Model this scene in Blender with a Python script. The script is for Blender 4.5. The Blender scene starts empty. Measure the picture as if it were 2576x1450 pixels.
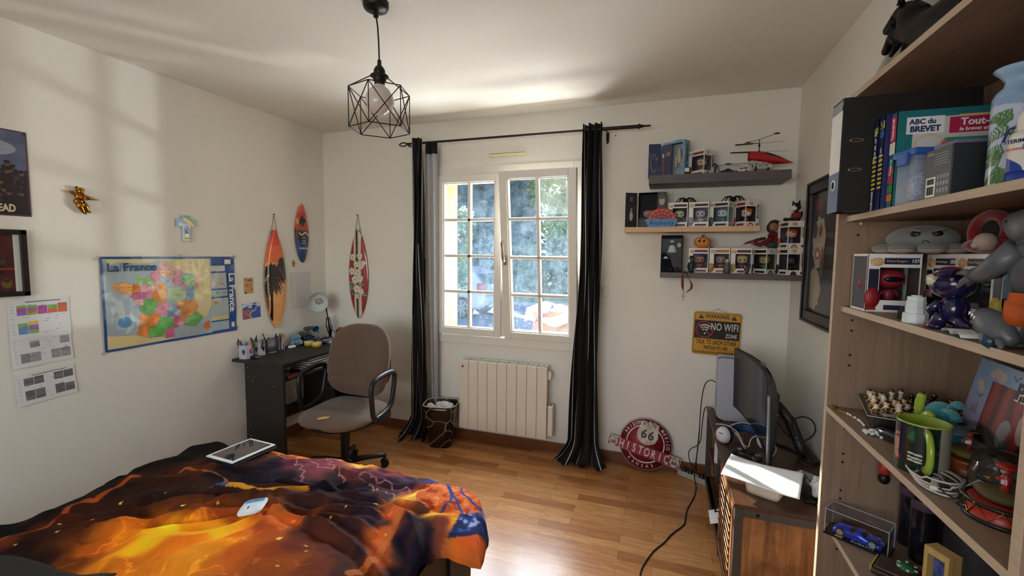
SKY_S, SUN_S, KF, KG, KR, KS, EXPO = .26, 9., 900., 140., 24., 330., .92
import bpy, math, random, mathutils
import numpy as np
from mathutils import Matrix, Vector, Euler
R = math.radians
SC = bpy.context.scene
COL = SC.collection
RND = random.Random(7)

# ---------- materials ----------
def lin(c):
    if isinstance(c, str):
        c = c.lstrip('#'); c = [int(c[i:i + 2], 16) / 255 for i in (0, 2, 4)]
    return tuple(((x / 12.92) if x <= .04045 else ((x + .055) / 1.055) ** 2.4) for x in c[:3]) + (1.0,)
_M = {}
def new_mat(name):
    m = bpy.data.materials.new(name); m.use_nodes = True
    nt = m.node_tree; b = nt.nodes['Principled BSDF']
    return m, nt, b
def nd(nt, typ, **kw):
    n = nt.nodes.new(typ)
    for k, v in kw.items():
        if k.startswith('i_'):
            key = k[2:]; key = int(key) if key.isdigit() else key.replace('_', ' ')
            n.inputs[key].default_value = v
        else: setattr(n, k, v)
    return n
def coord(nt, scale=(1, 1, 1), rot=(0, 0, 0), kind='Object'):
    t = nd(nt, 'ShaderNodeTexCoord'); mp = nd(nt, 'ShaderNodeMapping')
    mp.inputs['Scale'].default_value = scale; mp.inputs['Rotation'].default_value = rot
    nt.links.new(t.outputs[kind], mp.inputs[0]); return mp.outputs[0]
def mix(nt, f, a, b, blend='MIX'):
    n = nd(nt, 'ShaderNodeMix', data_type='RGBA', blend_type=blend)
    for s, v in ((0, f), (6, a), (7, b)):
        if isinstance(v, bpy.types.NodeSocket): nt.links.new(v, n.inputs[s])
        else: n.inputs[s].default_value = v
    return n.outputs[2]
def ramp(nt, fac, stops):
    n = nd(nt, 'ShaderNodeValToRGB'); nt.links.new(fac, n.inputs[0]); e = n.color_ramp.elements
    while len(e) < len(stops): e.new(.5)
    for el, (p, c) in zip(e, stops): el.position = p; el.color = c if len(c) == 4 else tuple(c) + (1,)
    return n.outputs[0]
def bump(nt, b, h, strength=.2, dist=.002):
    n = nd(nt, 'ShaderNodeBump'); n.inputs['Strength'].default_value = strength; n.inputs['Distance'].default_value = dist
    nt.links.new(h, n.inputs['Height']); nt.links.new(n.outputs[0], b.inputs['Normal'])
def M(name, col='#808080', rough=.5, metal=0., var=.06, vs=30., bmp=0., bs=200., coat=0., trans=0., alpha=1., ior=1.45, sheen=0., spec=.5):
    if name in _M: return _M[name]
    m, nt, b = new_mat(name); c = lin(col)
    b.inputs['Roughness'].default_value = rough; b.inputs['Metallic'].default_value = metal
    b.inputs['Coat Weight'].default_value = coat; b.inputs['IOR'].default_value = ior
    b.inputs['Transmission Weight'].default_value = trans; b.inputs['Alpha'].default_value = alpha
    b.inputs['Sheen Weight'].default_value = sheen; b.inputs['Specular IOR Level'].default_value = spec
    co = coord(nt); n = nd(nt, 'ShaderNodeTexNoise', i_Scale=vs, i_Detail=3.); nt.links.new(co, n.inputs['Vector'])
    d = tuple(x * (1 - var) for x in c[:3]) + (1,); l = tuple(min(1, x * (1 + var)) for x in c[:3]) + (1,)
    nt.links.new(ramp(nt, n.outputs[0], [(.3, d), (.7, l)]), b.inputs['Base Color'])
    if bmp:
        n2 = nd(nt, 'ShaderNodeTexNoise', i_Scale=bs, i_Detail=4.); nt.links.new(co, n2.inputs['Vector'])
        bump(nt, b, n2.outputs[0], bmp)
    _M[name] = m; return m
def MV(name='vc', rough=.5, coat=0., bmp=0., bs=150.):
    """surface whose pattern is stored in the mesh colour attribute"""
    if name in _M: return _M[name]
    m, nt, b = new_mat(name); a = nd(nt, 'ShaderNodeAttribute', attribute_name='Col')
    nt.links.new(a.outputs['Color'], b.inputs['Base Color'])
    b.inputs['Roughness'].default_value = rough; b.inputs['Coat Weight'].default_value = coat
    if bmp:
        n2 = nd(nt, 'ShaderNodeTexNoise', i_Scale=bs, i_Detail=4.); nt.links.new(coord(nt), n2.inputs['Vector'])
        bump(nt, b, n2.outputs[0], bmp)
    _M[name] = m; return m
def wood(name, c1, c2, axis=0, scale=6., stretch=12., rough=.5, bmp=.15, knots=0.):
    if name in _M: return _M[name]
    m, nt, b = new_mat(name)
    s = [stretch] * 3; s[axis] = 1.
    co = coord(nt, tuple(s)); n = nd(nt, 'ShaderNodeTexNoise', i_Scale=scale, i_Detail=6., i_Roughness=.65, i_Distortion=.4)
    nt.links.new(co, n.inputs['Vector'])
    col = ramp(nt, n.outputs[0], [(.3, lin(c1)), (.7, lin(c2))])
    if knots:
        n3 = nd(nt, 'ShaderNodeTexNoise', i_Scale=5., i_Detail=5., i_Roughness=.7); nt.links.new(coord(nt), n3.inputs['Vector'])
        col = mix(nt, ramp(nt, n3.outputs[0], [(.42, (0, 0, 0)), (.7, (knots,) * 3)]), col, lin('#2c1a10'))
    nt.links.new(col, b.inputs['Base Color']); b.inputs['Roughness'].default_value = rough
    bump(nt, b, n.outputs[0], bmp, .001); _M[name] = m; return m

def clear(name, tint=(.97, .98, 1., 1), refl=.03, rough=.03, k=.35):
    if name in _M: return _M[name]
    m, nt, b = new_mat(name); o = [n for n in nt.nodes if n.type == 'OUTPUT_MATERIAL'][0]; nt.nodes.remove(b)
    t = nd(nt, 'ShaderNodeBsdfTransparent'); t.inputs[0].default_value = tint; g = nd(nt, 'ShaderNodeBsdfGlossy', i_Roughness=rough); lw = nd(nt, 'ShaderNodeLayerWeight', i_Blend=.25); mu = nd(nt, 'ShaderNodeMath', operation='MULTIPLY_ADD'); mu.inputs[1].default_value = k; mu.inputs[2].default_value = refl
    nt.links.new(lw.outputs['Fresnel'], mu.inputs[0]); x = nd(nt, 'ShaderNodeMixShader'); nt.links.new(mu.outputs[0], x.inputs[0]); nt.links.new(t.outputs[0], x.inputs[1]); nt.links.new(g.outputs[0], x.inputs[2]); nt.links.new(x.outputs[0], o.inputs[0]); _M[name] = m; return m

# ---------- mesh builder ----------
_TX = {}
def text_mesh(s, size, bold=0., ext=0., font_shear=0., space=1.):
    k = (s, size, bold, ext, font_shear, space)
    if k in _TX: return _TX[k]
    cu = bpy.data.curves.new('t', 'FONT'); cu.body = s; cu.size = size; cu.offset = bold * size; cu.extrude = ext
    cu.align_x = 'CENTER'; cu.align_y = 'CENTER'; cu.resolution_u = 3; cu.shear = font_shear; cu.space_character = space
    o = bpy.data.objects.new('t', cu); COL.objects.link(o)
    bpy.context.view_layer.update()
    me = o.evaluated_get(bpy.context.evaluated_depsgraph_get()).to_mesh()
    v = [tuple(x.co) for x in me.vertices]; f = [tuple(p.vertices) for p in me.polygons]
    o.to_mesh_clear(); bpy.data.objects.remove(o); bpy.data.curves.remove(cu)
    _TX[k] = (v, f); return v, f
class MB:
    def __init__(s): s.v = []; s.f = []; s.mi = []; s.sm = []; s.mats = []; s.cur = 0; s.T = Matrix(); s.st = []; s.vc = None
    def m(s, mat):
        if mat not in s.mats: s.mats.append(mat)
        s.cur = s.mats.index(mat); return s
    def push(s, mt): s.st.append(s.T); s.T = s.T @ mt; return s
    def pop(s): s.T = s.st.pop(); return s
    def add(s, vs, fs, smooth=False):
        o = len(s.v); T = s.T
        s.v += [tuple(T @ Vector(p)) for p in vs]; s.f += [tuple(i + o for i in f) for f in fs]
        s.mi += [s.cur] * len(fs); s.sm += [smooth] * len(fs); return s
    def box(s, x0, x1, y0, y1, z0, z1):
        vs = [(x, y, z) for z in (z0, z1) for y in (y0, y1) for x in (x0, x1)]
        return s.add(vs, [(0, 2, 3, 1), (4, 5, 7, 6), (0, 1, 5, 4), (2, 6, 7, 3), (0, 4, 6, 2), (1, 3, 7, 5)])
    def cbox(s, c, d, rot=None):
        s.push(Matrix.Translation(c) @ (Euler([R(a) for a in rot]).to_matrix().to_4x4() if rot else Matrix()))
        s.box(-d[0] / 2, d[0] / 2, -d[1] / 2, d[1] / 2, -d[2] / 2, d[2] / 2); return s.pop()
    def prism(s, poly, z0, z1):
        n = len(poly); a = sum(poly[i][0] * poly[(i + 1) % n][1] - poly[(i + 1) % n][0] * poly[i][1] for i in range(n))
        if a < 0: poly = poly[::-1]
        vs = [(x, y, z0) for x, y in poly] + [(x, y, z1) for x, y in poly]
        return s.add(vs, [tuple(range(n))[::-1], tuple(range(n, 2 * n))] + [(i, (i + 1) % n, n + (i + 1) % n, n + i) for i in range(n)])
    def lathe(s, prof, n=24, c=(0, 0, 0), sx=1., sy=1., caps=True):
        vs = []; fs = []
        for r, z in prof:
            for i in range(n):
                a = 2 * math.pi * i / n; vs.append((c[0] + r * sx * math.cos(a), c[1] + r * sy * math.sin(a), c[2] + z))
        for j in range(len(prof) - 1):
            for i in range(n):
                k = (i + 1) % n; fs.append((j * n + i, j * n + k, (j + 1) * n + k, (j + 1) * n + i))
        s.add(vs, fs, True)
        if caps and prof[0][0] > 1e-6: s.add(vs[:n], [tuple(range(n))[::-1]])
        if caps and prof[-1][0] > 1e-6: s.add(vs[-n:], [tuple(range(n))])
        return s
    def cyl(s, p0, p1, r0, r1=None, n=16):
        r1 = r0 if r1 is None else r1; p0 = Vector(p0); p1 = Vector(p1); d = p1 - p0
        s.push(Matrix.Translation(p0) @ d.to_track_quat('Z', 'Y').to_matrix().to_4x4())
        s.lathe([(r0, 0), (r1, d.length)], n); return s.pop()
    def ell(s, c, r, nu=20, nv=12, e=1.):
        def pw(x): return math.copysign(abs(x) ** e, x)
        vs = [(c[0], c[1], c[2] - r[2])]; fs = []
        for j in range(1, nv):
            t = -math.pi / 2 + math.pi * j / nv
            for i in range(nu):
                a = 2 * math.pi * i / nu
                vs.append((c[0] + r[0] * pw(math.cos(t)) * pw(math.cos(a)), c[1] + r[1] * pw(math.cos(t)) * pw(math.sin(a)), c[2] + r[2] * pw(math.sin(t))))
        vs.append((c[0], c[1], c[2] + r[2])); L = len(vs) - 1
        for i in range(nu):
            k = (i + 1) % nu; fs.append((0, 1 + k, 1 + i)); fs.append((L, L - nu + i, L - nu + k))
            for j in range(nv - 2):
                a = 1 + j * nu; fs.append((a + i, a + k, a + nu + k, a + nu + i))
        return s.add(vs, fs, True)
    def tube(s, pts, r, n=8, closed=False, flat=1.):
        P = [Vector(p) for p in pts]; N = len(P); vs = []; fs = []; up = None
        for i in range(N):
            d = (P[(i + 1) % N] - P[i - 1]) if closed else (P[min(i + 1, N - 1)] - P[max(i - 1, 0)])
            d = d.normalized() if d.length > 1e-9 else Vector((0, 0, 1))
            if up is None:
                up = d.cross(Vector((0, 0, 1)));
                if up.length < .1: up = d.cross(Vector((0, 1, 0)))
            up = (up - d * up.dot(d)); up.normalize(); w = d.cross(up)
            rr = r[i] if isinstance(r, (list, tuple)) else r
            for k in range(n):
                a = 2 * math.pi * k / n; vs.append(tuple(P[i] + up * (rr * math.cos(a)) + w * (rr * flat * math.sin(a))))
        for i in range(N if closed else N - 1):
            j = (i + 1) % N
            for k in range(n):
                l = (k + 1) % n; fs.append((i * n + k, i * n + l, j * n + l, j * n + k))
        if not closed: fs += [tuple(range(n))[::-1], tuple((N - 1) * n + k for k in range(n))]
        return s.add(vs, fs, True)
    def grid(s, nx, ny, fn, smooth=True, wrap=False):
        vs = [fn(i / nx, j / ny) for j in range(ny + 1) for i in range(nx + (0 if wrap else 1))]; w = nx + (0 if wrap else 1)
        fs = [(j * w + i, j * w + (i + 1) % w, (j + 1) * w + (i + 1) % w, (j + 1) * w + i) for j in range(ny) for i in range(nx)]
        return s.add(vs, fs, smooth)
    def text(s, t, size, at, bold=0., ext=0.0003, sx=1., shear=0., space=1.):
        """at = 4x4 matrix (text lies in its XY plane)"""
        v, f = text_mesh(t, size, bold, ext, shear, space)
        s.push(at @ Matrix.Diagonal((sx, 1, 1, 1))); s.add(v, f); return s.pop()
    def build(s, name, mat=None, parent=None, bevel=0., sub=0, label=None, solid=0., loc=None):
        me = bpy.data.meshes.new(name)
        me.from_pydata(s.v, [], s.f)
        ms = s.mats if s.mats else [mat]
        for x in ms: me.materials.append(x)
        me.polygons.foreach_set('material_index', s.mi if s.mats else [0] * len(s.f)); me.polygons.foreach_set('use_smooth', s.sm)
        if s.vc is not None:
            a = me.color_attributes.new('Col', 'FLOAT_COLOR', 'POINT'); a.data.foreach_set('color', np.asarray(s.vc, dtype=np.float32).ravel())
        me.update(); me.validate()
        o = bpy.data.objects.new(name, me); COL.objects.link(o)
        if parent is not None: o.parent = parent
        if loc: o.location = loc
        if solid: md = o.modifiers.new('s', 'SOLIDIFY'); md.thickness = solid; md.offset = 0
        if bevel: md = o.modifiers.new('b', 'BEVEL'); md.width = bevel; md.segments = 2; md.limit_method = 'ANGLE'; md.angle_limit = R(40)
        if sub: md = o.modifiers.new('u', 'SUBSURF'); md.levels = sub; md.render_levels = sub
        if label: o['label'] = label
        return o
def thing(name, label, cat, loc=(0, 0, 0), rotz=0., group=None, rot=None):
    o = bpy.data.objects.new(name, None); COL.objects.link(o); o.empty_display_size = .05
    o.location = loc; o.rotation_euler = [R(a) for a in rot] if rot else (0, 0, R(rotz))
    o['label'] = label; o['category'] = cat
    if group: o['group'] = group
    return o
def tag(o, label, cat, group=None, kind=None):
    o['label'] = label; o['category'] = cat
    if group: o['group'] = group
    if kind: o['kind'] = kind
    return o
def struct(o, label=None, cat=None):
    o['kind'] = 'structure'
    if label: o['label'] = label
    if cat: o['category'] = cat
    return o
def dup(root, loc, rot=None, label=None, group=None):
    def cp(o, par):
        c = o.copy(); COL.objects.link(c)
        if par is not None: c.parent = par
        for ch in list(o.children): cp(ch, c)
        return c
    r = cp(root, None); r.location = loc
    if rot is not None: r.rotation_euler = [R(a) for a in rot]
    if label: r['label'] = label
    if group: r['group'] = group
    return r
# matrix putting a local XY drawing on a plane: 'x+' drawing on left wall seen from +x etc.
def frame(o, right, up):
    r = Vector(right).normalized(); u = Vector(up).normalized(); n = r.cross(u)
    m = Matrix((r, u, n)).transposed().to_4x4(); m.translation = o; return m
FR = lambda x, y, z: frame((x, y, z), (1, 0, 0), (0, 0, 1))      # faces -y (towards the room)
FL = lambda x, y, z: frame((x, y, z), (0, 1, 0), (0, 0, 1))      # on the left wall, faces +x
FX = lambda x, y, z: frame((x, y, z), (0, -1, 0), (0, 0, 1))     # faces -x
FZ = lambda x, y, z: frame((x, y, z), (1, 0, 0), (0, 1, 0))
# ---------- drawn surfaces: colours rasterised onto a fine mesh ----------
class Art:
    def __init__(s, w, h, nx, ny, bg):
        s.w, s.h, s.nx, s.ny = w, h, nx, ny
        s.X, s.Y = np.meshgrid(np.linspace(0, w, nx), np.linspace(0, h, ny)); s.c = np.zeros((ny, nx, 3)); s.c[:] = lin(bg)[:3]
    def put(s, mask, col, a=1.):
        if isinstance(col, str): col = np.array(lin(col)[:3])
        s.c[mask] = s.c[mask] * (1 - a) + (col if getattr(col, 'ndim', 1) == 1 else col[mask]) * a
    def rect(s, x0, y0, x1, y1, col, a=1.): s.put((s.X >= x0) & (s.X <= x1) & (s.Y >= y0) & (s.Y <= y1), col, a)
    def inpoly(s, P):
        X, Y = s.X, s.Y; m = np.zeros(X.shape, bool); n = len(P)
        for i in range(n):
            x0, y0 = P[i]; x1, y1 = P[(i + 1) % n]
            if y0 == y1: continue
            c = ((y0 > Y) != (y1 > Y)) & (X < (x1 - x0) * (Y - y0) / (y1 - y0) + x0); m ^= c
        return m
    def poly(s, P, col, a=1.): s.put(s.inpoly(P), col, a)
    def ell(s, cx, cy, rx, ry, col, a=1.): s.put(((s.X - cx) / rx) ** 2 + ((s.Y - cy) / ry) ** 2 <= 1, col, a)
    def seg(s, x0, y0, x1, y1, wd, col, a=1.):
        dx, dy = x1 - x0, y1 - y0; L = dx * dx + dy * dy + 1e-12; t = np.clip(((s.X - x0) * dx + (s.Y - y0) * dy) / L, 0, 1)
        s.put((s.X - x0 - t * dx) ** 2 + (s.Y - y0 - t * dy) ** 2 <= wd * wd / 4, col, a)
    def line(s, P, wd, col, a=1.):
        for p, q in zip(P, P[1:]): s.seg(*p, *q, wd, col, a)
    def mesh(s, name, T, parent, mat, fn=None, keep=None, thick=0., label=None):
        """T maps drawing (x right, y up, z out) to parent space; fn(x,y)->z offset"""
        Z = np.zeros_like(s.X) if fn is None else fn(s.X, s.Y)
        V = np.stack([s.X, s.Y, Z, np.ones_like(s.X)], -1).reshape(-1, 4) @ np.array(T).T
        i = np.arange(s.nx * s.ny).reshape(s.ny, s.nx)
        F = np.stack([i[:-1, :-1], i[:-1, 1:], i[1:, 1:], i[1:, :-1]], -1).reshape(-1, 4)
        if keep is not None: F = F[(keep[:-1, :-1] & keep[1:, 1:]).ravel()]
        me = bpy.data.meshes.new(name); me.vertices.add(len(V)); me.vertices.foreach_set('co', V[:, :3].astype(np.float32).ravel())
        me.loops.add(F.size); me.loops.foreach_set('vertex_index', F.astype(np.int32).ravel())
        me.polygons.add(len(F)); me.polygons.foreach_set('loop_start', np.arange(0, F.size, 4, dtype=np.int32)); me.polygons.foreach_set('loop_total', np.full(len(F), 4, np.int32))
        me.update(calc_edges=True); me.polygons.foreach_set('use_smooth', np.ones(len(F), bool))
        a = me.color_attributes.new('Col', 'FLOAT_COLOR', 'POINT')
        a.data.foreach_set('color', np.concatenate([s.c.reshape(-1, 3), np.ones((s.nx * s.ny, 1))], 1).astype(np.float32).ravel())
        me.materials.append(mat)
        o = bpy.data.objects.new(name, me); COL.objects.link(o)
        if parent is not None: o.parent = parent
        if thick: md = o.modifiers.new('s', 'SOLIDIFY'); md.thickness = thick; md.offset = -1
        if label: o['label'] = label
        return o
def noise2(X, Y, s, seed=0, octv=4):
    """smooth value noise in numpy"""
    out = np.zeros_like(X, dtype=float); amp = 1.; tot = 0.
    for o in range(octv):
        rng = np.random.RandomState(seed * 31 + o); g = rng.rand(64, 64)
        x = X * s * 2 ** o + 11.3 * o; y = Y * s * 2 ** o + 7.7 * o; xi = np.floor(x).astype(int); yi = np.floor(y).astype(int)
        fx = x - xi; fy = y - yi; fx = fx * fx * (3 - 2 * fx); fy = fy * fy * (3 - 2 * fy)
        a = g[yi % 64, xi % 64]; b = g[yi % 64, (xi + 1) % 64]; c = g[(yi + 1) % 64, xi % 64]; d = g[(yi + 1) % 64, (xi + 1) % 64]
        out += amp * ((a * (1 - fx) + b * fx) * (1 - fy) + (c * (1 - fx) + d * fx) * fy); tot += amp; amp *= .5
    return out / tot
# ================= ROOM =================
XL, XR, YB, YF, ZC = -2.807, .756, 3.159, -1.45, 2.5
def wall_mat():
    m, nt, b = new_mat('painted_plaster'); co = coord(nt)
    n = nd(nt, 'ShaderNodeTexNoise', i_Scale=140., i_Detail=3.); nt.links.new(co, n.inputs['Vector'])
    n2 = nd(nt, 'ShaderNodeTexNoise', i_Scale=1.3, i_Detail=2.); nt.links.new(co, n2.inputs['Vector'])
    nt.links.new(ramp(nt, n2.outputs[0], [(.3, lin('#e2dfd6')), (.7, lin('#e8e5dd'))]), b.inputs['Base Color'])
    b.inputs['Roughness'].default_value = .85; bump(nt, b, n.outputs[0], .35, .002); return m
WALL = wall_mat()
CEIL = M('ceiling_paint', '#e3e0d8', .9, var=.01, vs=3, bmp=.15, bs=90)
def floor_mat():
    m, nt, b = new_mat('laminate_planks'); co = coord(nt)
    br = nd(nt, 'ShaderNodeTexBrick', offset=.37, offset_frequency=2, squash=1.)
    for k, v in (('Scale', 1.), ('Mortar Size', .0008), ('Mortar Smooth', .1), ('Brick Width', .44), ('Row Height', .066), ('Bias', 0.)): br.inputs[k].default_value = v
    br.inputs['Color1'].default_value = (0, 0, 0, 1); br.inputs['Color2'].default_value = (1, 1, 1, 1); br.inputs['Mortar'].default_value = (.1, .1, .1, 1)
    nt.links.new(co, br.inputs['Vector'])
    g = nd(nt, 'ShaderNodeTexNoise', i_Scale=5., i_Detail=6., i_Roughness=.6, i_Distortion=1.2); nt.links.new(coord(nt, (1.2, 9, 1)), g.inputs['Vector'])
    base = ramp(nt, br.outputs[0], [(0., lin('#a0673a')), (.4, lin('#bd8450')), (1., lin('#cc9660'))])
    grain = ramp(nt, g.outputs[0], [(.3, (.66, .58, .50)), (.62, (1.0, 1.0, 1.0))])
    c = mix(nt, 1., base, grain, 'MULTIPLY')
    mo = mix(nt, br.outputs[1], c, lin('#6b4322'))
    nt.links.new(mo, b.inputs['Base Color']); b.inputs['Roughness'].default_value = .28
    b.inputs['Specular IOR Level'].default_value = .45; bump(nt, b, g.outputs[0], .05, .001); return m
FLOORM = floor_mat()
T_ = .30
b = MB(); b.box(XL - .3, XR + .3, YF - .3, YB + T_, -.12, 0); struct(b.build('floor', FLOORM), 'floor of light brown laminate planks', 'floor')
b = MB(); b.box(XL - .3, XR + .3, YF - .3, YB + T_, ZC, ZC + .15); struct(b.build('ceiling', CEIL), 'plain off-white ceiling', 'ceiling')
b = MB(); b.box(XL - .3, XL, YF - .3, YB + T_, 0, ZC); struct(b.build('wall_left', WALL), 'long white left wall with the map and posters', 'wall')
b = MB(); b.box(XR, XR + .3, YF - .3, YB + T_, 0, ZC); struct(b.build('wall_right', WALL), 'white right wall behind the shelf unit', 'wall')
WX0, WX1, WZ0, WZ1 = -1.672, -.60, .835, 2.085
def holed(x0, x1, z0, z1, hx0, hx1, hz0, hz1, y0, y1, mi, mo):
    """wall slab with an opening, inner face material mi, everything else mo"""
    b = MB(); b.m(mi)
    for (a, c, d, e) in ((x0, hx0, z0, z1), (hx1, x1, z0, z1), (hx0, hx1, z0, hz0), (hx0, hx1, hz1, z1)): b.box(a, c, y0, y1, d, e)
    b.m(mo)
    e_ = .004
    for (a, c, d, e) in ((x0, hx0 + e_, z0, z1), (hx1 - e_, x1, z0, z1), (hx0, hx1, z0, hz0 + e_), (hx0, hx1, hz1 - e_, z1)):
        if y1 > y0: b.box(a, c, (y1 if mo is OUT else y1) - .0, y1 + .01, d, e)
    return b
OUT = M('yellow_render', '#c8a454', .9, var=.05, vs=60, bmp=.3)
b = holed(XL - .3, XR + .3, 0, ZC, WX0, WX1, WZ0, WZ1, YB, YB + T_ - .01, WALL, OUT)
b.m(OUT)                                                            # rendered window reveal
e_ = .004
b.box(WX0 - .002, WX0 + e_, YB + .07, YB + T_, WZ0, WZ1); b.box(WX1 - e_, WX1 + .002, YB + .07, YB + T_, WZ0, WZ1); b.box(WX0, WX1, YB + .07, YB + T_, WZ1 - e_, WZ1 + .002)
struct(b.build('wall_back'), 'white window wall with the three small shelves', 'wall')
# wall behind the camera, with an added window opening for the rear fill lamp
b = holed(XL - .3, XR + .3, 0, ZC, -2.2, .1, .9, 2.15, YF - .3, YF, WALL, WALL)
struct(b.build('wall_front'), 'white wall behind the viewer', 'wall')
PVC = M('white_pvc', '#dedbd3', .35, var=.01)
b = MB(); b.m(PVC)  # frame of the made-up rear window, added to admit fill light
for (x0, x1, z0, z1) in ((-2.2, -2.14, .9, 2.15), (.04, .1, .9, 2.15), (-2.2, .1, .9, .96), (-2.2, .1, 2.09, 2.15), (-1.08, -1.02, .9, 2.15)): b.box(x0, x1, YF - .1, YF - .04, z0, z1)
struct(b.build('added_window', None, None), 'added unseen window frame behind the viewer', 'window')
BASEM = wood('baseboard_wood', '#6b3f22', '#7e4d2b', 0, 5, 10, .4, .05)
for nm, bx in (('baseboard_back', (XL, XR, YB - .013, YB, 0, .077)), ('baseboard_left', (XL, XL + .013, YF, YB, 0, .077)), ('baseboard_right', (XR - .013, XR, YF, YB, 0, .077))):
    b = MB(); b.box(*bx); struct(b.build(nm, BASEM, None, .002), 'brown wooden baseboard', 'baseboard')

# ---------- window ----------
GLASS, nt, bs_ = new_mat('dusty_glass')
out_ = [n for n in nt.nodes if n.type == 'OUTPUT_MATERIAL'][0]
tr = nd(nt, 'ShaderNodeBsdfTransparent'); tr.inputs[0].default_value = (.96, .98, 1, 1)
gl = nd(nt, 'ShaderNodeBsdfGlossy', i_Roughness=.03); df = nd(nt, 'ShaderNodeBsdfTranslucent'); df.inputs[0].default_value = (.55, .78, 1, 1)
df2 = nd(nt, 'ShaderNodeBsdfDiffuse'); df2.inputs[0].default_value = (.8, .88, 1, 1)
co = coord(nt); n1 = nd(nt, 'ShaderNodeTexNoise', i_Scale=9., i_Detail=5., i_Roughness=.7); nt.links.new(co, n1.inputs['Vector'])
n2 = nd(nt, 'ShaderNodeTexVoronoi', i_Scale=130.); nt.links.new(co, n2.inputs['Vector'])
f1 = ramp(nt, n1.outputs[0], [(.35, (.012,) * 3), (.7, (.055,) * 3)]); f2 = ramp(nt, n2.outputs['Distance'], [(.10, (.5,) * 3), (.22, (0,) * 3)])
n4 = nd(nt, 'ShaderNodeTexNoise', i_Scale=26., i_Detail=2.); nt.links.new(co, n4.inputs['Vector'])
f2 = mix(nt, 1., f2, ramp(nt, n4.outputs[0], [(.45, (0, 0, 0)), (.6, (1, 1, 1))]), 'MULTIPLY')
fa = mix(nt, 1., f1, f2, 'ADD')
m0 = nd(nt, 'ShaderNodeMixShader'); m0.inputs[0].default_value = .5; nt.links.new(df.outputs[0], m0.inputs[1]); nt.links.new(df2.outputs[0], m0.inputs[2])
m1 = nd(nt, 'ShaderNodeMixShader'); nt.links.new(fa, m1.inputs[0]); nt.links.new(tr.outputs[0], m1.inputs[1]); nt.links.new(m0.outputs[0], m1.inputs[2])
m2 = nd(nt, 'ShaderNodeMixShader'); m2.inputs[0].default_value = .03; nt.links.new(m1.outputs[0], m2.inputs[1]); nt.links.new(gl.outputs[0], m2.inputs[2])
nt.links.new(m2.outputs[0], out_.inputs[0]); nt.nodes.remove(bs_)
BRASS = M('brass_hinge', '#b8904a', .35, .9, var=.03)
W = bpy.data.objects.new('window_1', None); COL.objects.link(W); W.location = (-1.14, YB, .8)
struct(W, 'white double window, its right sash tilted inward at the top', 'window')
W.location = (0, 0, 0)
def ringbox(b, x0, x1, z0, z1, w, y0, y1, wb=None):
    wb = w if wb is None else wb
    b.box(x0, x0 + w, y0, y1, z0, z1); b.box(x1 - w, x1, y0, y1, z0, z1); b.box(x0 + w, x1 - w, y0, y1, z0, z0 + wb); b.box(x0 + w, x1 - w, y0, y1, z1 - w, z1)
b = MB(); ringbox(b, -1.730, -.556, .778, 2.140, .06, YB - .022, YB + .07); b.build('window_frame', PVC, W, .003)
def sash(x0, x1, z0, z1, tilt, left):
    h = z1 - z0; s = bpy.data.objects.new('sash', None); COL.objects.link(s); s.parent = W
    s.location = ((x0 + x1) / 2, YB + .02, z0); s.rotation_euler = (R(tilt), 0, 0); w = (x1 - x0) / 2
    b = MB(); ringbox(b, -w, w, 0, h, .054, -.055, .0)
    ringbox(b, -w + .048, w - .048, .048, h - .048, .016, -.045, .0)
    for t in (.0,): b.box(-.012, .012, -.04, .0, .06, h - .06)
    for k in (1, 2, 3): b.box(-w + .06, w - .06, -.04, .0, .06 + (h - .12) * k / 4 - .011, .06 + (h - .12) * k / 4 + .011)
    f = b.build('sash_frame', PVC, None, .003); f.parent = s
    b = MB(); b.box(-w + .05, w - .05, -.022, -.018, .05, h - .05); g = b.build('pane', GLASS, None); g.parent = s
    return s
sash(-1.693, -1.150, .845, 2.078, 0, True)
s2 = sash(-1.118, -.566, .847, 2.078, 7.4, False)
hb = MB(); hb.cbox((-.246, -.062, .60), (.026, .012, .07)); hb.cyl((-.246, -.065, .60), (-.246, -.10, .60), .011, .011, 12)
hb.tube([(-.246, -.097, .595), (-.247, -.104, .63), (-.25, -.103, .68), (-.254, -.097, .73), (-.258, -.09, .745)], [.012, .012, .011, .010, .008], 10)
h_ = hb.build('window_handle', M('handle_grey', '#8f8b80', .3, .6), None, label='metal window handle'); h_.parent = s2
b = MB(); b.box(-1.158, -1.116, YB - .02, YB + .03, .85, 2.075); b.build('mullion', PVC, W, .003)
for z in (1.97, .87):
    b = MB(); b.cyl((-1.702, YB - .03, z), (-1.702, YB - .03, z + .09), .0075, .0075, 12); b.build('hinge', BRASS, W)
# board under the window
b = MB(); b.box(-1.69, -.60, YB + .07, YB + T_ + .03, WZ0 - .03, WZ0 + .005); struct(b.build('trim_1', M('stone_sill', '#cfc8b8', .8)), 'outer window sill', 'sill')
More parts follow.
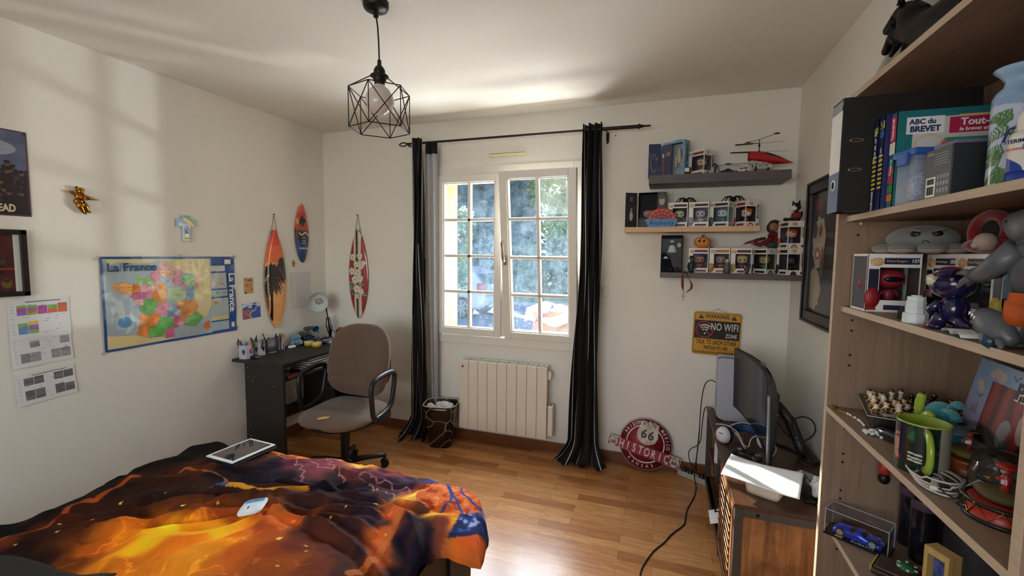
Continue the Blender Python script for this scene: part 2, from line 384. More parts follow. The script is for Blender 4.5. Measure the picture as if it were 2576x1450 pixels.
# ================= CURTAINS, RADIATOR, BIN, LAMP, DESK, CHAIR, BED =================
BLK = M('black_metal', '#14120f', .4, .3, var=.02)
DGR = M('dark_grey_laminate', '#262322', .55, var=.08, vs=60)
CLOTH = M('black_curtain_cloth', '#0b0a0d', .8, var=.1, vs=300, sheen=.0)
STRIPE = M('white_stripe', '#d9d6d0', .6); GREYL = M('grey_linen', '#a3a3a6', .85, var=.15, vs=140, bmp=.3, bs=600)
def curtain(label, xc, top, bot, folds, amp, stripes, flare, lin_, seed):
    t = thing('curtain', label, 'curtain', (0, 0, 0), group='black striped curtains beside the window')
    ph = seed * 1.3
    def fn(u, v):                                   # v 0 top .. 1 bottom
        z = 2.352 - v * 2.335
        x0 = top[0] + (bot[0] - top[0]) * v ** 1.6; x1 = top[1] + (bot[1] - top[1]) * v ** 1.6
        fl = max(0, (v - .93) / .07) ** 1.5
        x0 -= flare[0] * fl; x1 += flare[1] * fl
        a = amp * (1 - .25 * math.sin(v * 3)); w = math.sin(2 * math.pi * folds * u + ph)
        x = x0 + (x1 - x0) * u + .01 * math.sin(v * 9 + u * 20 + seed)
        y = 3.035 + a * w + .008 * math.sin(13 * u + v * 7) - fl * (.07 * (1 - .5 * math.cos(6.28 * folds * u)))
        if v > .985: z = .012 + .01 * (1 + math.sin(40 * u))
        return (x, y, max(z, .012))
    b = MB(); nx, ny = 200, 60; b.m(CLOTH); b.grid(nx, ny, fn); b.m(STRIPE); si = b.cur
    for j in range(ny):
        for i in range(nx):
            if any(abs((i + .5) / nx - s) < .005 for s in stripes): b.mi[j * nx + i] = si
    b.build('drape', None, t, solid=.0025)
    b = MB(); b.m(GREYL)
    def fl2(u, v):
        z = 2.24 - v * 2.22; k = 1 - lin_[2] * v
        return (lin_[0] + (lin_[1] - lin_[0]) * u * k + (1 - k) * (lin_[1] - lin_[0]) * (1 if lin_[3] else 0), 3.075 + .012 * math.sin(u * 14 + seed), z)
    b.grid(24, 20, fl2); b.m(CLOTH)
    b.grid(24, 2, lambda u, v: (lin_[0] + (lin_[1] - lin_[0]) * u, 3.075 + .012 * math.sin(u * 14 + seed), 2.33 - v * .09))
    b.build('lining', None, t, solid=.002, label='grey linen lining with a black header')
    return t
curtain('black white-striped curtain left of the window, hanging behind the waste bin', 0, (-1.843, -1.762), (-1.90, -1.70), 2.5, .034, (.06, .22, .33, .52, .68, .86, .97), (.08, .0), (-1.765, -1.662, .55, 1), 1)
curtain('black white-striped curtain right of the window, beside the radiator control box', 0, (-.525, -.402), (-.60, -.385), 3, .034, (.05, .28, .5, .77, .93), (.10, .06), (-.545, -.47, .6, 1), 4)
t = thing('curtain_rod', 'thin black curtain rod above the window with a scroll and a spear end', 'curtain rod', (0, 0, 0))
b = MB(); b.cyl((-1.90, 3.035, 2.318), (-.40, 3.035, 2.313), .008); b.cyl((-.43, 3.035, 2.313), (-.185, 3.035, 2.311), .0115); b.build('pole', BLK, t)
b = MB(); b.lathe([(.004, 0), (.018, .012), (.010, .03), (.006, .05), (.005, .085), (.001, .09)], 12); m_ = b.build('spear_finial', BLK, t); m_.location = (-.19, 3.035, 2.311); m_.rotation_euler = (0, R(90), 0)
b = MB(); b.tube([(-1.90 - .03 + .03 * math.cos(a), 3.035, 2.316 + .013 * math.sin(a)) for a in np.linspace(0, 6.28, 20)[:-1]], .005, 6, True); b.ell((-1.963, 3.035, 2.316), (.008, .006, .006)); b.build('scroll_finial', BLK, t)
for x in (-.387, -1.885):
    b = MB(); b.box(x - .008, x + .008, 3.152, 3.158, 2.25, 2.32); b.cyl((x, 3.155, 2.312), (x, 3.035, 2.305), .006); b.tube([(x, 3.15, 2.26), (x, 3.13, 2.24), (x, 3.11, 2.26), (x, 3.10, 2.30)], .005, 6); b.build('bracket', BLK, t)
for i, (x, z) in enumerate(((-.33, 2.335), (-.335, 2.295), (-.40, 2.33))):
    b = MB(); b.cyl((x, 3.158, z), (x, 3.150, z), .004, .004, 8); b.build('screw', BLK, t)
# radiator
RAD = M('radiator_enamel', '#e0d8c8', .35, var=.01)
t = thing('radiator', 'cream nine-section electric radiator under the window', 'radiator', (-1.462, 3.055, .13))
b = MB()
for i in range(9):
    x = i * .0778; b.box(x + .0012, x + .0763, 0, .016, 0, .53); b.box(x + .034, x + .043, .016, .075, .0, .525)
    b.box(x + .006, x + .07, .07, .074, .01, .53); 
b.box(0, .7, .030, .06, .06, .09); b.box(0, .7, .030, .06, .44, .47)
b.build('panels', RAD, t, .002)
b = MB()
for i in range(9):
    x = i * .0778; b.box(x + .002, x + .076, .018, .024, .528, .536); b.box(x + .002, x + .076, .062, .068, .532, .541)
    b.box(x + .028, x + .034, .018, .068, .53, .538); b.box(x + .062, x + .068, .018, .068, .53, .538)
b.build('top_grille', M('grille_white', '#e8e6d8', .4), t)
b = MB(); b.box(.702, .742, .012, .06, .02, .225); b.push(Matrix.Translation((.722, .036, .225)) @ Matrix.Rotation(R(-25), 4, 'X')); b.box(-.02, .02, -.03, .03, -.01, .03); b.pop(); b.build('control_box', RAD, t, .006)
b = MB(); b.cyl((.712, .002, .262), (.712, -.001, .262), .006, .006, 10); b.cyl((.73, .004, .262), (.73, .001, .262), .006, .006, 10); b.build('dial', BLK, t)
b = MB(); b.box(.70, .72, .02, .05, .44, .50); b.cyl((.71, .03, .47), (.725, .03, .47), .012); b.build('end_cap', RAD, t, .003)
b = MB(); b.cyl((.03, .001, .485), (.03, -.002, .485), .009, .009, 12); b.build('badge', M('red_badge', '#8a3a1e', .4), t)
for x in (.06, .62):
    b = MB(); b.box(x, x + .03, .072, .1035, .35, .45); b.build('wall_bracket', RAD, t)
# wall bits
t = thing('air_vent', 'cream slotted air vent on the wall above the window', 'vent', (-1.12, YB, 2.218))
b = MB(); b.box(-.145, .145, -.018, 0, -.012, .012); b.build('cover', M('cream_plastic', '#e9e0b4', .4), t, .005)
b = MB(); b.box(-.135, .135, -.0195, -.017, .004, .007); b.build('slot', M('slot_dark', '#6a624a', .6), t)
t = thing('light_switch', 'white wall switch between the curtain and the shelves', 'switch', (-.395, YB, 1.226))
b = MB(); b.box(-.04, .04, -.01, 0, -.04, .04); b.build('plate', M('switch_white', '#d8d4c8', .4), t, .003)
b = MB(); b.box(-.012, .012, -.014, -.009, -.02, .02); b.build('rocker', M('switch_rocker', '#cfc9b4', .4), t, .002)
# pendant lamp
t = thing('pendant_lamp', 'black wire cage pendant lamp with a large globe bulb', 'lamp', (-1.147, 1.608, ZC))
b = MB(); b.lathe([(.052, 0), (.052, -.018), (.046, -.03), (.030, -.036), (.012, -.037), (.010, -.06), (.006, -.062)], 28); b.build('canopy', BLK, t)
cx, cy = .018, -.006
b = MB(); b.tube([(0, 0, -.05), (.008, 0, -.1), (.014, -.003, -.17), (.017, -.005, -.24)], .0032, 8); b.build('cable', BLK, t)
b = MB(); b.lathe([(.004, -.232), (.008, -.236), (.009, -.256), (.016, -.262), (.023, -.275), (.024, -.288), (.020, -.294), (.036, -.296), (.037, -.301), (.024, -.306), (.027, -.316), (.021, -.32), (.021, -.335)][::1], 24, (cx, cy, 0)); b.build('socket', BLK, t)
def bulbm():
    m, nt, bs = new_mat('bulb_glass'); bs.inputs['Base Color'].default_value = lin('#cfc6c2'); bs.inputs['Roughness'].default_value = .15; bs.inputs['Subsurface Weight'].default_value = .3; return m
b = MB(); b.lathe([(.018, -.325), (.022, -.338), (.038, -.352), (.052, -.374), (.058, -.398), (.052, -.422), (.036, -.443), (.016, -.454), (.0001, -.456)], 28, (cx, cy, 0)); b.build('bulb', bulbm(), t)
b = MB(); ra = Vector((.817, .577, 0)); fa_ = Vector((-.577, .817, 0)); tp = []; bt = []
for k in range(6):
    a = R(10 + 60 * k); p = Vector((cx, cy, 0)) + ra * (.123 * math.cos(a)) + fa_ * (.123 * math.sin(a)); tp.append(p + Vector((0, 0, -.358))); bt.append(p + Vector((0, 0, -.516)))
wr = .0021
for k in range(6):
    j = (k + 1) % 6
    for p, q in ((tp[k], tp[j]), (bt[k], bt[j]), (tp[k], bt[k]), (tp[k], bt[j]), (tp[j], bt[k])): b.cyl(p, q, wr, wr, 6)
for k in (0, 3): b.cyl(tp[k], Vector((cx, cy, -.299)) + (tp[k] - Vector((cx, cy, -.358))) * .25, wr, wr, 6)
b.build('wire_cage', BLK, t)

# ---------- desk ----------
t = thing('desk', 'dark grey desk with an open shelf in the left corner under the surfboards', 'desk', (XL, 2.235, 0))
def dpart(n, *bx): b = MB(); b.box(*bx); return b.build(n, DGR, t, .0015)
dpart('desktop', .005, .452, 0, .905, .715, .735)
dpart('side_panel', .09, .43, .025, .043, 0, .715); dpart('side_panel', .09, .43, .865, .883, 0, .715)
dpart('shelf', .09, .42, .043, .865, .60, .615); dpart('stretcher', .087, .102, .043, .865, .205, .30)
dpart('divider', .10, .40, .535, .551, .205, .60)
for y, z, x in ((.0, .68, .12), (0, .615, .12), (0, .59, .16), (0, .57, .35), (0, .27, .13), (0, .20, .13)):
    b = MB(); b.cyl((x, .0265, z), (x, .023, z), .004, .004, 8); b.build('screw', M('screw_grey', '#a8a49c', .4, .5), t)
# ---------- office chair ----------
def tweed():
    m, nt, bs = new_mat('brown_tweed'); co = coord(nt); w = nd(nt, 'ShaderNodeTexWave', i_Scale=110., i_Distortion=1.5, i_Detail=2.); nt.links.new(co, w.inputs['Vector'])
    n = nd(nt, 'ShaderNodeTexNoise', i_Scale=500.); nt.links.new(co, n.inputs['Vector'])
    c = ramp(nt, w.outputs[0], [(.2, lin('#45342a')), (.8, lin('#64503f'))]); c = mix(nt, n.outputs[0], c, lin('#6c5646'))
    nt.links.new(c, bs.inputs['Base Color']); bs.inputs['Roughness'].default_value = .9; bs.inputs['Sheen Weight'].default_value = .2; bump(nt, bs, w.outputs[0], .5, .002); return m
TW = tweed()
PLB = M('black_plastic', '#17161a', .35, var=.03)
t = thing('office_chair', 'brown tweed swivel chair with a torn seat at the desk', 'chair', (-1.965, 2.36, 0))
b = MB()
def seatf(u, v):
    a = u * 2 * math.pi; s = math.sin(v * math.pi); c_ = math.cos(v * math.pi)
    def pw(x, e): return math.copysign(abs(x) ** e, x)
    ex = .262; ey = .255
    x = ex * pw(math.cos(a), .72) * s ** .35; y = ey * pw(math.sin(a), .72) * s ** .35
    if y < 0: x *= .97
    z = .415 + .036 * c_ - .012 * (x / ex) ** 2 * 0 + (.012 * (1 if y > .12 else 0) * 0)
    z += .018 * math.exp(-((y - .19) / .06) ** 2) * max(0, c_) - .03 * max(0, -y / ey - .55) * (1 if c_ > -.5 else .4) - .006 * math.cos(y * 25) * max(0, c_)
    return (x, y, z)
b.m(TW); b.grid(56, 26, seatf, True, True)
b.build('seat', TW, t)
b = MB(); b.m(M('foam_yellow', '#d9b36a', .9, var=.2, vs=90, bmp=.6))
b.push(Matrix.Translation((.005, -.175, .4475)) @ Matrix.Rotation(R(62), 4, 'Z') @ Matrix.Rotation(R(3), 4, 'Y')); b.ell((0, 0, -.001), (.058, .014, .006), 24, 8); b.ell((-.02, .003, 0), (.03, .017, .006), 16, 8); b.pop()
b.m(M('tear_dark', '#1c1410', .9)); b.ell((.035, -.118, .4455), (.010, .008, .004), 12, 6)
b.build('seat_tear', None, t, label='yellow foam showing through a tear')
b = MB(); b.lathe([(.235, .368), (.255, .382), (.258, .40), (.24, .405)], 40); b.box(-.12, .12, -.14, .16, .335, .37); b.build('seat_pan', PLB, t, .004)
b = MB(); b.m(TW)
def backf(u, v):
    a = u * 2 * math.pi; s = math.sin(v * math.pi); c_ = math.cos(v * math.pi)
    def pw(x, e): return math.copysign(abs(x) ** e, x)
    zz = pw(math.sin(a), .62) * s ** .4; x = .246 * pw(math.cos(a), .62) * s ** .4; z = .742 + .242 * zz
    if zz > 0: x *= 1 - .10 * zz ** 3
    y = .175 - .045 * c_ + .03 * (zz + .3) * 0 + .045 * zz - .022 * math.exp(-((zz + .55) / .35) ** 2) * max(0, c_)
    y += .05 * (x / .25) ** 2 * -1
    if c_ > 0: y += .012 * math.exp(-((zz + .46) / .03) ** 2)
    return (x + .015, y, z)
b.grid(60, 40, backf, True, True); b.build('backrest', TW, t)
b = MB(); b.tube([(.015, .06, .36), (.015, .20, .35), (.015, .235, .42), (.015, .235, .62)], .022, 10, flat=.5); b.ell((.015, .215, .72), (.20, .022, .20), 24, 12, .7); b.build('back_support', PLB, t)
for s, nm in ((1, 0), (-1, 0)):
    b = MB(); x = .012 + s * .285 - .02
    pts = [(x, -.08, .655), (x, -.035, .685), (x, .12, .695), (x, .165, .675), (x, .170, .64), (x, .135, .49), (x, .105, .455), (x, -.01, .425), (x, -.055, .425), (x, -.075, .455), (x, -.09, .60)]
    P = []
    for i in range(len(pts)):
        a, c = Vector(pts[i]), Vector(pts[(i + 1) % len(pts)])
        for k in range(3): P.append(a.lerp(c, k / 3))
    for _ in range(2): P = [(P[i - 1] + P[i] * 2 + P[(i + 1) % len(P)]) / 4 for i in range(len(P))]
    b.tube(P, .015, 10, True, 1.25); b.box(x - .012, x + .012, -.03, .10, .395, .44); b.cyl((x - s * .06, .04, .385), (x, .04, .41), .016)
    b.build('armrest', PLB, t)
b = MB(); pr = [(.03, .335)]
for i in range(16): z = .33 - i * .014; pr += [(.030, z), (.025, z - .007)]
pr += [(.028, .10), (.045, .095), (.045, .06), (.03, .055)]; b.lathe(pr, 24); b.build('column', PLB, t)
for k in range(5):
    a = R(44 + 72 * k); b = MB(); c, s = math.cos(a), math.sin(a)
    b.push(Matrix.Rotation(a, 4, 'Z')); b.tube([(.03, 0, .085), (.14, 0, .088), (.24, 0, .082), (.262, 0, .072)], [.020, .018, .015, .012], 8, flat=1.1); b.pop()
    b.build('leg', PLB, t)
    b = MB(); b.cyl((.255 * c, .255 * s, .075), (.255 * c, .255 * s, .05), .007)
    d = Vector((-s, c, 0)); p = Vector((.255 * c, .255 * s, .027))
    b.cyl(p + d * .022, p + d * .006, .026, .026, 18); b.cyl(p - d * .022, p - d * .006, .026, .026, 18); b.ell(tuple(p + Vector((0, 0, .012))), (.018, .018, .018), 10, 6)
    b.build('caster', BLK, t)
# ---------- bin ----------
t = thing('waste_bin', 'black marble-look waste bin full of crumpled paper between curtain and radiator', 'bin', (-1.583, 2.99, 0), 12)
def marble():
    m, nt, bs = new_mat('black_marble'); n = nd(nt, 'ShaderNodeTexVoronoi', feature='DISTANCE_TO_EDGE', i_Scale=7.); nn = nd(nt, 'ShaderNodeTexNoise', i_Scale=4.); c = coord(nt)
    nt.links.new(c, nn.inputs['Vector']); nt.links.new(mix(nt, .12, c, nn.outputs[1]), n.inputs['Vector'])
    nt.links.new(ramp(nt, n.outputs[0], [(.0, lin('#a08b66')), (.025, lin('#120c0a'))]), bs.inputs['Base Color']); bs.inputs['Roughness'].default_value = .15; return m
b = MB()
def binf(u, v):
    a = u * 2 * math.pi; r = .082 + .046 * v; pw = lambda x: math.copysign(abs(x) ** .55, x)
    return (r * pw(math.cos(a)), r * .86 * pw(math.sin(a)), .33 * v)
b.grid(48, 8, binf, True, True); b.add([binf(i / 48, 0) for i in range(48)], [tuple(range(48))]); b.build('bucket', marble(), t, solid=.003)
b = MB(); b.tube([Vector(binf(i / 48, 1)) for i in range(48)], .0035, 6, True); b.build('rim', M('bin_rim', '#c9b79a', .4), t)
PAP = M('white_paper', '#dcdcdc', .8, var=.02)
cp_ = None
for i, (x, y, z, s) in enumerate(((-.05, -.03, .275, .05), (.045, .03, .285, .055), (.0, -.03, .28, .045), (.07, -.03, .29, .04), (-.02, .05, .285, .05), (-.085, 0, .30, .034))):
    b = MB(); b.ell((0, 0, 0), (1, 1, 1), 18, 12); rr = random.Random(i)
    b.v = [tuple(Vector(p) * (.75 + .5 * mathutils.noise.noise(Vector(p) * 2.4 + Vector((i * 3, 0, 0))) + .12 * rr.random())) for p in b.v]; b.sm = [False] * len(b.sm)
    o = b.build('crumpled_paper', PAP); c, s_ = math.cos(R(12)), math.sin(R(12)); o.location = (-1.583 + x * c - y * s_, 2.99 + x * s_ + y * c, z); o.scale = (s, s, s * .8)
    tag(o, 'ball of crumpled white paper heaped in the black waste bin', 'paper', 'crumpled papers in the waste bin')
# ---------- bed ----------
t = thing('bed', 'low black bed with its foot end toward the window', 'bed', (0, 0, 0))
BEDM = M('black_bed_board', '#161210', .5, var=.05)
for n, bx in (('footboard', (-2.28, -.77, 1.66, 1.68, .0, .34)), ('side_rail', (-.79, -.765, -.4, 1.50, .20, .36)), ('side_rail', (-2.28, -2.255, -.4, 1.66, .20, .36)), ('leg', (-.80, -.755, 1.50, 1.70, .0, .36)), ('mattress', (-2.25, -.83, -.35, 1.64, .2, .40))):
    b = MB(); b.box(*bx); b.build(n, BEDM if n != 'mattress' else M('mattress_grey', '#3a3733', .9), t, .01 if n == 'mattress' else .002)
# duvet
DCP = """560,1115,1c1014 690,1128,e08a20 760,1132,d07a28 850,1150,e8a040 930,1170,f0b050 1000,1180,b05a40 1050,1190,3a2a50
1090,1210,303c78 480,1130,160e10 400,1160,120c0c 330,1195,120c0c 250,1225,100a0a 130,1285,0e0a0a 30,1320,0e0a0a 620,1150,181014
700,1170,241a30 760,1160,6a3848 820,1170,7a4050 900,1190,6a3540 960,1200,5a3040 1010,1220,38283c 560,1190,160f14 640,1200,1a1522 720,1210,1c1826 820,1220,1c1826 900,1240,221c2c
980,1250,38242e 500,1190,502818 430,1215,3a1c12 330,1215,3a1a10 240,1270,341810 160,1310,4a2010 60,1350,5a2410 0,1375,6a3012 450,1250,2a1612 380,1260,2a1511
560,1250,301a16 660,1255,3a2018 760,1262,3c2220 850,1270,2e1c22 920,1290,261a26 300,1290,3a1a10 220,1330,4a200e 120,1350,34180e 40,1400,26120c 450,1290,5a2a12
520,1290,7a3a14 580,1300,8a4416 400,1310,a05a16 480,1330,d89020 560,1330,e8a828 330,1340,b86a18 420,1350,e8b828 520,1360,e8b428 300,1360,c87c1a 370,1380,e8b020 250,1380,a85a18 330,1420,b8721c
450,1400,c87a20 200,1400,70380f 130,1410,301810 640,1300,b06428 700,1320,b86428 660,1350,a0501c 600,1370,c0701e 560,1400,d08a20 500,1430,c88a24 620,1420,b0601c 700,1400,8a4018 760,1380,6a3020 720,1440,8a4a1a 800,1360,5a2c22
820,1420,502a24 780,1320,4a2820 860,1340,3a2226 880,1400,30202a 900,1430,70381c 930,1390,a05024 960,1350,c06a30 1000,1310,c87038 1020,1290,a05a3a 940,1320,2c1e2c 1000,1360,1c1a2e 1040,1330,18182c 980,1410,141424
1060,1380,14142a 1000,1440,12121e 1080,1300,4a2a30 1060,1260,e8b050 1050,1235,904838 1100,1310,f0b848 1130,1320,e09030 1110,1345,7a4030 1160,1335,e8a030 1080,1350,2a2430 1180,1345,c06028 1200,1330,803818 1140,1300,f0a030
1090,1240,e8c060 1230,1260,283878 1240,1290,202a58 1245,1310,303050 1225,1235,5060a0 1210,1225,e8a858 300,1240,1a0f0e 180,1270,120c0c 850,1390,4a2822 780,1440,70381c 850,1445,482820"""
_r, _u, _f = Vector((0.94659249, 0.32226362, 0.01043142)), Vector((-0.03396467, 0.06748853, 0.99714176)), Vector((-0.32063851, 0.94424121, -0.07482972))
def onz(px, py, z):
    """bed-top point seen in the photo, for laying out the printed pattern"""
    d = _f + _r * ((px - 1288) / 1113.47) + _u * ((725 - py) / 1113.47); k = (z - 1.4746) / d.z; return (d.x * k, d.y * k)
cps = [(onz(float(a.split(',')[0]), float(a.split(',')[1]), .45), lin(a.split(',')[2])[:3]) for a in DCP.split()]
CPX = np.array([c[0][0] for c in cps]); CPY = np.array([c[0][1] for c in cps]); CPC = np.array([c[1] for c in cps])
def smoothxy(P, n=2):
    for _ in range(n): Q = [P[0]]; [Q.extend([tuple(.75 * a + .25 * b_ for a, b_ in zip(p, q)), tuple(.25 * a + .75 * b_ for a, b_ in zip(p, q))]) for p, q in zip(P, P[1:])]; P = Q + [P[-1]]
    return P
def interp(x, xs, ys): return float(np.interp(x, xs, ys))
nx, ny = 420, 330
U, V = np.meshgrid(np.linspace(-.05, 1.05, nx), np.linspace(0, 1.06, ny))
Uc = np.clip(U, 0, 1); Vc = np.clip(V, 0, 1); ex = np.maximum(0, -U) + np.maximum(0, U - 1); ey = np.maximum(0, V - 1)
y_l = .42 + (1.74 - .42) * Vc
xl_ = np.interp(y_l, [.42, .9, 1.02, 1.2, 1.476, 1.62, 1.7, 1.74], [-2.38, -2.345, -2.29, -2.326, -2.37, -2.35, -2.28, -2.22])
xr_ = np.interp(y_l, [.42, .9, 1.13, 1.30, 1.37, 1.41, 1.46, 1.51, 1.55, 1.62, 1.68, 1.74], [-.80, -.79, -.785, -.77, -.745, -.67, -.60, -.565, -.57, -.60, -.65, -.75])
Xg = xl_ + (xr_ - xl_) * Uc
yf = np.interp(Xg, [-2.4, -2.24, -1.92, -1.5, -1.23, -.98, -.82, -.70, -.62, -.56], [1.66, 1.725, 1.756, 1.78, 1.789, 1.768, 1.735, 1.70, 1.63, 1.55])
Yg = .42 + (yf - .42) * Vc
wx = noise2(Xg, Yg, 2.2, 3, 3) - .5; wy = noise2(Xg, Yg, 2.2, 5, 3) - .5
def ridge(X, Y, s, seed): n = noise2(X, Y, s, seed, 2); return 1 - np.abs(2 * n - 1) * 2
a_ = R(-18); Xr = Xg * math.cos(a_) - Yg * math.sin(a_); Yr = Xg * math.sin(a_) + Yg * math.cos(a_)
w1 = ridge(Xr * .55 + wx * .5, Yr * 1.9 + wy * .7, 2.6, 9); w2 = ridge(Xg + wx * .3, Yg * .8 + Xg * .5 + wy * .3, 5.5, 12); w3 = ridge(Xg * .9 - Yg * .7 + wy * .2, Yg * .5 + Xg * .6, 9, 21)
calm = np.clip(((Xg + 1.22) / .36) ** 2 + ((Yg - 1.06) / .2) ** 2, .12, 1)          # the puffed-up corner is smooth
Zg = .436 + .024 * calm * np.clip(w1, -.4, 1) + .015 * calm * np.clip(w2, -.3, 1) + .006 * calm * np.clip(w3, -.5, 1) + .012 * (noise2(Xg, Yg, 1.2, 4, 2) - .5)
Zg += .045 * np.exp(-(((Xg + 1.22) / .34) ** 2 + ((Yg - 1.02) / .19) ** 2) ** 1.6)
fl_y = 1.36 + .13 * (Xg + 1.6) + .02 * np.sin(Xg * 9); Zg += .022 * np.exp(-((Yg - fl_y) / .035) ** 2) * np.exp(-((Xg + 1.6) / .38) ** 2)
for L_ in ("545,1240 620,1236 700,1238 775,1235 900,1210|.020|.016", "640,1262 760,1290 880,1285 960,1310|.014|.012", "600,1265 480,1262 380,1290 250,1300|.016|.013", "610,1290 480,1300 330,1320 240,1345|.018|.016", "640,1300 520,1325 420,1330 330,1350|.014|.012", "690,1290 800,1330 900,1375 960,1440|.022|.016", "660,1270 750,1245 850,1250 960,1275|.012|.010", "980,1290 1040,1330 1060,1390 1010,1440|.024|.018", "1000,1270 1080,1300 1130,1290|.014|.012", "850,1185 930,1200 1010,1225 1080,1230|.012|.010", "420,1190 520,1180 640,1190 760,1170|.010|.012", "330,1230 430,1215 560,1215|.012|.012", "150,1310 260,1290 380,1270|.014|.014", "60,1380 180,1350 300,1340|.014|.014", "700,1215 820,1225 930,1240|.010|.010", "760,1300 850,1310 940,1345|.012|.010", "880,1150 960,1180 1040,1195|.010|.010", "500,1290 560,1262 640,1255|.012|.010", "430,1400 560,1350 640,1310|.018|.014"):
    pp, hh, ww_ = L_.split('|'); P_ = smoothxy([onz(*map(float, q.split(',')), .45) for q in pp.split()]); dm = np.full(Xg.shape, 9.)
    for (xa, ya), (xb, yb) in zip(P_, P_[1:]):
        dx, dy = xb - xa, yb - ya; tt = np.clip(((Xg - xa) * dx + (Yg - ya) * dy) / (dx * dx + dy * dy), 0, 1); dm = np.minimum(dm, np.hypot(Xg - xa - tt * dx, Yg - ya - tt * dy))
    Zg += float(hh) * np.exp(-(dm / float(ww_)) ** 1.3) - float(hh) * .35 * np.exp(-((dm - 2.2 * float(ww_)) / float(ww_)) ** 2)
ed = np.minimum(np.minimum(Uc * 1.6, (1 - Uc) * 1.6), (1 - Vc) * 1.3); Zg -= .05 * np.exp(-ed / .03)
hem = .022 * np.sin(Yg * 17) + .015 * np.sin(Xg * 23 + Yg * 9)
dr = np.where(U > 1, np.interp(Yg, [.4, 1.1, 1.45, 1.6], [.035, .03, .02, .09]), .16)
Zf = Zg - (ex / .05) * dr - (ey / .06) * .16
Xf = Xg + np.where(U < 0, -1, 1) * (ex / .05) * (.008 + .3 * hem); Yf = Yg + (ey / .06) * (.025 + .02 * np.sin(Xg * 19))
wxc = (noise2(Xg, Yg, 6, 33, 5) - .5) * .17; wyc = (noise2(Xg, Yg, 6, 34, 5) - .5) * .17
PX = (Xg + wxc).ravel(); PY = (Yg + wyc).ravel(); C = np.zeros((PX.size, 3)); Wt = np.zeros(PX.size)
for cx_, cy_, cc in zip(CPX, CPY, CPC):
    ww = 1 / (((PX - cx_) ** 2 + (PY - cy_) ** 2) + .00018) ** 2.2; C += ww[:, None] * cc; Wt += ww
C = (C / Wt[:, None]).reshape(ny, nx, 3)
A = Art(1, 1, nx, ny, '#000000'); A.c = C; A.X = Xg; A.Y = Yg
# smoke veins
v_ = noise2(Xg + wxc, Yg + wyc, 8, 40, 4); vein = np.exp(-((v_ - .5) / .012) ** 2)[..., None]; lum = C.mean(-1, keepdims=True)
warm = np.clip((C[..., :1] - C[..., 2:]) * 4, 0, 1); A.c = (C * .82 + C * C * 1.1) * (1 + .8 * vein * warm) * (.75 + .5 * noise2(Xg + wxc, Yg + wyc, 16, 41, 4)[..., None])
# basketball print
bx, by = -.80, 1.615; d = np.hypot(Xg - bx, (Yg - by) * 1.05); n_ = noise2(Xg, Yg, 40, 8, 3)
A.put((d < .155) & ~((d > .125) & (n_ > .55)), '#d9662a'); A.put((d < .155) & (n_ > .62), '#a83c16'); A.put((d < .11) & (n_ < .38), '#f08a48')
for (ox, oy, rr) in ((-.17, -.10, .19), (.16, .14, .17)): A.put((d < .15) & (np.abs(np.hypot(Xg - bx - ox, Yg - by - oy) - rr) < .0055), '#2a4a8c')
A.put((d < .15) & (np.abs((Xg - bx) * .75 + (Yg - by) * .65) < .0055), '#2a4a8c'); pass
A.put((d > .155) & (d < .26) & (Xg - bx > .09), '#222c58'); A.put((d > .15) & (d < .24) & (Xg - bx > .09) & (n_ > .56), '#3a54a0'); A.put((d > .15) & (d < .22) & (Xg - bx > .1) & (n_ > .68), '#a8b4dc')
# lightning
for seed, (x0, y0, x1, y1) in enumerate(((-1.85, 1.7, -1.45, 1.62), (-1.55, 1.72, -1.3, 1.58), (-1.3, 1.66, -.98, 1.6), (-1.2, 1.6, -.95, 1.5), (-1.7, 1.68, -1.5, 1.52))):
    rr = random.Random(seed); P = [(x0 + (x1 - x0) * k / 14 + rr.uniform(-.012, .012), y0 + (y1 - y0) * k / 14 + rr.uniform(-.02, .02)) for k in range(15)]
    A.line(P, .0045, '#c88a88', .8)
A.line([onz(a, c, .45) for a, c in ((0, 1375), (60, 1345), (110, 1325), (160, 1300), (180, 1280), (240, 1270), (330, 1210), (350, 1208))], .022, '#b04c1c', .75)
A.line([onz(a, c, .45) for a, c in ((420, 1205), (470, 1185), (520, 1195), (570, 1215), (560, 1228))], .012, '#a85a2c', .8)
A.line([onz(a, c, .45) for a, c in ((1030, 1275), (1000, 1320), (960, 1370), (930, 1410), (880, 1445))], .03, '#d0743a', .6)
A.line([onz(a, c, .45) for a, c in ((545, 1237), (600, 1240), (660, 1248), (770, 1238))], .022, '#e0962c', .9); A.line([onz(a, c, .45) for a, c in ((535, 1237), (570, 1238))], .024, '#3a5a8c')
for a, c, s in ((150, 1357, 12), (302, 1268, 10), (460, 1285, 16), (150, 1320, 6), (703, 1370, 20), (832, 1315, 14), (805, 1241, 10), (945, 1284, 9), (770, 1385, 8), (615, 1375, 9), (275, 1333, 6), (870, 1290, 5), (417, 1256, 5), (235, 1322, 5), (770, 1402, 6), (970, 1345, 6), (40, 1385, 6), (700, 1447, 6), (548, 1272, 7)):
    x, y = onz(a, c, .45); k = s / 1100 * 1.15
    for (dx, dy) in ((1, 0), (0, 1), (.5, .5), (.5, -.5)): q = k * (1 if dx * dy == 0 else .55); A.put((np.abs((Xg - x) * dy - (Yg - y) * dx) < .003 * (1 - np.hypot(Xg - x, Yg - y) / q).clip(0, 1) / max(.5, math.hypot(dx, dy))), '#f0c860')
A.c = np.clip(A.c, 0, 1); A.X, A.Y = Xf, Yf
DUV = MV('duvet_print', .8, bmp=.25, bs=500); DUV.node_tree.nodes['Principled BSDF'].inputs['Specular IOR Level'].default_value = .12
d_ = A.mesh('duvet', np.eye(4), None, DUV, lambda X, Y: Zf)
md = d_.modifiers.new('s', 'SOLIDIFY'); md.thickness = .012; md.offset = -1
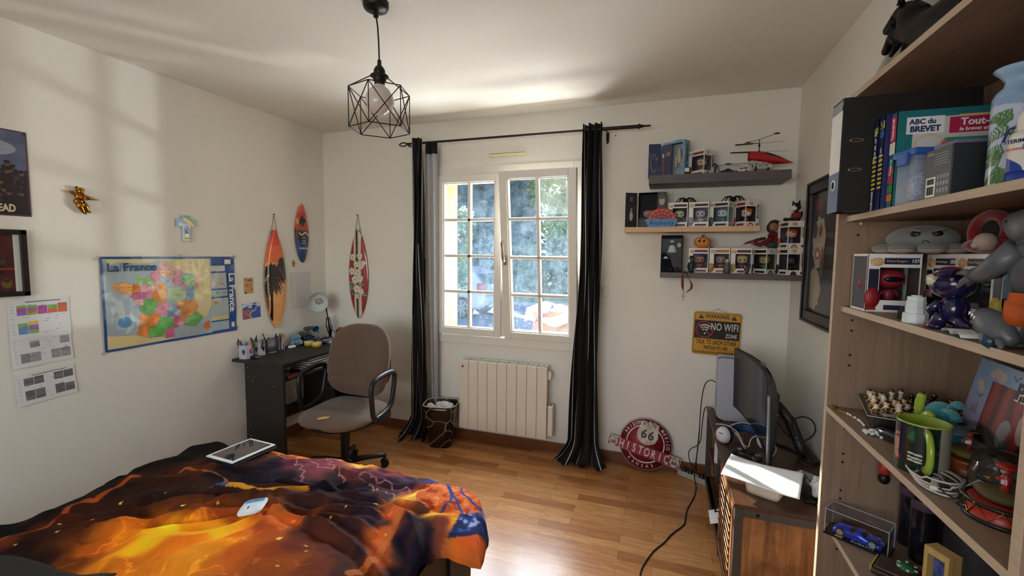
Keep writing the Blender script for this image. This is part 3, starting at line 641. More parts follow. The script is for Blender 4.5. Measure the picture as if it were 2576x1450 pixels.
tag(d_, 'rumpled black and orange duvet printed with flames and a burning basketball', 'duvet')
b = MB()
b.grid(40, 16, lambda u, v: (-2.36 + .75 * u, .30 + .56 * v - .12 * (1 - u) * v, .462 + .012 * math.sin(u * 9 + v * 4) - .05 * max(0, v - .9) * 5 - .1 * max(0, .05 - u) * 10)); o = b.build('blanket', M('dark_grey_blanket', '#26241f', .95, bmp=.4), solid=.02)
tag(o, 'dark grey blanket lying at the near left corner of the bed', 'blanket')
# tablet with a keyboard under it
t = thing('tablet', 'white framed tablet lying face up on the duvet near the desk', 'tablet', (-1.975, 1.612, .474), -1, rot=None)
t.rotation_euler = (R(-2), R(2), R(-1))
b = MB(); b.box(-.088, .088, -.122, .122, 0, .007); b.build('body', M('tablet_white', '#e8e8ea', .3), t, .003)
b = MB(); b.box(-.074, .074, -.106, .106, .0068, .0074); b.build('screen', M('dark_screen', '#08090b', .04, coat=1., spec=.8), t)
b = MB(); b.box(-.08, .10, -.125, .120, -.014, -.003); b.build('cover', M('cover_black', '#131216', .5), t, .003, label='black cover under the tablet')
t = thing('sachet', 'small white and blue sachet lying in the middle of the duvet', 'sachet', (-1.49, 1.255, .478), 20); t.rotation_euler = (R(6), R(-4), R(-58))
b = MB(); b.ell((0, 0, 0), (.062, .045, .008), 24, 8, .45); b.build('packet', M('sachet_white', '#dfe6ee', .5), t)
b = MB(); b.box(-.045, -.02, -.034, .034, .0075, .0088); b.build('blue_band', M('sachet_blue', '#5d9fcf', .5), t); b = MB(); b.box(.01, .028, -.012, -.008, .0075, .0088); b.build('print', BLK, t)
# ================= LEFT WALL =================
PRINT = MV('printed_gloss', .35, .3); PRINTM = MV('printed_matte', .7); INK = M('ink_blue', '#163a6c', .5); WHT = M('white_ink', '#e6e6e4', .5); BKI = M('black_ink', '#111010', .5)
def pts(s): return [tuple(float(v) / 1000 for v in a.split(',')) for a in s.split()]
# map of France
A = Art(.772, .512, 330, 220, '#1c4a8c'); A.rect(.012, .012, .60, .50, '#9fb0b8')
A.poly(pts("269,491 589,500 600,195 568,120 539,128 492,163 495,238 490,323 498,398 421,419 378,434 333,480"), '#d9cd96'); A.poly(pts("21,496 269,498 260,481 210,475 136,478 76,481 48,469"), '#d9cc90')
A.poly(pts("14,86 88,75 153,68 212,41 292,35 308,24 355,22 291,13 14,13"), '#dccb92')
MAPR = """e8a35a:50,360 77,364 113,370 123,359 152,360 154,332 142,300 103,309 68,324 52,344
e0893a:150,360 187,351 183,314 144,300
8fbf6a:156,413 171,415 180,402 183,389 237,393 243,365 260,355 256,338 219,351 170,357 169,382
d66a8e:238,417 282,437 293,406 283,376 263,362 242,380
f0b8c0:282,467 301,489 333,480 378,434 381,407 326,418 286,441
ecaf7c:285,446 377,421 371,381 308,388 293,406
d68aa8:372,403 404,443 421,419 410,379 408,333 369,340 358,372
a4bcd0:292,382 342,384 358,363 348,341 307,346
7fbf80:418,410 498,398 500,346 490,323 449,331 414,360
e8b0a0:497,389 531,392 513,308 492,328
d670a0:410,360 449,331 439,308 413,333
8fb8e0:448,326 499,318 488,272 458,242 439,257 438,304
b4d8a4:327,329 399,325 438,294 432,258 404,237 344,248 325,285
e09040:263,360 291,362 323,339 317,303 323,250 298,239 269,246 239,275 237,310 259,334
e8a0b0:187,349 219,349 258,334 252,304 209,303 185,313
d6709c:134,290 153,310 233,306 235,280 200,274 151,270
e8b8b0:148,268 193,273 202,236 168,239
6fae5a:200,272 247,270 273,241 255,200 230,170 177,192 176,234 202,236
e08ca8:273,237 326,236 332,213 319,161 286,169 262,216
7fa0c0:332,222 377,226 380,194 406,173 378,153 339,149 319,156 325,196
e8963c:382,235 418,241 495,238 513,194 488,163 444,126 400,135 387,157 406,177 380,199
e88c34:179,187 230,168 259,195 286,169 272,132 251,108 223,95 213,45 160,67 153,74 174,128
5fae50:286,156 339,147 364,119 354,88 307,73 293,40 256,42 220,39 219,96 263,111
d66a94:357,156 383,148 421,120 398,91 353,75 360,28 308,24 302,69 354,88
68b058:421,125 459,143 497,167 539,128 528,106 483,69 415,88
e07a30:557,92 582,93 582,44 559,33 541,70"""
rr = random.Random(3); regs = []
for L in MAPR.split('\n'):
    c, p = L.split(':'); P = pts(p); A.poly(P, '#' + c); cl = np.array(lin('#' + c)[:3]); m = A.inpoly(P)
    n = noise2(A.X, A.Y, 30, len(regs), 1); A.put(m & (n > .55), cl * .82); A.put(m & (n < .3), np.minimum(1, cl * 1.15)); regs.append(P)
for P in regs:
    A.line(P + P[:1], .0022, '#b0503c', .55); cx_ = sum(p[0] for p in P) / len(P); cy_ = sum(p[1] for p in P) / len(P)
    for k in range(5): x = cx_ + rr.uniform(-.03, .03); y = cy_ + rr.uniform(-.028, .028); A.seg(x, y, x + rr.uniform(.008, .02), y, .0024, '#3a2c2a', .7)
A.rect(.052, .107, .148, .195, '#8a9aa4'); A.rect(.054, .109, .146, .193, '#a9b9c2'); A.ell(.1, .15, .035, .03, '#4a8cc8')
for bx in ((.59, .414, .70, .452, '#c9ccc8'), (.592, .30, .707, .404, '#b8bab4'), (.597, .246, .712, .292, '#9cb0b4'), (.598, .087, .716, .235, '#a8b6b8'), (.60, .02, .716, .078, '#a0b4c0')): A.rect(*bx)
for k in range(22): y = .31 + .09 * rr.random(); x = .597 + .1 * rr.random(); A.seg(x, y, x + .02, y, .0018, '#5a5a58', .6)
A.ell(.64, .27, .012, .01, '#5aa05a'); A.ell(.69, .27, .012, .008, '#d07a3a'); A.ell(.63, .205, .014, .012, '#d07a3a'); A.rect(.598, .087, .716, .115, '#cfc08a')
A.rect(.70, .462, .745, .492, '#e8dcd8'); A.rect(.735, .03, .756, .062, '#d8d8d0')
t = thing('map_poster', 'glossy map of France with coloured regions and a blue border taped to the wall', 'map', (XL, 1.507, .93))
mp = A.mesh('sheet', frame((0, 0, 0), (0, 1, 0), (0, 0, 1)), t, PRINT, lambda X, Y: .0065 + .0035 * np.sin(X * 17 + Y * 9) + .003 * (noise2(X, Y, 14, 6, 2) - .5) * 2)
b = MB(); b.m(INK); b.text('La France', .062, frame((.017, .145, .452), (0, 1, 0), (0, 0, 1)), .022, sx=1.02); b.build('title', None, t); b = MB(); b.m(WHT); b.text('La France', .062, frame((.017, .738, .27), (0, 0, -1), (0, 1, 0)), .018, sx=1.1); b.build('side_title', None, t)
for (y, z, a) in ((-.01, .505, 40), (.775, .515, -40), (.0, .0, 30), (.775, .015, 50), (.40, .518, 10)):
    b = MB(); b.push(Matrix.Translation((.006, y, z)) @ Matrix.Rotation(R(a), 4, 'X')); b.box(0, .0006, -.016, .016, -.006, .006); b.pop(); b.build('tape', M('clear_tape', '#cfd0c4', .2, alpha=.55), t)
# tin sign with dark group picture (own abstract picture)
A = Art(.30, .385, 120, 150, '#4a5068'); n = noise2(A.X, A.Y, 18, 2, 4); n2 = noise2(A.X, A.Y, 40, 3, 3)
A.c[:] = (np.array(lin('#5a6480')[:3]) * (.5 + n[..., None])); A.ell(.17, .30, .09, .035, '#aab4c4', .7)
A.put((A.Y < .22 + .05 * np.sin(A.X * 20) + .03 * n), '#2c2830')
for k in range(16): x = .13 + .15 * rr.random(); y = .08 + .2 * rr.random() * (1 - abs(x - .2) * 2); A.ell(x, y - .03, .022, .03, '#241f26'); A.ell(x, y, .009, .012, '#6e5048'); A.ell(x, y + .008, .010, .007, '#1c1618')
A.put(n2 > .7, '#7a6058', .3); A.rect(0, 0, .30, .06, '#221e24'); A.rect(.293, 0, .30, .385, '#5a3a40'); A.rect(0, 0, .3, .006, '#5a3a40'); A.rect(0, .379, .3, .385, '#5a3a40')
t = thing('tin_sign', 'dark tin picture sign ending in the letters EAD, top left of the wall', 'sign', (XL + .004, .955, 1.628))
A.mesh('plate', frame((0, 0, 0), (0, 1, 0), (0, 0, 1)), t, PRINT, None, None, .002)
b = MB(); b.m(M('cream_ink', '#cfc8a8', .5)); b.text('DEAD', .046, frame((.001, .206, .033), (0, 1, 0), (0, 0, 1)), .04, sx=.66); b.build('lettering', None, t)
for z in (.01, .375):
    b = MB(); b.cyl((.0, .29, z), (.003, .29, z), .003, .003, 8); b.build('nail', BLK, t)
# framed dark picture
t = thing('framed_picture', 'black framed dark red picture with a white strip, above the timetables', 'picture', (XL, .93, 1.262))
b = MB()
for bx in ((0, .022, 0, .295, 0, .022), (0, .022, 0, .295, .281, .303), (0, .022, 0, .022, 0, .303), (0, .022, .273, .295, 0, .303)): b.box(*bx)
b.build('frame', M('black_frame', '#1a1416', .35), t, .002)
A = Art(.253, .261, 110, 110, '#3a1014'); n = noise2(A.X, A.Y, 22, 9, 4); A.c[:] = np.array(lin('#4a1418')[:3]) * (.3 + 1.3 * n[..., None])
for k in range(14): x = .08 + .14 * rr.random(); y = .03 + .2 * rr.random(); A.ell(x, y, .018, .022, ('#6a5a20', '#4a3a30', '#20100e', '#7a4a2a')[k % 4], .8); A.ell(x, y + .012, .012, .008, '#14100c', .8)
A.rect(.06, .10, .23, .108, '#a03020', .7); A.rect(.232, 0, .253, .261, '#cfd4d0')
A.mesh('picture', frame((.008, .021, .021), (0, 1, 0), (0, 0, 1)), t, PRINT)
# timetables
GR = ('#b05aa0', '#e0c040', '#d07050', '#6f8fc8', '#80b860', '#c87048', '#9a70b8')
PAPM = MV('sheet_print', .75)
for i, (y, z, w, h, rot, lb) in enumerate(((1.150, 1.055, .222, .190, 0.5, 'white timetable sheet with coloured cells, topmost of three'), (1.152, .925, .222, .145, 1.5, 'white timetable sheet with grey cells, between the other two'), (1.160, .745, .222, .150, 2.5, 'white timetable sheet with dark grey cells, lowest of three'))):
    A = Art(w, h, 150, 100, '#dcdce0'); gc = [GR, ('#9a9a9c', '#88888a'), ('#77777a', '#666669')][i]; r2 = random.Random(i)
    A.rect(.06, h - .016, .19, h - .013, '#444444')
    for cx_ in range(5):
        for (ya, yb) in ((.60, .84), (.14, .44)):
            if i and r2.random() < .3 or (yb < .5 and cx_ in (2,)) or (i == 0 and yb < .5 and cx_ > 2): continue
            y0 = ya; x0 = .03 + cx_ * .037
            while y0 < yb - .03:
                dh = r2.choice((.06, .09, .12)); A.rect(x0, h * y0, x0 + .0355, h * min(yb, y0 + dh), r2.choice(gc)); y0 += dh
    for k in range(60): x = .03 + r2.random() * .17; yy = h * (.12 + .75 * r2.random()); A.seg(x, yy, x + .012, yy, .0012, '#3c3c40', .6)
    for k in range(10): A.seg(.012, h * (.15 + .075 * k), .02, h * (.15 + .075 * k), .0014, '#555558', .8)
    o = A.mesh('timetable_sheet', frame((0, 0, 0), (0, 1, 0), (0, 0, 1)), None, PAPM, lambda X, Y: .0045 + .002 * np.sin(X * 30) + .0015 * np.cos(Y * 28)); o.location = (XL - .0005, y, z); o.rotation_euler = (R(rot), 0, 0)
    tag(o, lb, 'timetable', 'timetables on the left wall')
# gilded cherub
GOLD = M('gilt', '#a8752a', .25, 1., var=.15, vs=80, bmp=.3, bs=120)
t = thing('cherub_ornament', 'small gilded cherub figure hanging from a nail on the left wall', 'ornament', (XL, 1.425, 1.73))
b = MB(); b.ell((.022, .010, .040), (.015, .015, .016), 16, 12); b.ell((.021, .009, .050), (.017, .018, .010)); b.ell((.020, .004, .014), (.016, .018, .020)); b.ell((.018, .004, -.010), (.018, .023, .014))
b.tube([(.022, .012, -.012), (.030, .024, -.034), (.022, .034, -.056), (.022, .046, -.062)], [.014, .013, .009, .005]); b.tube([(.022, -.004, -.012), (.026, .004, -.038), (.020, .018, -.062), (.020, .030, -.070)], [.013, .012, .008, .005])
b.tube([(.024, .016, .022), (.036, .030, .012), (.034, .050, .008), (.028, .064, .004)], [.008, .008, .007, .004]); b.tube([(.024, -.004, .020), (.038, .008, .006), (.036, .030, .002)], [.008, .008, .006]); b.tube([(.036, .022, .004), (.034, .078, .004)], [.006, .002], 8)
b.build('body', GOLD, t)
for s, y1, z1 in ((1, -.045, .036), (-1, .045, .022)):
    b = MB(); b.tube([(.012, .0, .016), (.010, y1 * .5, z1 * .8 + .006), (.008, y1 * 1.1, z1)], [.014, .017, .002], 10, flat=.35); b.build('wing', GOLD, t)
b = MB(); b.cyl((0, 0, .060), (.014, 0, .060), .002); b.ell((.014, 0, .060), (.002, .005, .005)); b.tube([(.012, 0, .06), (.016, .003, .04)], .0012, 6); b.build('nail', BLK, t)
# painted cross
t = thing('wall_cross', 'small painted wooden cross with a rainbow and a white church', 'cross', (XL, 1.958, 1.617))
A = Art(.112, .156, 80, 110, '#8db4e0'); n = noise2(A.X, A.Y, 40, 2, 3); A.put(n > .58, '#c8dcf0')
for r_x, c in ((.098, '#7ab08a'), (.090, '#e8dc90'), (.080, '#f0c878'), (.074, '#f0a8a0')): A.put((np.hypot(A.X - .012, A.Y - .055) > r_x) & (A.X > .045), c) if 0 else None
d = np.hypot(A.X - .02, A.Y - .045)
for lo, hi, c in ((.078, .084, '#f0b0a0'), (.084, .091, '#f4d888'), (.091, .099, '#e8e0a0'), (.099, .13, '#7aa890')): A.put((d > lo) & (d < hi) & (A.X > .04), c)
A.poly([(.052, .078), (.044, .045), (.068, .045)], '#4a5c78'); A.rect(.046, .022, .07, .045, '#f0ecd8'); A.rect(.04, 0, .09, .012, '#e8dc98'); A.rect(.04, .012, .09, .02, '#7a9a78'); A.ell(.075, .07, .004, .004, '#b04050'); A.ell(.067, .078, .004, .004, '#b04050')
keep = ((A.X > .036) & (A.X < .080)) | ((A.Y > .087) & (A.Y < .132))
A.mesh('cross', frame((.016, -.056, -.078), (0, 1, 0), (0, 0, 1)), t, PRINT, None, keep, .015)
# cards and scraps
def card(nm, lb, cat, y, z, w, h, rot, paint, nx=70, ny=60, mat=None):
    A = Art(w, h, nx, ny, '#cccccc'); paint(A); o = A.mesh(nm, frame((0, 0, 0), (0, 1, 0), (0, 0, 1)), None, mat or PAPM, lambda X, Y: .002 + .0015 * np.sin(X * 20 + 1)); o.location = (XL, y, z); o.rotation_euler = (R(rot), 0, 0); tag(o, lb, cat); return o
def p1(A):
    A.c[:] = lin('#c89a68')[:3]
    for x, y, s in ((.012, .105, .009), (.022, .06, .012), (.06, .03, .008), (.05, .07, .006)): A.ell(x, y, s, s, '#a05a48'); A.ell(x, y, s * .4, s * .4, '#d8b080')
    A.seg(.03, .093, .062, .095, .007, '#3a2418'); A.seg(.04, .03, .05, .06, .003, '#8a4a30'); A.ell(.012, .006, .008, .006, '#222222')
card('greeting_card', 'small brown card with red flowers stuck beside the map', 'card', 2.352, 1.178, .075, .112, 1, p1)
def p2(A):
    A.c[:] = lin('#3f62b0')[:3]; n = noise2(A.X, A.Y * 2, 30, 3, 3); A.put((A.Y > .07) & (n > .5), '#c8d0e8'); A.put((A.Y > .07) & (n < .35), '#3a3f8c'); A.poly([(0, 0), (.07, 0), (.055, .03), (.10, .06), (0, .066)], '#b8705a'); A.put((A.X < .06) & (A.Y < .05) & (n > .55), '#8a5a90'); A.line([(.075, 0), (.055, .025), (.07, .045), (.11, .06)], .004, '#e8e8f0')
card('postcard', 'blue postcard of a coast stuck under the small brown card', 'postcard', 2.333, .995, .15, .112, 1, p2)
def p3(A):
    A.c[:] = lin('#d6d2d2')[:3]; r2 = random.Random(5)
    for k in range(11):
        y = .245 - k * .02; x = .02 + (.05 if k == 10 else 0)
        while x < .2:
            l = r2.uniform(.008, .03); yy = y + r2.uniform(-.002, .002); A.seg(x, yy, x + l, yy + r2.uniform(-.002, .002), .0022, '#8a7894', .6); x += l + .012
    for x in (.05, .08, .105, .13, .16): A.seg(x, .268, x + .008, .275, .003, '#6a5a90', .8)
card('handwritten_letter', 'pale handwritten letter sheet taped up behind the desk lamp', 'letter', 2.765, 1.018, .218, .298, 0, p3, 130, 120)
for i, (y, z) in enumerate(((2.492, 1.236), (2.485, 1.19))):
    b = MB(); b.box(0, .001, -.008, .008, -.005, .005); o = b.build('paper_scrap', M('scrap', '#cfcfca', .6)); o.location = (XL, y, z); o.rotation_euler = (R(35 * i), 0, 0); tag(o, 'tiny pale paper scrap stuck to the wall right of the brown card', 'paper scrap', 'paper scraps beside the brown card')
t = thing('charm', 'tiny gold figure charm pinned left of the small surfboard tip', 'charm', (XL, 2.80, 1.385)); b = MB(); b.ell((.006, 0, .018), (.005, .008, .008)); b.ell((.006, 0, -.008), (.005, .007, .018)); b.tube([(.006, -.014, .004), (.006, .014, .004)], .003, 6); b.build('body', GOLD, t); b = MB(); b.cyl((0, 0, .024), (.006, 0, .024), .003, .003, 8); b.build('pin', BLK, t)
# surfboards
def surfboard(nm, label, T0, L, W_, paint, nail=None, strap=.1):
    t = thing(nm, label, 'surfboard', (0, 0, 0)); t.matrix_world = T0
    nx, ny = 70, 200; A = Art(W_, L, nx, ny, '#ffffff'); v = np.linspace(0, 1, ny)
    hw = W_ / 2 * np.clip(np.sin(np.pi * v ** .92), 0, 1) ** .62; hw[0] = hw[-1] = .0015; hw = np.maximum(hw, .0015)
    A.X = W_ / 2 + (np.linspace(-1, 1, nx)[None, :] * hw[:, None]); A.Y = np.repeat((v * L)[:, None], nx, 1)
    paint(A); s = np.linspace(-1, 1, nx)[None, :]
    A.mesh('board', Matrix.Translation((-W_ / 2, 0, .012)), t, MV('board_gloss', .18, .6), lambda X, Y: .011 * (1 - s ** 4) + 0 * X, None, .011)
    if nail:
        b = MB(); b.tube([(-.028, L - .035, .010), (0, L + nail, .010), (.028, L - .035, .010)], .0028, 6); b.tube([(-.028, L - .035, .010), (-.03, L - .06, .002)], .0028, 6); b.build('hanging_cord', M('jute', '#8a7558', .9), t)
        b = MB(); b.cyl((0, L + nail, 0), (0, L + nail, .018), .002, .002, 8); b.cyl((0, L + nail, .018), (0, L + nail, .02), .005, .005, 8); b.build('nail', BLK, t)
    return t
def palm(A, x, y, s, n=26, seed=0, dirn=0):
    r2 = random.Random(seed)
    for k in range(n):
        a = r2.uniform(0, 2 * math.pi); l = s * r2.uniform(.6, 1.); P = []
        for q in range(8): u = q / 7; P.append((x + l * u * math.cos(a), y + l * u * math.sin(a) - l * .45 * u * u))
        A.line(P, .009, '#17110e'); 
        for q in range(2, 8):
            for sg in (-1, 1): px, py = P[q]; A.seg(px, py, px + .03 * s / .1 * math.cos(a + sg * .7), py + .03 * s / .1 * math.sin(a + sg * .7) - .012, .004, '#17110e')
def s1(A):
    Y = A.Y; L = .749
    for lo, c in ((0, '#e8b070'), (.06, '#f0a468'), (.16, '#eda060'), (.50, '#e8723a'), (.56, '#e8693a'), (.63, '#e0503a'), (.68, '#d8402e')): A.put(Y >= lo, c)
    A.put((Y > .19) & (Y < .47), '#f0ab68'); palm(A, .05, .42, .115, 40, 1); palm(A, .19, .50, .085, 26, 2)
    A.poly([(.035, .06), (.058, .06), (.062, .38), (.045, .38)], '#17110e'); A.put((A.X < .028) & (Y < .34) & (Y > .1), '#1c140f', .8)
surfboard('surfboard', 'large orange surfboard with black palm trees hanging over the desk', frame((XL + .004, 2.612, .897), (0, 1, 0), (0, 0, 1)), .749, .197, s1, .115)
def s2f(A):
    Y = A.Y; n = noise2(A.X * 3, A.Y, 12, 3, 3); t_ = Y / .478
    for lo, c in ((0, '#1c3c6c'), (.18, '#1d4a80'), (.36, '#3a2530'), (.5, '#4a2428'), (.56, '#c04a30'), (.66, '#e08a4a'), (.74, '#c84038'), (.85, '#d85a40'), (.95, '#e07a50')): A.put(t_ + .06 * (n - .5) >= lo, c)
    palm(A, .07, .36, .035, 16, 5); A.line([(.072, .29), (.07, .35)], .004, '#1a1210'); A.put((np.abs(Y - .235 - .01 * np.sin(A.X * 80)) < .006) & (A.X > .03), '#d8d8dc')
    for y in (.20, .175, .155): A.put((np.abs(np.hypot(A.X - .08, A.Y - y + .012) - .018) < .0025) & (A.Y > y - .006), '#c0c4d0')
sb = surfboard('surfboard', 'small red and blue sunset surfboard high in the room corner', frame((XL, 2.888, 1.393), (0, 1, 0), (0, 0, 1)), .478, .147, s2f)
b = MB(); b.m(WHT); b.text('Angeles Surf', .02, frame((.005, .118, .0245), (1, 0, 0), (0, 1, 0)), .02, sx=.9); b.build('lettering', None, sb)
for v in b.v[:1]: pass
sb.children[-1].location = (0, 0, 0)
def s3f(A):
    X, Y = A.X, A.Y; A.c[:] = lin('#9c2f34')[:3]; cx_ = .0975
    A.put(np.abs(X - cx_) < .036, '#d8cdb8'); A.put(np.abs(X - cx_ + .004) < .0085, '#2c1a18'); A.put(np.abs(X - cx_ - .012) < .0015, '#2c1a18'); A.put(np.abs(X - cx_ + .02) < .0015, '#2c1a18')
    r2 = random.Random(9)
    for k in range(14): x = r2.uniform(.02, .18); y = r2.uniform(.18, .42); A.ell(x, y, .03, .012, '#5f7068'); A.ell(x, y, .024, .008, '#7c8c80')
    for (x, y, s) in ((.05, .52, .032), (.12, .53, .03), (.085, .46, .03), (.135, .45, .03), (.04, .40, .034), (.10, .39, .036), (.155, .47, .024), (.07, .33, .038), (.12, .34, .034), (.09, .25, .038), (.13, .23, .028), (.085, .19, .024)):
        a0 = r2.uniform(0, 6)
        for col, k_ in (('#3a2f28', 1.12), ('#ddd5c2', 1.0)):
            for q in range(5): a = a0 + q * 1.257; A.ell(x + s * .55 * math.cos(a), y + s * .55 * math.sin(a), s * .42 * k_, s * .42 * k_, col)
        A.ell(x, y, s * .18, s * .18, '#8a7a50')
sg = surfboard('surfboard', 'red and cream surfboard with white flowers hanging left of the curtain', FR(-2.449, YB - .004, .92), .755, .195, s3f, .12)

# ================= DESK TOP =================
DZ = .7355
def pen(x, y, z, tx, ty, col, l=.12, r=.0042, grp='', lb=''):
    b = MB(); b.m(M('pen_' + col, col, .35)); p = Vector((x, y, z)); d = Vector((tx, ty, 1)).normalized(); b.cyl(p, p + d * l * .8, r, r, 8); b.m(BKI if col != '#1a1a1c' else WHT); b.cyl(p + d * l * .8, p + d * l, r * .85, r * .5, 8); o = b.build('pen'); tag(o, lb, 'pen', grp); return o
def cup(nm, label, x, y, r, h, n, mat, pens, lb, seed, extra=None):
    t = thing(nm, label, 'pen pot', (x, y, DZ), 15)
    b = MB(); pr = [(r * .98, .0), (r, h), (r - .003, h), (r - .004, .004), (.001, .004)]; b.lathe([(.001, 0)] + pr, n); b.sm = [n > 12] * len(b.sm); b.build('pot', mat, t)
    if extra: extra(t)
    r2 = random.Random(seed)
    for c in pens: a = r2.uniform(0, 6.28); q = r2.uniform(.2, .55) * r; pen(x + q * math.cos(a), y + q * math.sin(a), DZ + .006, .28 * math.cos(a), .28 * math.sin(a), c, r2.uniform(.115, .145), .0045, 'pens in the ' + nm.replace('_', ' ') + ' ' + lb, 'coloured pen standing in the ' + lb)
def logo(col2):
    def f(t):
        for a, c in ((-75, '#3c4448'), (-15, col2)):
            b = MB(); b.m(M('pot_mark' + c, c, .5)); q = .0435
            b.push(Matrix.Rotation(R(a), 4, 'Z') @ Matrix.Translation((q, 0, .05)) @ Matrix.Rotation(R(90), 4, 'Y')); b.ell((-.004, 0, 0), (.014, .012, .0015), 16, 6); b.cyl((.008, 0, 0), (.02, 0, 0), .007, .002, 8); b.pop(); b.build('emblem', None, t)
    return f
HX = M('pot_grey', '#b8bcc8', .35)
cup('pen_pot', 'hexagonal pale grey pen pot at the near end of the desk', -2.735, 2.292, .047, .095, 6, HX, ['#2c6a3a', '#e0632a', '#d84a2a', '#d05030', '#2a6ab8', '#3a9ac0', '#3a5a98', '#c03028'], 'hexagonal pot at the near end', 1, logo('#c04a50'))
cup('pen_pot', 'hexagonal grey pen pot with a black balloon mark, second along the desk', -2.735, 2.395, .047, .10, 6, HX, ['#8a2a38', '#1a1a1c', '#3a4a3a', '#a03048', '#2a3a88', '#6a8a70', '#702838', '#c8ccd0'], 'pot with the balloon mark', 2, logo('#181818'))
MESH = M('pot_mesh', '#9a9ca4', .35, .7, alpha=.55)
cup('pen_pot', 'round silver mesh pen pot, third along the desk', -2.745, 2.50, .046, .095, 24, MESH, ['#1a3a9a', '#1a1a1c', '#2a5ab8', '#1f3c98', '#3a3a40', '#1a1a1c', '#d8d8d8'], 'silver mesh pot', 3, lambda t: [MB().lathe([(.044, .0), (.047, .0), (.047, .003), (.044, .003)], 24, caps=False).build('rim', M('rim_metal', '#c8c8cc', .3, .8), t), MB().lathe([(.045, .093), (.048, .093), (.048, .096), (.045, .096)], 24, caps=False).build('rim', M('rim_metal', '#c8c8cc', .3, .8), t)])
t = thing('computer_mouse', 'black mouse at the foot of the near pen pot', 'mouse', (-2.665, 2.30, DZ), 30); b = MB(); b.ell((0, 0, .012), (.032, .02, .013)); b.build('shell', M('mouse_black', '#131318', .2), t); b = MB(); b.tube([(.03 * math.cos(a), .019 * math.sin(a), .012) for a in np.linspace(-1.2, 1.2, 12)], .002, 6); b.build('side_strip', WHT, t)
t = thing('stationery_box', 'upright cardboard eraser box with blue and yellow print beside the mesh pot', 'box', (-2.74, 2.585, DZ), 12)
b = MB(); b.box(-.02, .02, -.028, .028, 0, .118); b.build('carton', M('carton_brown', '#a08a78', .6), t); b = MB(); b.m(M('print_blue', '#2a3a8a', .5)); b.box(.0199, .021, -.028, -.012, 0, .112); b.m(M('print_yel', '#e0c030', .5)); b.box(.0199, .021, .0, .022, .06, .085); b.m(WHT); b.box(.0199, .0208, -.01, .026, .01, .058); b.m(M('print_blue')); b.box(.0205, .0212, .004, .018, .012, .05); b.build('print', None, t)
t = thing('eraser', 'rounded white eraser lying in front of the blue bag', 'eraser', (-2.70, 2.66, DZ), 70); b = MB(); b.ell((0, 0, .011), (.03, .014, .011), 20, 10, .7); b.build('body', WHT, t)
def crumple(nm, lb, cat, c, s, mat, seed, fr=2.2, amp=.7, grp=None):
    b = MB(); b.ell((0, 0, 0), (1, 1, 1), 26, 18)
    b.v = [tuple(Vector(p) * (.8 + amp * mathutils.noise.noise(Vector(p) * fr + Vector((seed * 5., 0, 0))))) for p in b.v]; b.v = [(x, y, max(z, -.8)) for x, y, z in b.v]; b.sm = [False] * len(b.sm)
    o = b.build(nm, mat); o.location = c; o.scale = s; tag(o, lb, cat, grp); return o
crumple('plastic_bag', 'crumpled pale blue plastic bag on the desk against the wall', 'bag', (-2.745, 2.745, DZ + .042), (.042, .05, .052), M('bag_blue', '#8aa8c4', .3, alpha=.8), 1)
crumple('plastic_bag', 'dark blue crumpled wrapper pile behind the yellow tins', 'wrapper', (-2.735, 2.865, DZ + .036), (.05, .055, .045), M('wrap_dark', '#2c3854', .35, var=.8, vs=60), 2)
crumple('cloth', 'crumpled grey cloth on top of the blue wrappers', 'cloth', (-2.752, 2.84, DZ + .083), (.042, .06, .022), M('cloth_grey', '#6a655c', .8, var=.3, vs=50), 3)
t = thing('tape_dispenser', 'dark grey tape dispenser resting on the crumpled cloth', 'tape dispenser', (-2.74, 2.885, DZ + .118), 0, rot=(22, 0, 70)); b = MB(); b.ell((0, 0, 0), (.05, .016, .013), 20, 10, .6); b.build('body', M('disp_grey', '#4a4d54', .4), t)
t = thing('funnel', 'small bright blue plastic funnel behind the dark wrappers', 'funnel', (-2.735, 2.965, DZ + .085), rot=(50, 20, 0)); b = MB(); b.lathe([(.005, -.03), (.007, 0), (.028, .03), (.026, .03)], 20, caps=False); b.build('cone', M('funnel_blue', '#2a6ac8', .3), t)
t = thing('paint_set', 'low heap of small coloured tubes between wrappers and lamp', 'paint set', (-2.70, 2.955, DZ), 20)
for k, c in enumerate(('#c8ccd4', '#7a3a38', '#3a5a9a', '#b8b0a0', '#c06a40', '#3a4a5a', '#2c5ab0')):
    b = MB(); b.cyl((-.05 + .014 * k, -.045, .012 + .007 * (k % 3)), (-.04 + .014 * k, .045, .02 + .005 * (k % 2)), .008, .004, 10); b.build('tube', M('tube' + c, c, .4), t)
YT = M('tin_yellow', '#e0c030', .3); YL = M('tin_lid', '#d6c87a', .25)
for i, (x, y, lb) in enumerate(((-2.665, 2.80, 'round yellow tin with a plain lid, nearer the wall'), (-2.575, 2.785, 'round yellow tin with a printed white lid, nearer the desk edge'))):
    t = thing('yellow_tin', lb, 'tin', (x, y, DZ)); b = MB(); b.lathe([(.001, 0), (.037, 0), (.037, .022)], 32); b.build('base', YT, t); b = MB(); b.lathe([(.0385, .018), (.0385, .031), (.036, .033), (.001, .033)], 32); b.build('lid', YL, t)
    if i: b = MB(); b.box(-.004, .03, -.02, .02, .0331, .0336); b.build('sticker', WHT, t)
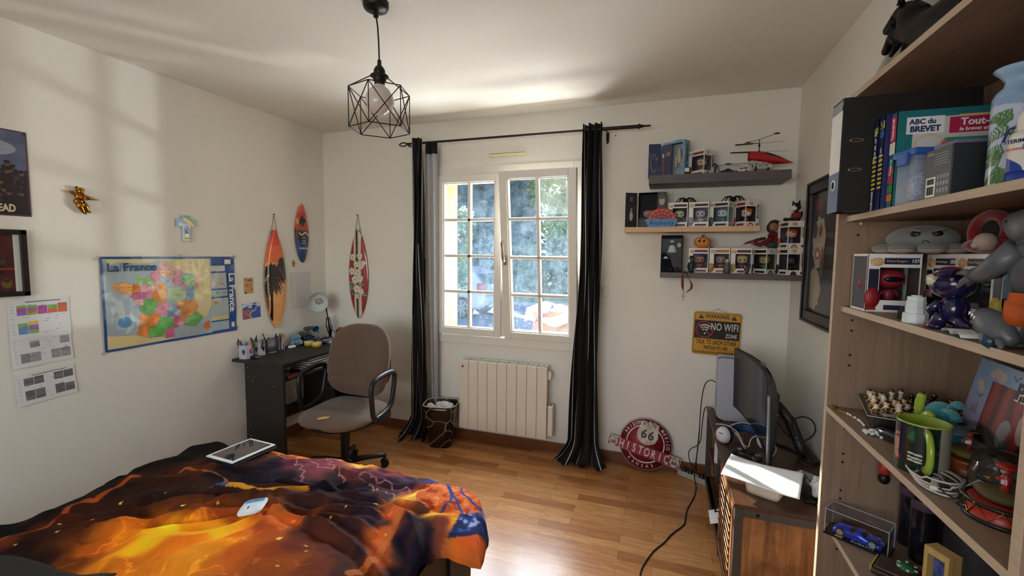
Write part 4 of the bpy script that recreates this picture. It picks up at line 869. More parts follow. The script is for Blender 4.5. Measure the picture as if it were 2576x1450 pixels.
# desk lamp
t = thing('desk_lamp', 'black articulated desk lamp with a white lined shade in the corner', 'lamp', (-2.672, 3.045, DZ))
b = MB(); b.lathe([(.001, 0), (.058, 0), (.06, .008), (.05, .016), (.012, .02), (.010, .03)], 32); b.build('base', BLK, t)
b = MB(); b.tube([(0, 0, .02), (0, 0, .08), (0, -.015, .16), (0, -.045, .30)], [.011, .011, .006, .005]); b.tube([(-.014, 0, .05), (-.03, -.01, .115)], .004); b.tube([(.014, 0, .05), (.03, -.01, .115)], .004); b.tube([(-.034, -.01, .115), (.034, -.01, .115)], .003); b.tube([(-.02, -.02, .19), (.02, -.02, .19)], .003); b.tube([(.03, -.01, .09), (.10, -.01, .04)], .002); b.build('arm', BLK, t)
for s in (-1, 1):
    b = MB(); b.cyl((s * .03, -.01, .12), (s * .014, -.02, .188), .0055, .0055, 10); b.build('spring', M('spring_metal', '#8a857c', .3, .8), t)
d = Vector((.80, -1.0, -.10)).normalized(); q_ = d.to_track_quat('Z', 'Y').to_matrix().to_4x4()
sh = MB(); sh.m(BLK).push(Matrix.Translation((-.045, -.075, .34)) @ q_)
sh.lathe([(.001, -.025), (.022, -.025), (.026, -.005), (.034, .0), (.058, .018), (.075, .05), (.078, .075), (.078, .077)], 36, caps=False); sh.m(M('shade_white', '#d6dcdc', .4)); sh.lathe([(.078, .077), (.0755, .075), (.072, .05), (.055, .021), (.028, .004), (.001, .004)], 36, caps=False); sh.pop(); sh.build('shade', None, t)
b = MB(); b.push(Matrix.Translation((-.045, -.075, .34)) @ q_); b.lathe([(.012, -.01), (.014, .012), (.024, .03), (.026, .045), (.018, .062), (.001, .068)], 24); b.pop(); b.build('bulb', M('clear_bulb', '#b8b0a0', .1, .5), t)
# right part of desk top
t = thing('notebook', 'thick closed notebook at the window end of the desk under the markers', 'notebook', (-2.52, 2.985, DZ), -4); b = MB(); b.m(M('cover_dark', '#3a3c40', .5)).box(-.10, .10, -.09, .11, 0, .004); b.m(PAP).box(-.10, .097, -.088, .108, .004, .022); b.m(M('cover_pink', '#b89a98', .5)).box(-.10, .10, -.09, .11, .022, .026); b.build('notebook_body', None, t)
for i, (dx, dy, a, c, l) in enumerate(((.0, -.03, -20, '#2c5aa8', 'blue and white marker lying across the notebook, nearer the chair'), (.0, .02, -10, '#3a6ab8', 'blue and white marker lying across the notebook, nearer the wall'))):
    t = thing('marker', l, 'marker', (-2.52 + dx, 2.965 + dy, DZ + .033), a); b = MB(); b.cyl((-.07, 0, 0), (.05, 0, 0), .0065, .0065, 10); b.build('barrel', M('marker' + c, c, .4), t)
    for e in (-.078, .048): b = MB(); b.cyl((e, 0, 0), (e + .022, 0, 0), .007, .006, 10); b.build('cap', WHT, t)
t = thing('folded_leaflet', 'red and blue leaflet lying between the tins and notebook', 'leaflet', (-2.64, 2.90, DZ + .004), 25); b = MB(); b.m(M('leaf_red', '#b06a5c', .6)).cbox((0, 0, .006), (.09, .07, .004), (0, -6, 0)); b.m(M('leaf_blue', '#2c4c94', .6)).cbox((.035, -.03, .012), (.09, .03, .010), (0, -6, 0)); b.build('leaflet_body', None, t)
crumple('sweet_bag', 'red shiny sweet bag standing behind the lamp', 'bag', (-2.60, 3.09, DZ + .055), (.05, .03, .062), M('bag_red', '#9a3a38', .25, var=.5, vs=60), 6, 3, .3)
t = thing('card_box', 'yellow box with black bars standing in the desk corner', 'box', (-2.50, 3.105, DZ), 5); b = MB(); b.m(M('box_yellow', '#d8c43a', .5)).box(-.055, .055, -.02, .02, 0, .115); b.m(BKI)
for x in (-.035, 0, .035): b.box(x - .004, x + .004, -.0205, -.0195, .01, .115)
b.box(-.055, .055, -.0207, -.0197, .088, .094); b.m(WHT).box(-.055, .055, -.0203, .0203, .0, .015); b.build('carton', None, t)
# under-desk shelf
for i in range(5):
    o = MB(); o.m(M('ring_book' + str(i % 2), ('#2c2438', '#3a4a50')[i % 2], .5)); o.box(-.095, .095, -.13, .13, .0, .003); o.m(PAP).box(-.093, .0955, -.128, .128, .003, .014); o.m(M('book_top', '#8a9a9c', .5) if i == 4 else M('ring_book0')); o.box(-.095, .095, -.13, .13, .014, .0165)
    ob = o.build('exercise_book'); ob.location = (-2.49 - .003 * i, 2.655, .6155 + .0175 * i); ob.rotation_euler = (0, 0, R((-2, 1, 3, -1, 0)[i])); tag(ob, 'exercise book in the pile on the shelf under the desktop', 'book', 'exercise books under the desktop')
o = MB(); o.box(-.08, .08, -.05, .05, 0, .014); ob = o.build('red_booklet', M('booklet_red', '#a84038', .5)); ob.location = (-2.47, 2.36, .6155); ob.rotation_euler = (0, 0, R(12)); tag(ob, 'red booklet at the near end of the under-desk shelf', 'booklet')
o = MB(); o.box(-.04, .04, -.03, .03, 0, .022); ob = o.build('blue_box', M('bx_blue', '#34507c', .5)); ob.location = (-2.45, 2.315, .6302); tag(ob, 'small blue box on top of the red booklet', 'box')
t = thing('headset', 'tangle of black headphones and cable on the under-desk shelf', 'headphones', (-2.53, 2.36, .6155)); b = MB(); b.tube([(.07 * math.cos(a), .05 * math.sin(a), .03 + .02 * math.sin(3 * a)) for a in np.linspace(0, 6.2, 26)[:-1]], .005, 6, True); b.build('cable', M('soft_black', '#141418', .5), t); b = MB(); b.ell((.055, .03, .045), (.018, .028, .02)); b.build('earpiece', M('ear_grey', '#9a9ca4', .3, .5), t)
# ================= BACK WALL SHELVES =================
def shelf(lb, x0, x1, y0, z0, z1, mat):
    t = thing('wall_shelf', lb, 'shelf', (x0, y0, z0)); b = MB(); b.box(0, x1 - x0, 0, YB - y0, 0, z1 - z0); b.build('board', mat, t, .0015); return t
SHD = wood('shelf_grey', '#4f484a', '#5a5254', 0, 6, 10, .5, .05); SHO = wood('shelf_oak', '#c4a07c', '#d4b28e', 0, 6, 12, .5, .06)
shelf('dark grey floating shelf, the highest, carrying the red helicopter', -.10, .674, 2.919, 1.923, 1.975, SHD)
shelf('pale oak floating shelf, the middle one, carrying the name plaque', -.246, .536, 2.959, 1.628, 1.660, SHO)
shelf('dark grey floating shelf, the lowest, with the pumpkin above it', -.015, .755, 2.919, 1.342, 1.376, SHD)
WBOX = M('box_white', '#dcd9d6', .35, var=.01); BIN_ = M('box_inside', '#5d5c60', .6); PLAS = clear('clear_plastic', refl=.001, k=.08)
LOGO = M('logo_yellow', '#cfa646', .4); LOGR = M('logo_rim', '#c8b0b0', .5)
def figure(t, c, head, body, hair=None, s=1., eye=True):
    x, y, z = c; b = MB(); b.ell((x, y, z + .048 * s), (.026 * s, .022 * s, .021 * s), 20, 12, .8); 
    if eye: b.m(M('fig_' + head, head, .5)); b.mi = [0] * len(b.f); b.m(BKI); b.ell((x - .010 * s, y - .0205 * s, z + .046 * s), (.004 * s, .002, .005 * s), 10, 6); b.ell((x + .010 * s, y - .0205 * s, z + .046 * s), (.004 * s, .002, .005 * s), 10, 6)
    b.build('figure_head', M('fig_' + head, head, .5) if not b.mats else None, t)
    if hair: b = MB(); b.ell((x, y + .004, z + .057 * s), (.028 * s, .023 * s, .016 * s), 18, 10, .8); b.build('figure_hair', M('fig_' + hair, hair, .5), t)
    b = MB(); b.lathe([(.001, 0), (.011, 0), (.010, .010), (.013, .02), (.009, .03), (.001, .031)], 14, (x, y, z - .002), s, s * .8); b.tube([(x - .008 * s, y, z + .022 * s), (x - .019 * s, y - .002, z + .010 * s)], .004 * s); b.tube([(x + .008 * s, y, z + .022 * s), (x + .019 * s, y - .002, z + .010 * s)], .004 * s); b.build('figure_body', M('fig_' + body, body, .5), t)
def pop_box(label, cx, cy, z, phi, name, strip, figc, art='#6a5a68', num='', group='boxed vinyl figures on the wall shelves', w=.115, h=.152, d=.09, inner='#5d5c60', bigside=True):
    t = thing('figure_box', label, 'box', (cx, cy, z), phi, group)
    INN = M('inner_' + inner, inner, .6); x0, x1, y0, y1 = -w / 2, w / 2, -d / 2, d / 2; e = .0012; b = MB(); b.m(WBOX)
    b.box(x0, x1, y0, y1, 0, e); b.box(x0, x1, y0, y1, h - e, h); b.box(x0, x1, y1 - e, y1, e, h - e); b.box(x0, x0 + e, y0, y1 - e, e, h - e)
    wx0, wz0, wz1 = x0 + .026, .030, h - .034
    b.box(x0, wx0, y0, y0 + e, e, h - e); b.box(wx0, x1, y0, y0 + e, e, wz0); b.box(wx0, x1, y0, y0 + e, wz1, h - e); b.box(x1 - .004, x1, y0, y0 + e, wz0, wz1)
    b.box(x1 - e, x1, y0, y1 - e, e, wz0 - .002); b.box(x1 - e, x1, y0, y1 - e, wz1, h - e); b.box(x1 - e, x1, y1 - .022, y1 - e, wz0 - .002, wz1); b.box(x1 - e, x1, y0, y0 + .004, wz0, wz1)
    b.m(INN); b.box(x0 + .002, x1 - .003, y1 - .01, y1 - .008, .002, h - .002); b.box(x0 + .003, x0 + .005, y0 + .003, y1 - .01, .002, h - .002); b.box(x0 + .003, x1 - .003, y0 + .003, y1 - .01, .016, .018)
    b.build('carton', None, t)
    b = MB(); b.box(wx0, x1 - .002, y0 + .0003, y0 + .0007, wz0, wz1); b.box(x1 - .0008, x1 - .0004, y0 + .002, y1 - .022, wz0, wz1); b.build('window_film', PLAS, t)
    hd, bd, hr = figc; figure(t, (.008, -.002, .028), hd, bd, hr, 1.15)
    b = MB(); ef = y0 - .0004; b.m(M('strip_' + strip, strip, .5)); b.box(x0 + .034, x1 - .006, ef, y0, h - .026, h - .010); b.box(wx0 + .012, x1 - .012, ef, y0, .006, .018)
    b.m(M('art_' + art, art, .5)); b.push(FR(x0 + .013, y0, .035)); b.lathe([(.001, .0008), (.017, .0008), (.017, 0)], 24, sy=1.5); b.pop(); b.box(x0 + .001, x0 + .022, ef, y0, .004, .03)
    b.m(LOGR).push(FR(x0 + .019, y0, h - .020)); b.lathe([(.001, .0006), (.0145, .0006), (.0145, 0)], 24, sy=.75); b.pop()
    b.m(LOGO).push(FR(x1 - .0, y0, h)).pop(); b.text('POP!', .015, FR(x0 + .019, y0 - .001, h - .020), .05, sx=.9)
    b.m(M('art_' + art)).push(frame((x1, y0 + .036, .0), (0, 1, 0), (0, 0, 1))); b.prism([(.018 * math.cos(a), .022 * math.sin(a)) for a in np.linspace(0, math.pi, 16)], 0, .0006); b.pop()
    b.m(M('fig_' + hd, hd, .5)).push(frame((x1, y0 + .036, .0), (0, 1, 0), (0, 0, 1))); b.prism([(.012 * math.cos(a), .014 * math.sin(a)) for a in np.linspace(0, math.pi, 16)], .0006, .001); b.pop()
    b.m(M('strip_' + strip)); b.push(frame((x1, y1 - .011, .012), (0, 1, 0), (0, 0, 1))); b.lathe([(.001, .0006), (.0065, .0006), (.0065, 0)], 20); b.pop()
    b.m(LOGR).push(frame((x1, y0 + .034, h - .017), (0, 1, 0), (0, 0, 1))); b.lathe([(.001, .0006), (.014, .0006), (.014, 0)], 24, sy=.75); b.pop()
    b.m(LOGO).text('POP!', .014, frame((x1 + .001, y0 + .034, h - .017), (0, 1, 0), (0, 0, 1)), .05, sx=.9)
    if name: b.m(BKI).text(name, .0165, frame((x1 + .0006, y1 - .011, h / 2 + .012), (0, 0, -1), (0, 1, 0)), .03, sx=min(1.1, .95 * 9 / max(9, len(name))))
    b.build('print', None, t); return t
# --- top shelf
z1 = 1.975
pop_box('white window box marked GREMLINS standing next to the helicopter tail', .203, 3.03, z1, -42, 'GREMLINS', '#8a3a38', ('#c8a890', '#8a7060', '#7a6458'), '#7a5a40')
t = thing('figure_box', 'tall blue box marked GREMLINS with its flap folded open', 'box', (.055, 3.045, z1), -30)
BLU = M('blue_card', '#6f97b8', .4); NAV = M('navy_card', '#1c2a5c', .35, var=.7, vs=30)
b = MB(); b.m(M('card_edge', '#3a4550', .5)); h = .222; b.box(-.075, .075, .028, .03, 0, h); b.box(-.075, .075, -.03, .03, h - .002, h); b.box(-.075, .075, -.03, .03, 0, .002); b.box(-.075, -.073, -.03, .03, 0, h)
b.m(BLU); b.box(.073, .075, -.03, .03, 0, h); b.box(.06, .075, -.031, -.029, 0, h); b.box(-.075, .06, -.031, -.029, h - .014, h); b.box(-.075, .06, -.031, -.029, 0, .012); b.box(-.02, .02, .026, .028, h, h + .02); b.m(M('blister_grey', '#8b939c', .3)); b.box(-.07, .06, .0, .002, .012, h - .014); b.build('carton', None, t)
b = MB(); b.m(BKI).text('GREMLINS', .034, frame((.0755, 0, h / 2), (0, 0, -1), (0, 1, 0)), .02, sx=1.15); b.build('lettering', None, t)
b = MB(); b.ell((.03, -.012, .13), (.014, .008, .05), 12, 10); b.ell((.045, -.01, .09), (.006, .006, .03)); b.ell((.01, -.012, .10), (.008, .006, .04)); b.build('accessory', M('bone', '#b8ae8c', .5), t); b = MB(); b.box(-.07, .062, -.026, -.025, .013, h - .015); b.build('window_film', PLAS, t)
A = Art(.075, h, 50, 130, '#16255a'); n = noise2(A.X, A.Y, 30, 5, 4); A.put(n > .62, '#2a3f80'); 
for k in range(40): a = k / 40 * 4.5 + 1.2; A.ell(.035 + .02 * math.cos(a), .10 + .055 * math.sin(a), .0035, .005, ('#8a7c4c', '#3c3a20')[k % 2])
A.ell(.05, .125, .008, .012, '#6a5a40')
A.mesh('open_flap', frame((-.148, -.075, 0), (math.cos(R(35)), math.sin(R(35)), 0), (0, 0, 1)), t, PRINT, None, None, .002)
A = Art(.075, h * .93, 50, 130, '#141f4c'); n = noise2(A.X, A.Y, 30, 6, 4); A.put(n > .6, '#1e2c66'); A.ell(.05, .15, .014, .014, '#8a6038'); A.rect(.010, .13, .022, .155, '#b8b4b0'); A.seg(.018, .02, .016, .12, .008, '#9a4048')
for k in range(24): A.ell(.03 + .03 * math.cos(k * .3), .07 + .03 * math.sin(k * .3), .003, .005, '#3a3c28')
A.mesh('inner_flap', frame((-.085, -.032, 0), (math.cos(R(2)), math.sin(R(2)), 0), (0, 0, 1)), t, PRINT, None, None, .001)
# helicopter
t = thing('toy_helicopter', 'red and white remote control helicopter on the highest shelf', 'helicopter', (.54, 3.02, z1))
RED = M('heli_red', '#a81c26', .2, coat=.6, var=.02); SIL = M('heli_silver', '#a8a8a6', .35, .6)
b = MB()
def pod(u, v):
    x = -.075 + u * .235; a = v * 2 * math.pi; tpr = math.sin(math.pi * min(1, u * .62 + .36)) ** .6 if u < .9 else math.sin(math.pi * min(1, u * .62 + .36)) ** .6
    w = .030 * tpr * (1 - .75 * max(0, u - .75) * 4 * .6); hh = .042 * tpr * (1 - .7 * u ** 3); zc = .082 - .028 * u ** 1.5 + .012 * (1 - u)
    return (x, w * math.cos(a), zc + hh * (math.sin(a) if math.sin(a) > 0 else math.sin(a) * (.45 + .5 * u)))
b.grid(30, 24, lambda u, v: pod(u, v), True); b.build('fuselage', RED, t)
b = MB(); b.grid(14, 10, lambda u, v: tuple(Vector(pod(.38 + .42 * u, .10 + .30 * v)) * 1. + Vector((0, 0, .0018))) , True); b.build('canopy_window', M('heli_black', '#171317', .12, coat=.5), t)
b = MB(); b.grid(12, 3, lambda u, v: tuple(Vector(pod(.25 + .5 * u, .86 + .05 * v + .05 * u)) + Vector((0, -.0018, 0)))); b.grid(12, 3, lambda u, v: tuple(Vector(pod(.45 + .5 * u, .76 + .02 * v + .06 * u)) + Vector((0, -.0018, 0)))); b.build('white_flash', WHT, t)
b = MB()
for y in (-.014, .014): b.prism([(-.075, .06), (-.06, .078), (-.0, .074), (.045, .045), (.06, .03), (.01, .022), (-.045, .026), (-.055, .05)], 0, .002) if 0 else b.push(FR(0, y, 0)).prism([(-.075, .06), (-.06, .078), (-.0, .074), (.045, .045), (.06, .03), (.01, .022), (-.045, .026), (-.055, .05)], 0, .002).pop()
for k in range(6): b.cyl((-.05 + k * .018, -.016, .045 + .008 * (k % 2)), (-.05 + k * .018, .016, .045 + .008 * (k % 2)), .004, .004, 8)
b.build('side_frame', SIL, t)
b = MB(); b.cyl((-.07, 0, .065), (-.265, 0, .058), .003); b.cyl((-.06, 0, .04), (-.19, 0, .058), .0015, .0015, 6); b.build('tail_boom', SIL, t)
b = MB(); b.push(FR(-.25, 0, .0)).prism([(-.02, .055), (-.025, .08), (-.012, .076), (.010, .062), (.006, .056), (-.006, .0), (-.014, .0), (-.006, .05)], -.001, .001).pop(); b.tube([(-.24, 0, .055), (-.225, 0, .0)], .002); b.box(-.20, -.17, -.02, .02, .062, .066); b.cyl((-.245, -.004, .058), (-.245, -.010, .058), .004); b.build('tail_fin', BLK, t)
b = MB(); b.cyl((-.02, 0, .10), (-.02, 0, .20), .0025); b.ell((-.02, 0, .125), (.009, .009, .010), 12, 8); b.ell((-.02, 0, .165), (.006, .006, .010), 12, 8); b.build('mast', BLK, t)
for nm, z, a0, L, tilt in (('lower_rotor', .128, -2, .155, 1.5), ('upper_rotor', .178, -4, .13, 0)):
    for s in (0, 180):
        b = MB(); b.push(Matrix.Translation((-.02, 0, z)) @ Matrix.Rotation(R(a0 + s), 4, 'Z') @ Matrix.Rotation(R(-tilt if s else tilt), 4, 'Y') @ Matrix.Rotation(R(12), 4, 'X')); b.prism([(.0, -.003), (.03, -.004), (.045, -.010), (L, -.009), (L, .006), (.045, .008), (.03, .004), (0, .003)], -.0008, .0008); b.pop(); b.build('rotor_blade', BLK, t)
b = MB(); b.tube([(-.145, -.01, .168), (-.02, 0, .20), (.075, .01, .232)], .0015, 6); b.ell((-.08, -.005, .185), (.015, .004, .004)); b.ell((.072, .01, .231), (.016, .005, .005)); b.build('flybar', BLK, t)
b = MB(); 
for y in (-.03, .03): b.tube([(-.05, y, .003), (.06, y, .003)], .003); b.tube([(-.035, y * .5, .04), (-.035, y, .003)], .0045); b.tube([(.03, y * .5, .03), (.03, y, .003)], .0045)
b.build('skids', BLK, t)
def toycar(lb, x, y, z, rot, col, s, wagon):
    t = thing('toy_car', lb, 'toy car', (x, y, z), rot); b = MB(); b.push(Matrix.Rotation(R(90), 4, 'X'))
    P = [(-.038, .004), (-.04, .012), (-.036, .016), (-.018, .018), (-.008, .027), (.02, .028) if wagon else (.012, .026), (.036, .026) if wagon else (.026, .017), (.04, .016), (.04, .004)]
    b.prism([(p * s, q * s) for p, q in P], -.016 * s, .016 * s); b.pop(); b.build('body', M('car_' + col, col, .2, coat=.5), t, .0015)
    b = MB(); 
    for yy in (-.0163, .0159): b.box(-.006 * s, .009 * s, yy * s, (yy + .0004) * s, .019 * s, .025 * s); b.box(.011 * s, .03 * s if wagon else .018 * s, yy * s, (yy + .0004) * s, .019 * s, .025 * s)
    b.build('car_window', M('car_glass', '#16181c', .1), t)
    for wx in (-.024, .025):
        for wy in (-.015, .015): b = MB(); b.cyl((wx * s, (wy - .002) * s, .006 * s), (wx * s, (wy + .002) * s, .006 * s), .0065 * s, .0065 * s, 14); b.build('wheel', M('tyre', '#151515', .6), t)
toycar('small dark blue toy car under the helicopter tail', .345, 2.965, z1, 5, '#1c2446', .95, False)
toycar('small silver toy estate car on the highest shelf, right of the blue one', .425, 2.975, z1, -12, '#b8b8b4', 1.08, True)
t = thing('card_pack', 'tiny dark red and white packet in front of the blue box', 'packet', (.12, 2.95, z1), 10); b = MB(); b.m(M('pk_red', '#4a2228', .5)).box(-.012, .012, -.004, .004, 0, .018); b.m(WHT).box(-.012, .012, -.004, .004, .018, .04); b.build('pack_body', None, t)
# --- middle shelf
z2 = 1.660
t = thing('figure_box', 'black doll box with both flaps open at the left of the oak shelf', 'box', (-.10, 3.06, z2), -3)
BLC = M('black_card', '#111014', .6, spec=.1); h = .226; b = MB(); b.m(BLC); b.box(-.062, .062, .028, .03, 0, h); b.box(-.062, .062, -.03, .03, 0, .002); b.box(-.062, .062, -.03, .03, h - .002, h); b.box(-.062, -.06, -.03, .03, 0, h); b.box(.06, .062, -.03, .03, 0, h); b.build('carton', None, t)
b = MB(); b.box(-.055, .055, .01, .012, .01, h - .01); b.build('backdrop', M('bd_grey', '#1c1c20', .8, var=.5, vs=30), t); b = MB(); b.box(-.058, .058, -.027, -.026, .004, h - .004); b.build('window_film', PLAS, t)
figure(t, (.0, -.005, .03), '#8a7c74', '#77706a', '#3a2a26', 1.3, False)
for i, (x0, y0, a, w_) in enumerate(((-.14, -.066, 28, .078), (.055, -.030, 4, .056))):
    A = Art(w_, h, 50, 130, '#141318'); n = noise2(A.X, A.Y, 25, i + 3, 4); A.put(n > .62, '#22222a')
    if i == 0: A.rect(.03, .17, .05, .20, '#585860'); A.ell(.04, .075, .011, .03, '#b0aca0'); A.ell(.04, .115, .006, .012, '#a08a6a')
    else: A.ell(.028, .17, .017, .026, '#b8a88c', .9); A.ell(.028, .195, .020, .014, '#4a2c22'); 
    A.mesh('open_flap', frame((x0, y0, 0), (math.cos(R(a)), math.sin(R(a)), 0), (0, 0, 1)), t, PRINT, None, None, .002)
t = thing('name_plaque', 'blue and red web plaque reading Anthony in front of the doll box', 'plaque', (-.017, 2.972, z2))
b = MB(); P = [(-.084, .050), (-.098, .048), (-.098, .042), (-.082, .004), (-.074, 0), (.074, 0), (.082, .004), (.098, .042), (.098, .048), (.084, .050)]; b.push(FR(0, 0, 0)).prism(P, 0, .01).pop(); b.build('base_plate', M('plaque_blue', '#4a86bc', .5), t, .001)
top = []; K = 7
for k in range(K + 1):
    a = math.pi - k * math.pi / K; top.append((.094 * math.cos(a) * 1.0, .046 + .078 * math.sin(a)))
    if k < K: a2 = a - math.pi / K / 2; top.append((.085 * math.cos(a2), .046 + .070 * math.sin(a2)))
b = MB(); b.push(FR(0, .002, 0)).prism(top, 0, .008).pop(); b.build('web_panel', M('plaque_red', '#c45a4e', .5), t)
b = MB(); q = .0015
for k in range(1, K): a = math.pi - k * math.pi / K; b.cyl((0, -.0065, .047), (.092 * math.cos(a), -.0065, .046 + .077 * math.sin(a)), q, q, 6)
for rr_ in (.42, .7, .98):
    L = []
    for k in range(K + 1):
        a = math.pi - k * math.pi / K; L.append((.092 * rr_ * math.cos(a), -.0068, .046 + .077 * rr_ * math.sin(a)))
        if k < K: a2 = a - math.pi / K / 2; L.append((.092 * rr_ * .9 * math.cos(a2), -.0068, .046 + .077 * rr_ * .9 * math.sin(a2)))
    b.tube(L, q, 5)
b.build('web_line', BKI, t); b = MB(); b.m(M('navy_ink', '#12203a', .5)).text('Anthony', .038, FR(0, -.0103, .024), .008, sx=1.05, space=1.08); b.build('lettering', None, t)
pop_box('white window figure box between the plaque and the plain lilac one', .083, 3.04, z2, -6, '', '#3a2a30', ('#cfc8a8', '#2a2830', None), '#8a8078', inner='#3e3c42')
pop_box('white window figure box with a pale lilac figure, second on the oak shelf', .206, 3.035, z2, -8, '', '#26242a', ('#c0b4c4', '#a8a0b0', None), '#a898b8', inner='#77747c')
pop_box('white window figure box with an icy blue figure, third on the oak shelf', .334, 3.03, z2, -28, '', '#26242a', ('#c0d0d0', '#5a8a98', None), '#5a5a64', inner='#6a8088')
pop_box('white window box marked PENNYWISE at the right end of the oak shelf', .468, 3.035, z2, -62, 'PENNYWISE', '#8a2a2a', ('#d8d4c8', '#8a4a30', '#c86a28'), '#b03a34', inner='#3a3030')
def spider(lb, x, y, z, s, rot, sp=1.):
    t = thing('toy_spider', lb, 'toy spider', (x, y, z), rot, 'black toy spiders on the shelves'); FZ_ = M('spider_black', '#131013', .85, sheen=.0, bmp=.5, bs=300)
    b = MB(); b.ell((0, .015 * s, .018 * s), (.018 * s, .022 * s, .015 * s)); b.ell((0, -.014 * s, .015 * s), (.012 * s, .013 * s, .010 * s)); b.build('body', FZ_, t)
    for sd in (-1, 1):
        for k, a in enumerate((-50, -18, 15, 48)):
            c, q = math.cos(R(a)) * sd, math.sin(R(a)); b = MB(); b.tube([(0, 0, .014 * s), (c * .022 * s, q * .018 * s, .034 * s), (c * .046 * s, q * .036 * s, .030 * s), (c * .058 * s, q * .05 * s, .014 * s), (c * .070 * s * sp, q * .062 * s, .002)], [.0038 * s, .0035 * s, .003 * s, .0026 * s, .0015 * s], 6); b.build('leg', FZ_, t)
spider('black toy spider on the two leftmost boxes of the oak shelf', .125, 3.04, z2 + .1525, .95, 4)
spider('black toy spider on the two rightmost boxes of the oak shelf', .395, 3.04, z2 + .1525, 1.02, -6)
# --- low shelf
z3 = 1.376
t = thing('figure_box', 'tall black window box at the left end of the lowest shelf', 'box', (.053, 3.05, z3), -3)
h = .234; b = MB(); b.m(BLC); b.box(-.065, .065, .028, .03, 0, h); b.box(-.065, -.06, -.03, .03, 0, h); b.box(.06, .065, -.03, .03, 0, h); b.box(-.065, .065, -.03, .03, 0, .004); b.box(-.065, .065, -.03, .03, h - .022, h); b.build('carton', None, t)
b = MB(); b.box(-.058, .058, .012, .014, .004, h - .02); b.build('backdrop', M('bd_blue', '#10141c', .7, var=.7, vs=20, spec=.05), t); b = MB(); b.box(-.06, .06, -.028, -.027, .004, h - .02); b.build('window_film', PLAS, t)
b = MB(); b.m(M('robe_black', '#0c0c10', .8, spec=.1)); b.lathe([(.03, .01), (.034, .05), (.026, .12), (.016, .16), (.018, .185), (.001, .20)], 20, (.0, -.004, 0), 1, .5); b.m(M('veil_white', '#b8bcc0', .5)); b.lathe([(.026, .125), (.027, .128), (.014, .175), (.011, .2), (.001, .203)], 20, (0, -.004, 0), 1, .55, False); b.build('robed_figure', None, t)
b = MB(); b.m(M('veil_white')).push(FR(.042, .011, .172)).lathe([(.001, .003), (.010, .002), (.012, 0)], 16, sy=1.2).pop(); b.build('mask', None, t)
b = MB(); b.m(M('shadow_blue', '#121a28', .7, spec=.05)).push(FR(-.04, -.031, .0)).prism([(-.023, 0), (.05, 0), (.045, .05), (.025, .10), (.0, .125), (-.018, .12), (-.023, .08)], 0, .001).pop(); b.m(M('veil_white')).push(FR(-.035, -.0325, .085)).prism([(-.016, 0), (.016, 0), (.005, .014), (-.005, .014)], 0, .0005).pop(); b.build('front_print', None, t)
for args in (('white window figure box under the plush pumpkin', .211, 3.03, -3, '', '#7a3038', ('#b87a64', '#9a6a58', '#5a6a88'), '#2a2a30', '#4c4e5a'), ('white window figure box with an orange band, second on the lowest shelf', .331, 3.03, -3, '', '#b06a2a', ('#a88c88', '#8a7470', None), '#b8825c', '#5a4e50'), ('white window figure box with a blonde figure, third on the lowest shelf', .451, 3.03, -4, '', '#4a2028', ('#c0a888', '#8a4a50', '#c8b070'), '#c0a868', '#3c3234')):
    lb, x, y, ph, nm, st, fc, ar, inn = args; pop_box(lb, x, y, z3, ph, nm, st, fc, ar, inner=inn)
pop_box('white window box marked REGAN on the lowest shelf', .580, 3.05, z3, -50, 'REGAN', '#101012', ('#a8a060', '#4a7a5a', '#8a6a40'), '#4c4a30', inner='#38342c')
pop_box('white window box marked THE NUN (DEMONIC), lower of the corner stack', .693, 2.935, z3, -75, 'THE NUN (DEMONIC)', '#101012', ('#3a3a3c', '#18181a', '#18181a'), '#303030', inner='#3c3c38')
pop_box('white window box marked CHUCKY, upper of the corner stack', .690, 2.93, z3 + .1525, -77, 'CHUCKY', '#2a2a2c', ('#c8a080', '#3a5a8a', '#a84a2c'), '#b06a4c', inner='#453c3a')
t = thing('plush_pumpkin', 'orange plush pumpkin with big dark eyes sitting on a figure box', 'plush toy', (.230, 3.025, z3 + .1522))
b = MB()
def pk(u, v):
    a = u * 2 * math.pi; th = -math.pi / 2 + v * math.pi; r = (1 - .06 * abs(math.sin(a * 4)) ** .7 * math.cos(th)); return (.050 * r * math.cos(th) * math.cos(a), .044 * r * math.cos(th) * math.sin(a), .037 + .037 * math.sin(th) - .004 * math.exp(-(math.cos(th) / .3) ** 2) * (1 if th > 0 else 0))
b.grid(56, 20, pk, True, True); b.build('body', M('pumpkin_orange', '#d97a1a', .85, sheen=.2, bmp=.3, bs=400), t)
b = MB(); b.ell((.004, 0, .078), (.013, .009, .004)); b.cyl((0, 0, .070), (.002, 0, .078), .003); b.build('leaf', M('leaf_green', '#2c3a22', .8), t)
for s in (-1, 1):
    b = MB(); b.m(M('eye_cream', '#e8c87a', .6)); b.ell((s * .016 - .008, -.039, .045), (.013, .004, .014)); b.m(BKI); b.ell((s * .014 - .008, -.0425, .045), (.009, .0025, .0105)); b.m(WHT); b.ell((s * .014 - .011, -.045, .050), (.0025, .001, .003), 8, 6); b.build('eye', None, t)
b = MB(); b.ell((-.008, -.043, .033), (.004, .003, .003)); b.build('beak', M('beak', '#e8a850', .6), t); b = MB(); b.cyl((.045, -.005, .012), (.06, -.01, .006), .004); b.build('tag', M('grey_tag', '#555555', .7), t)
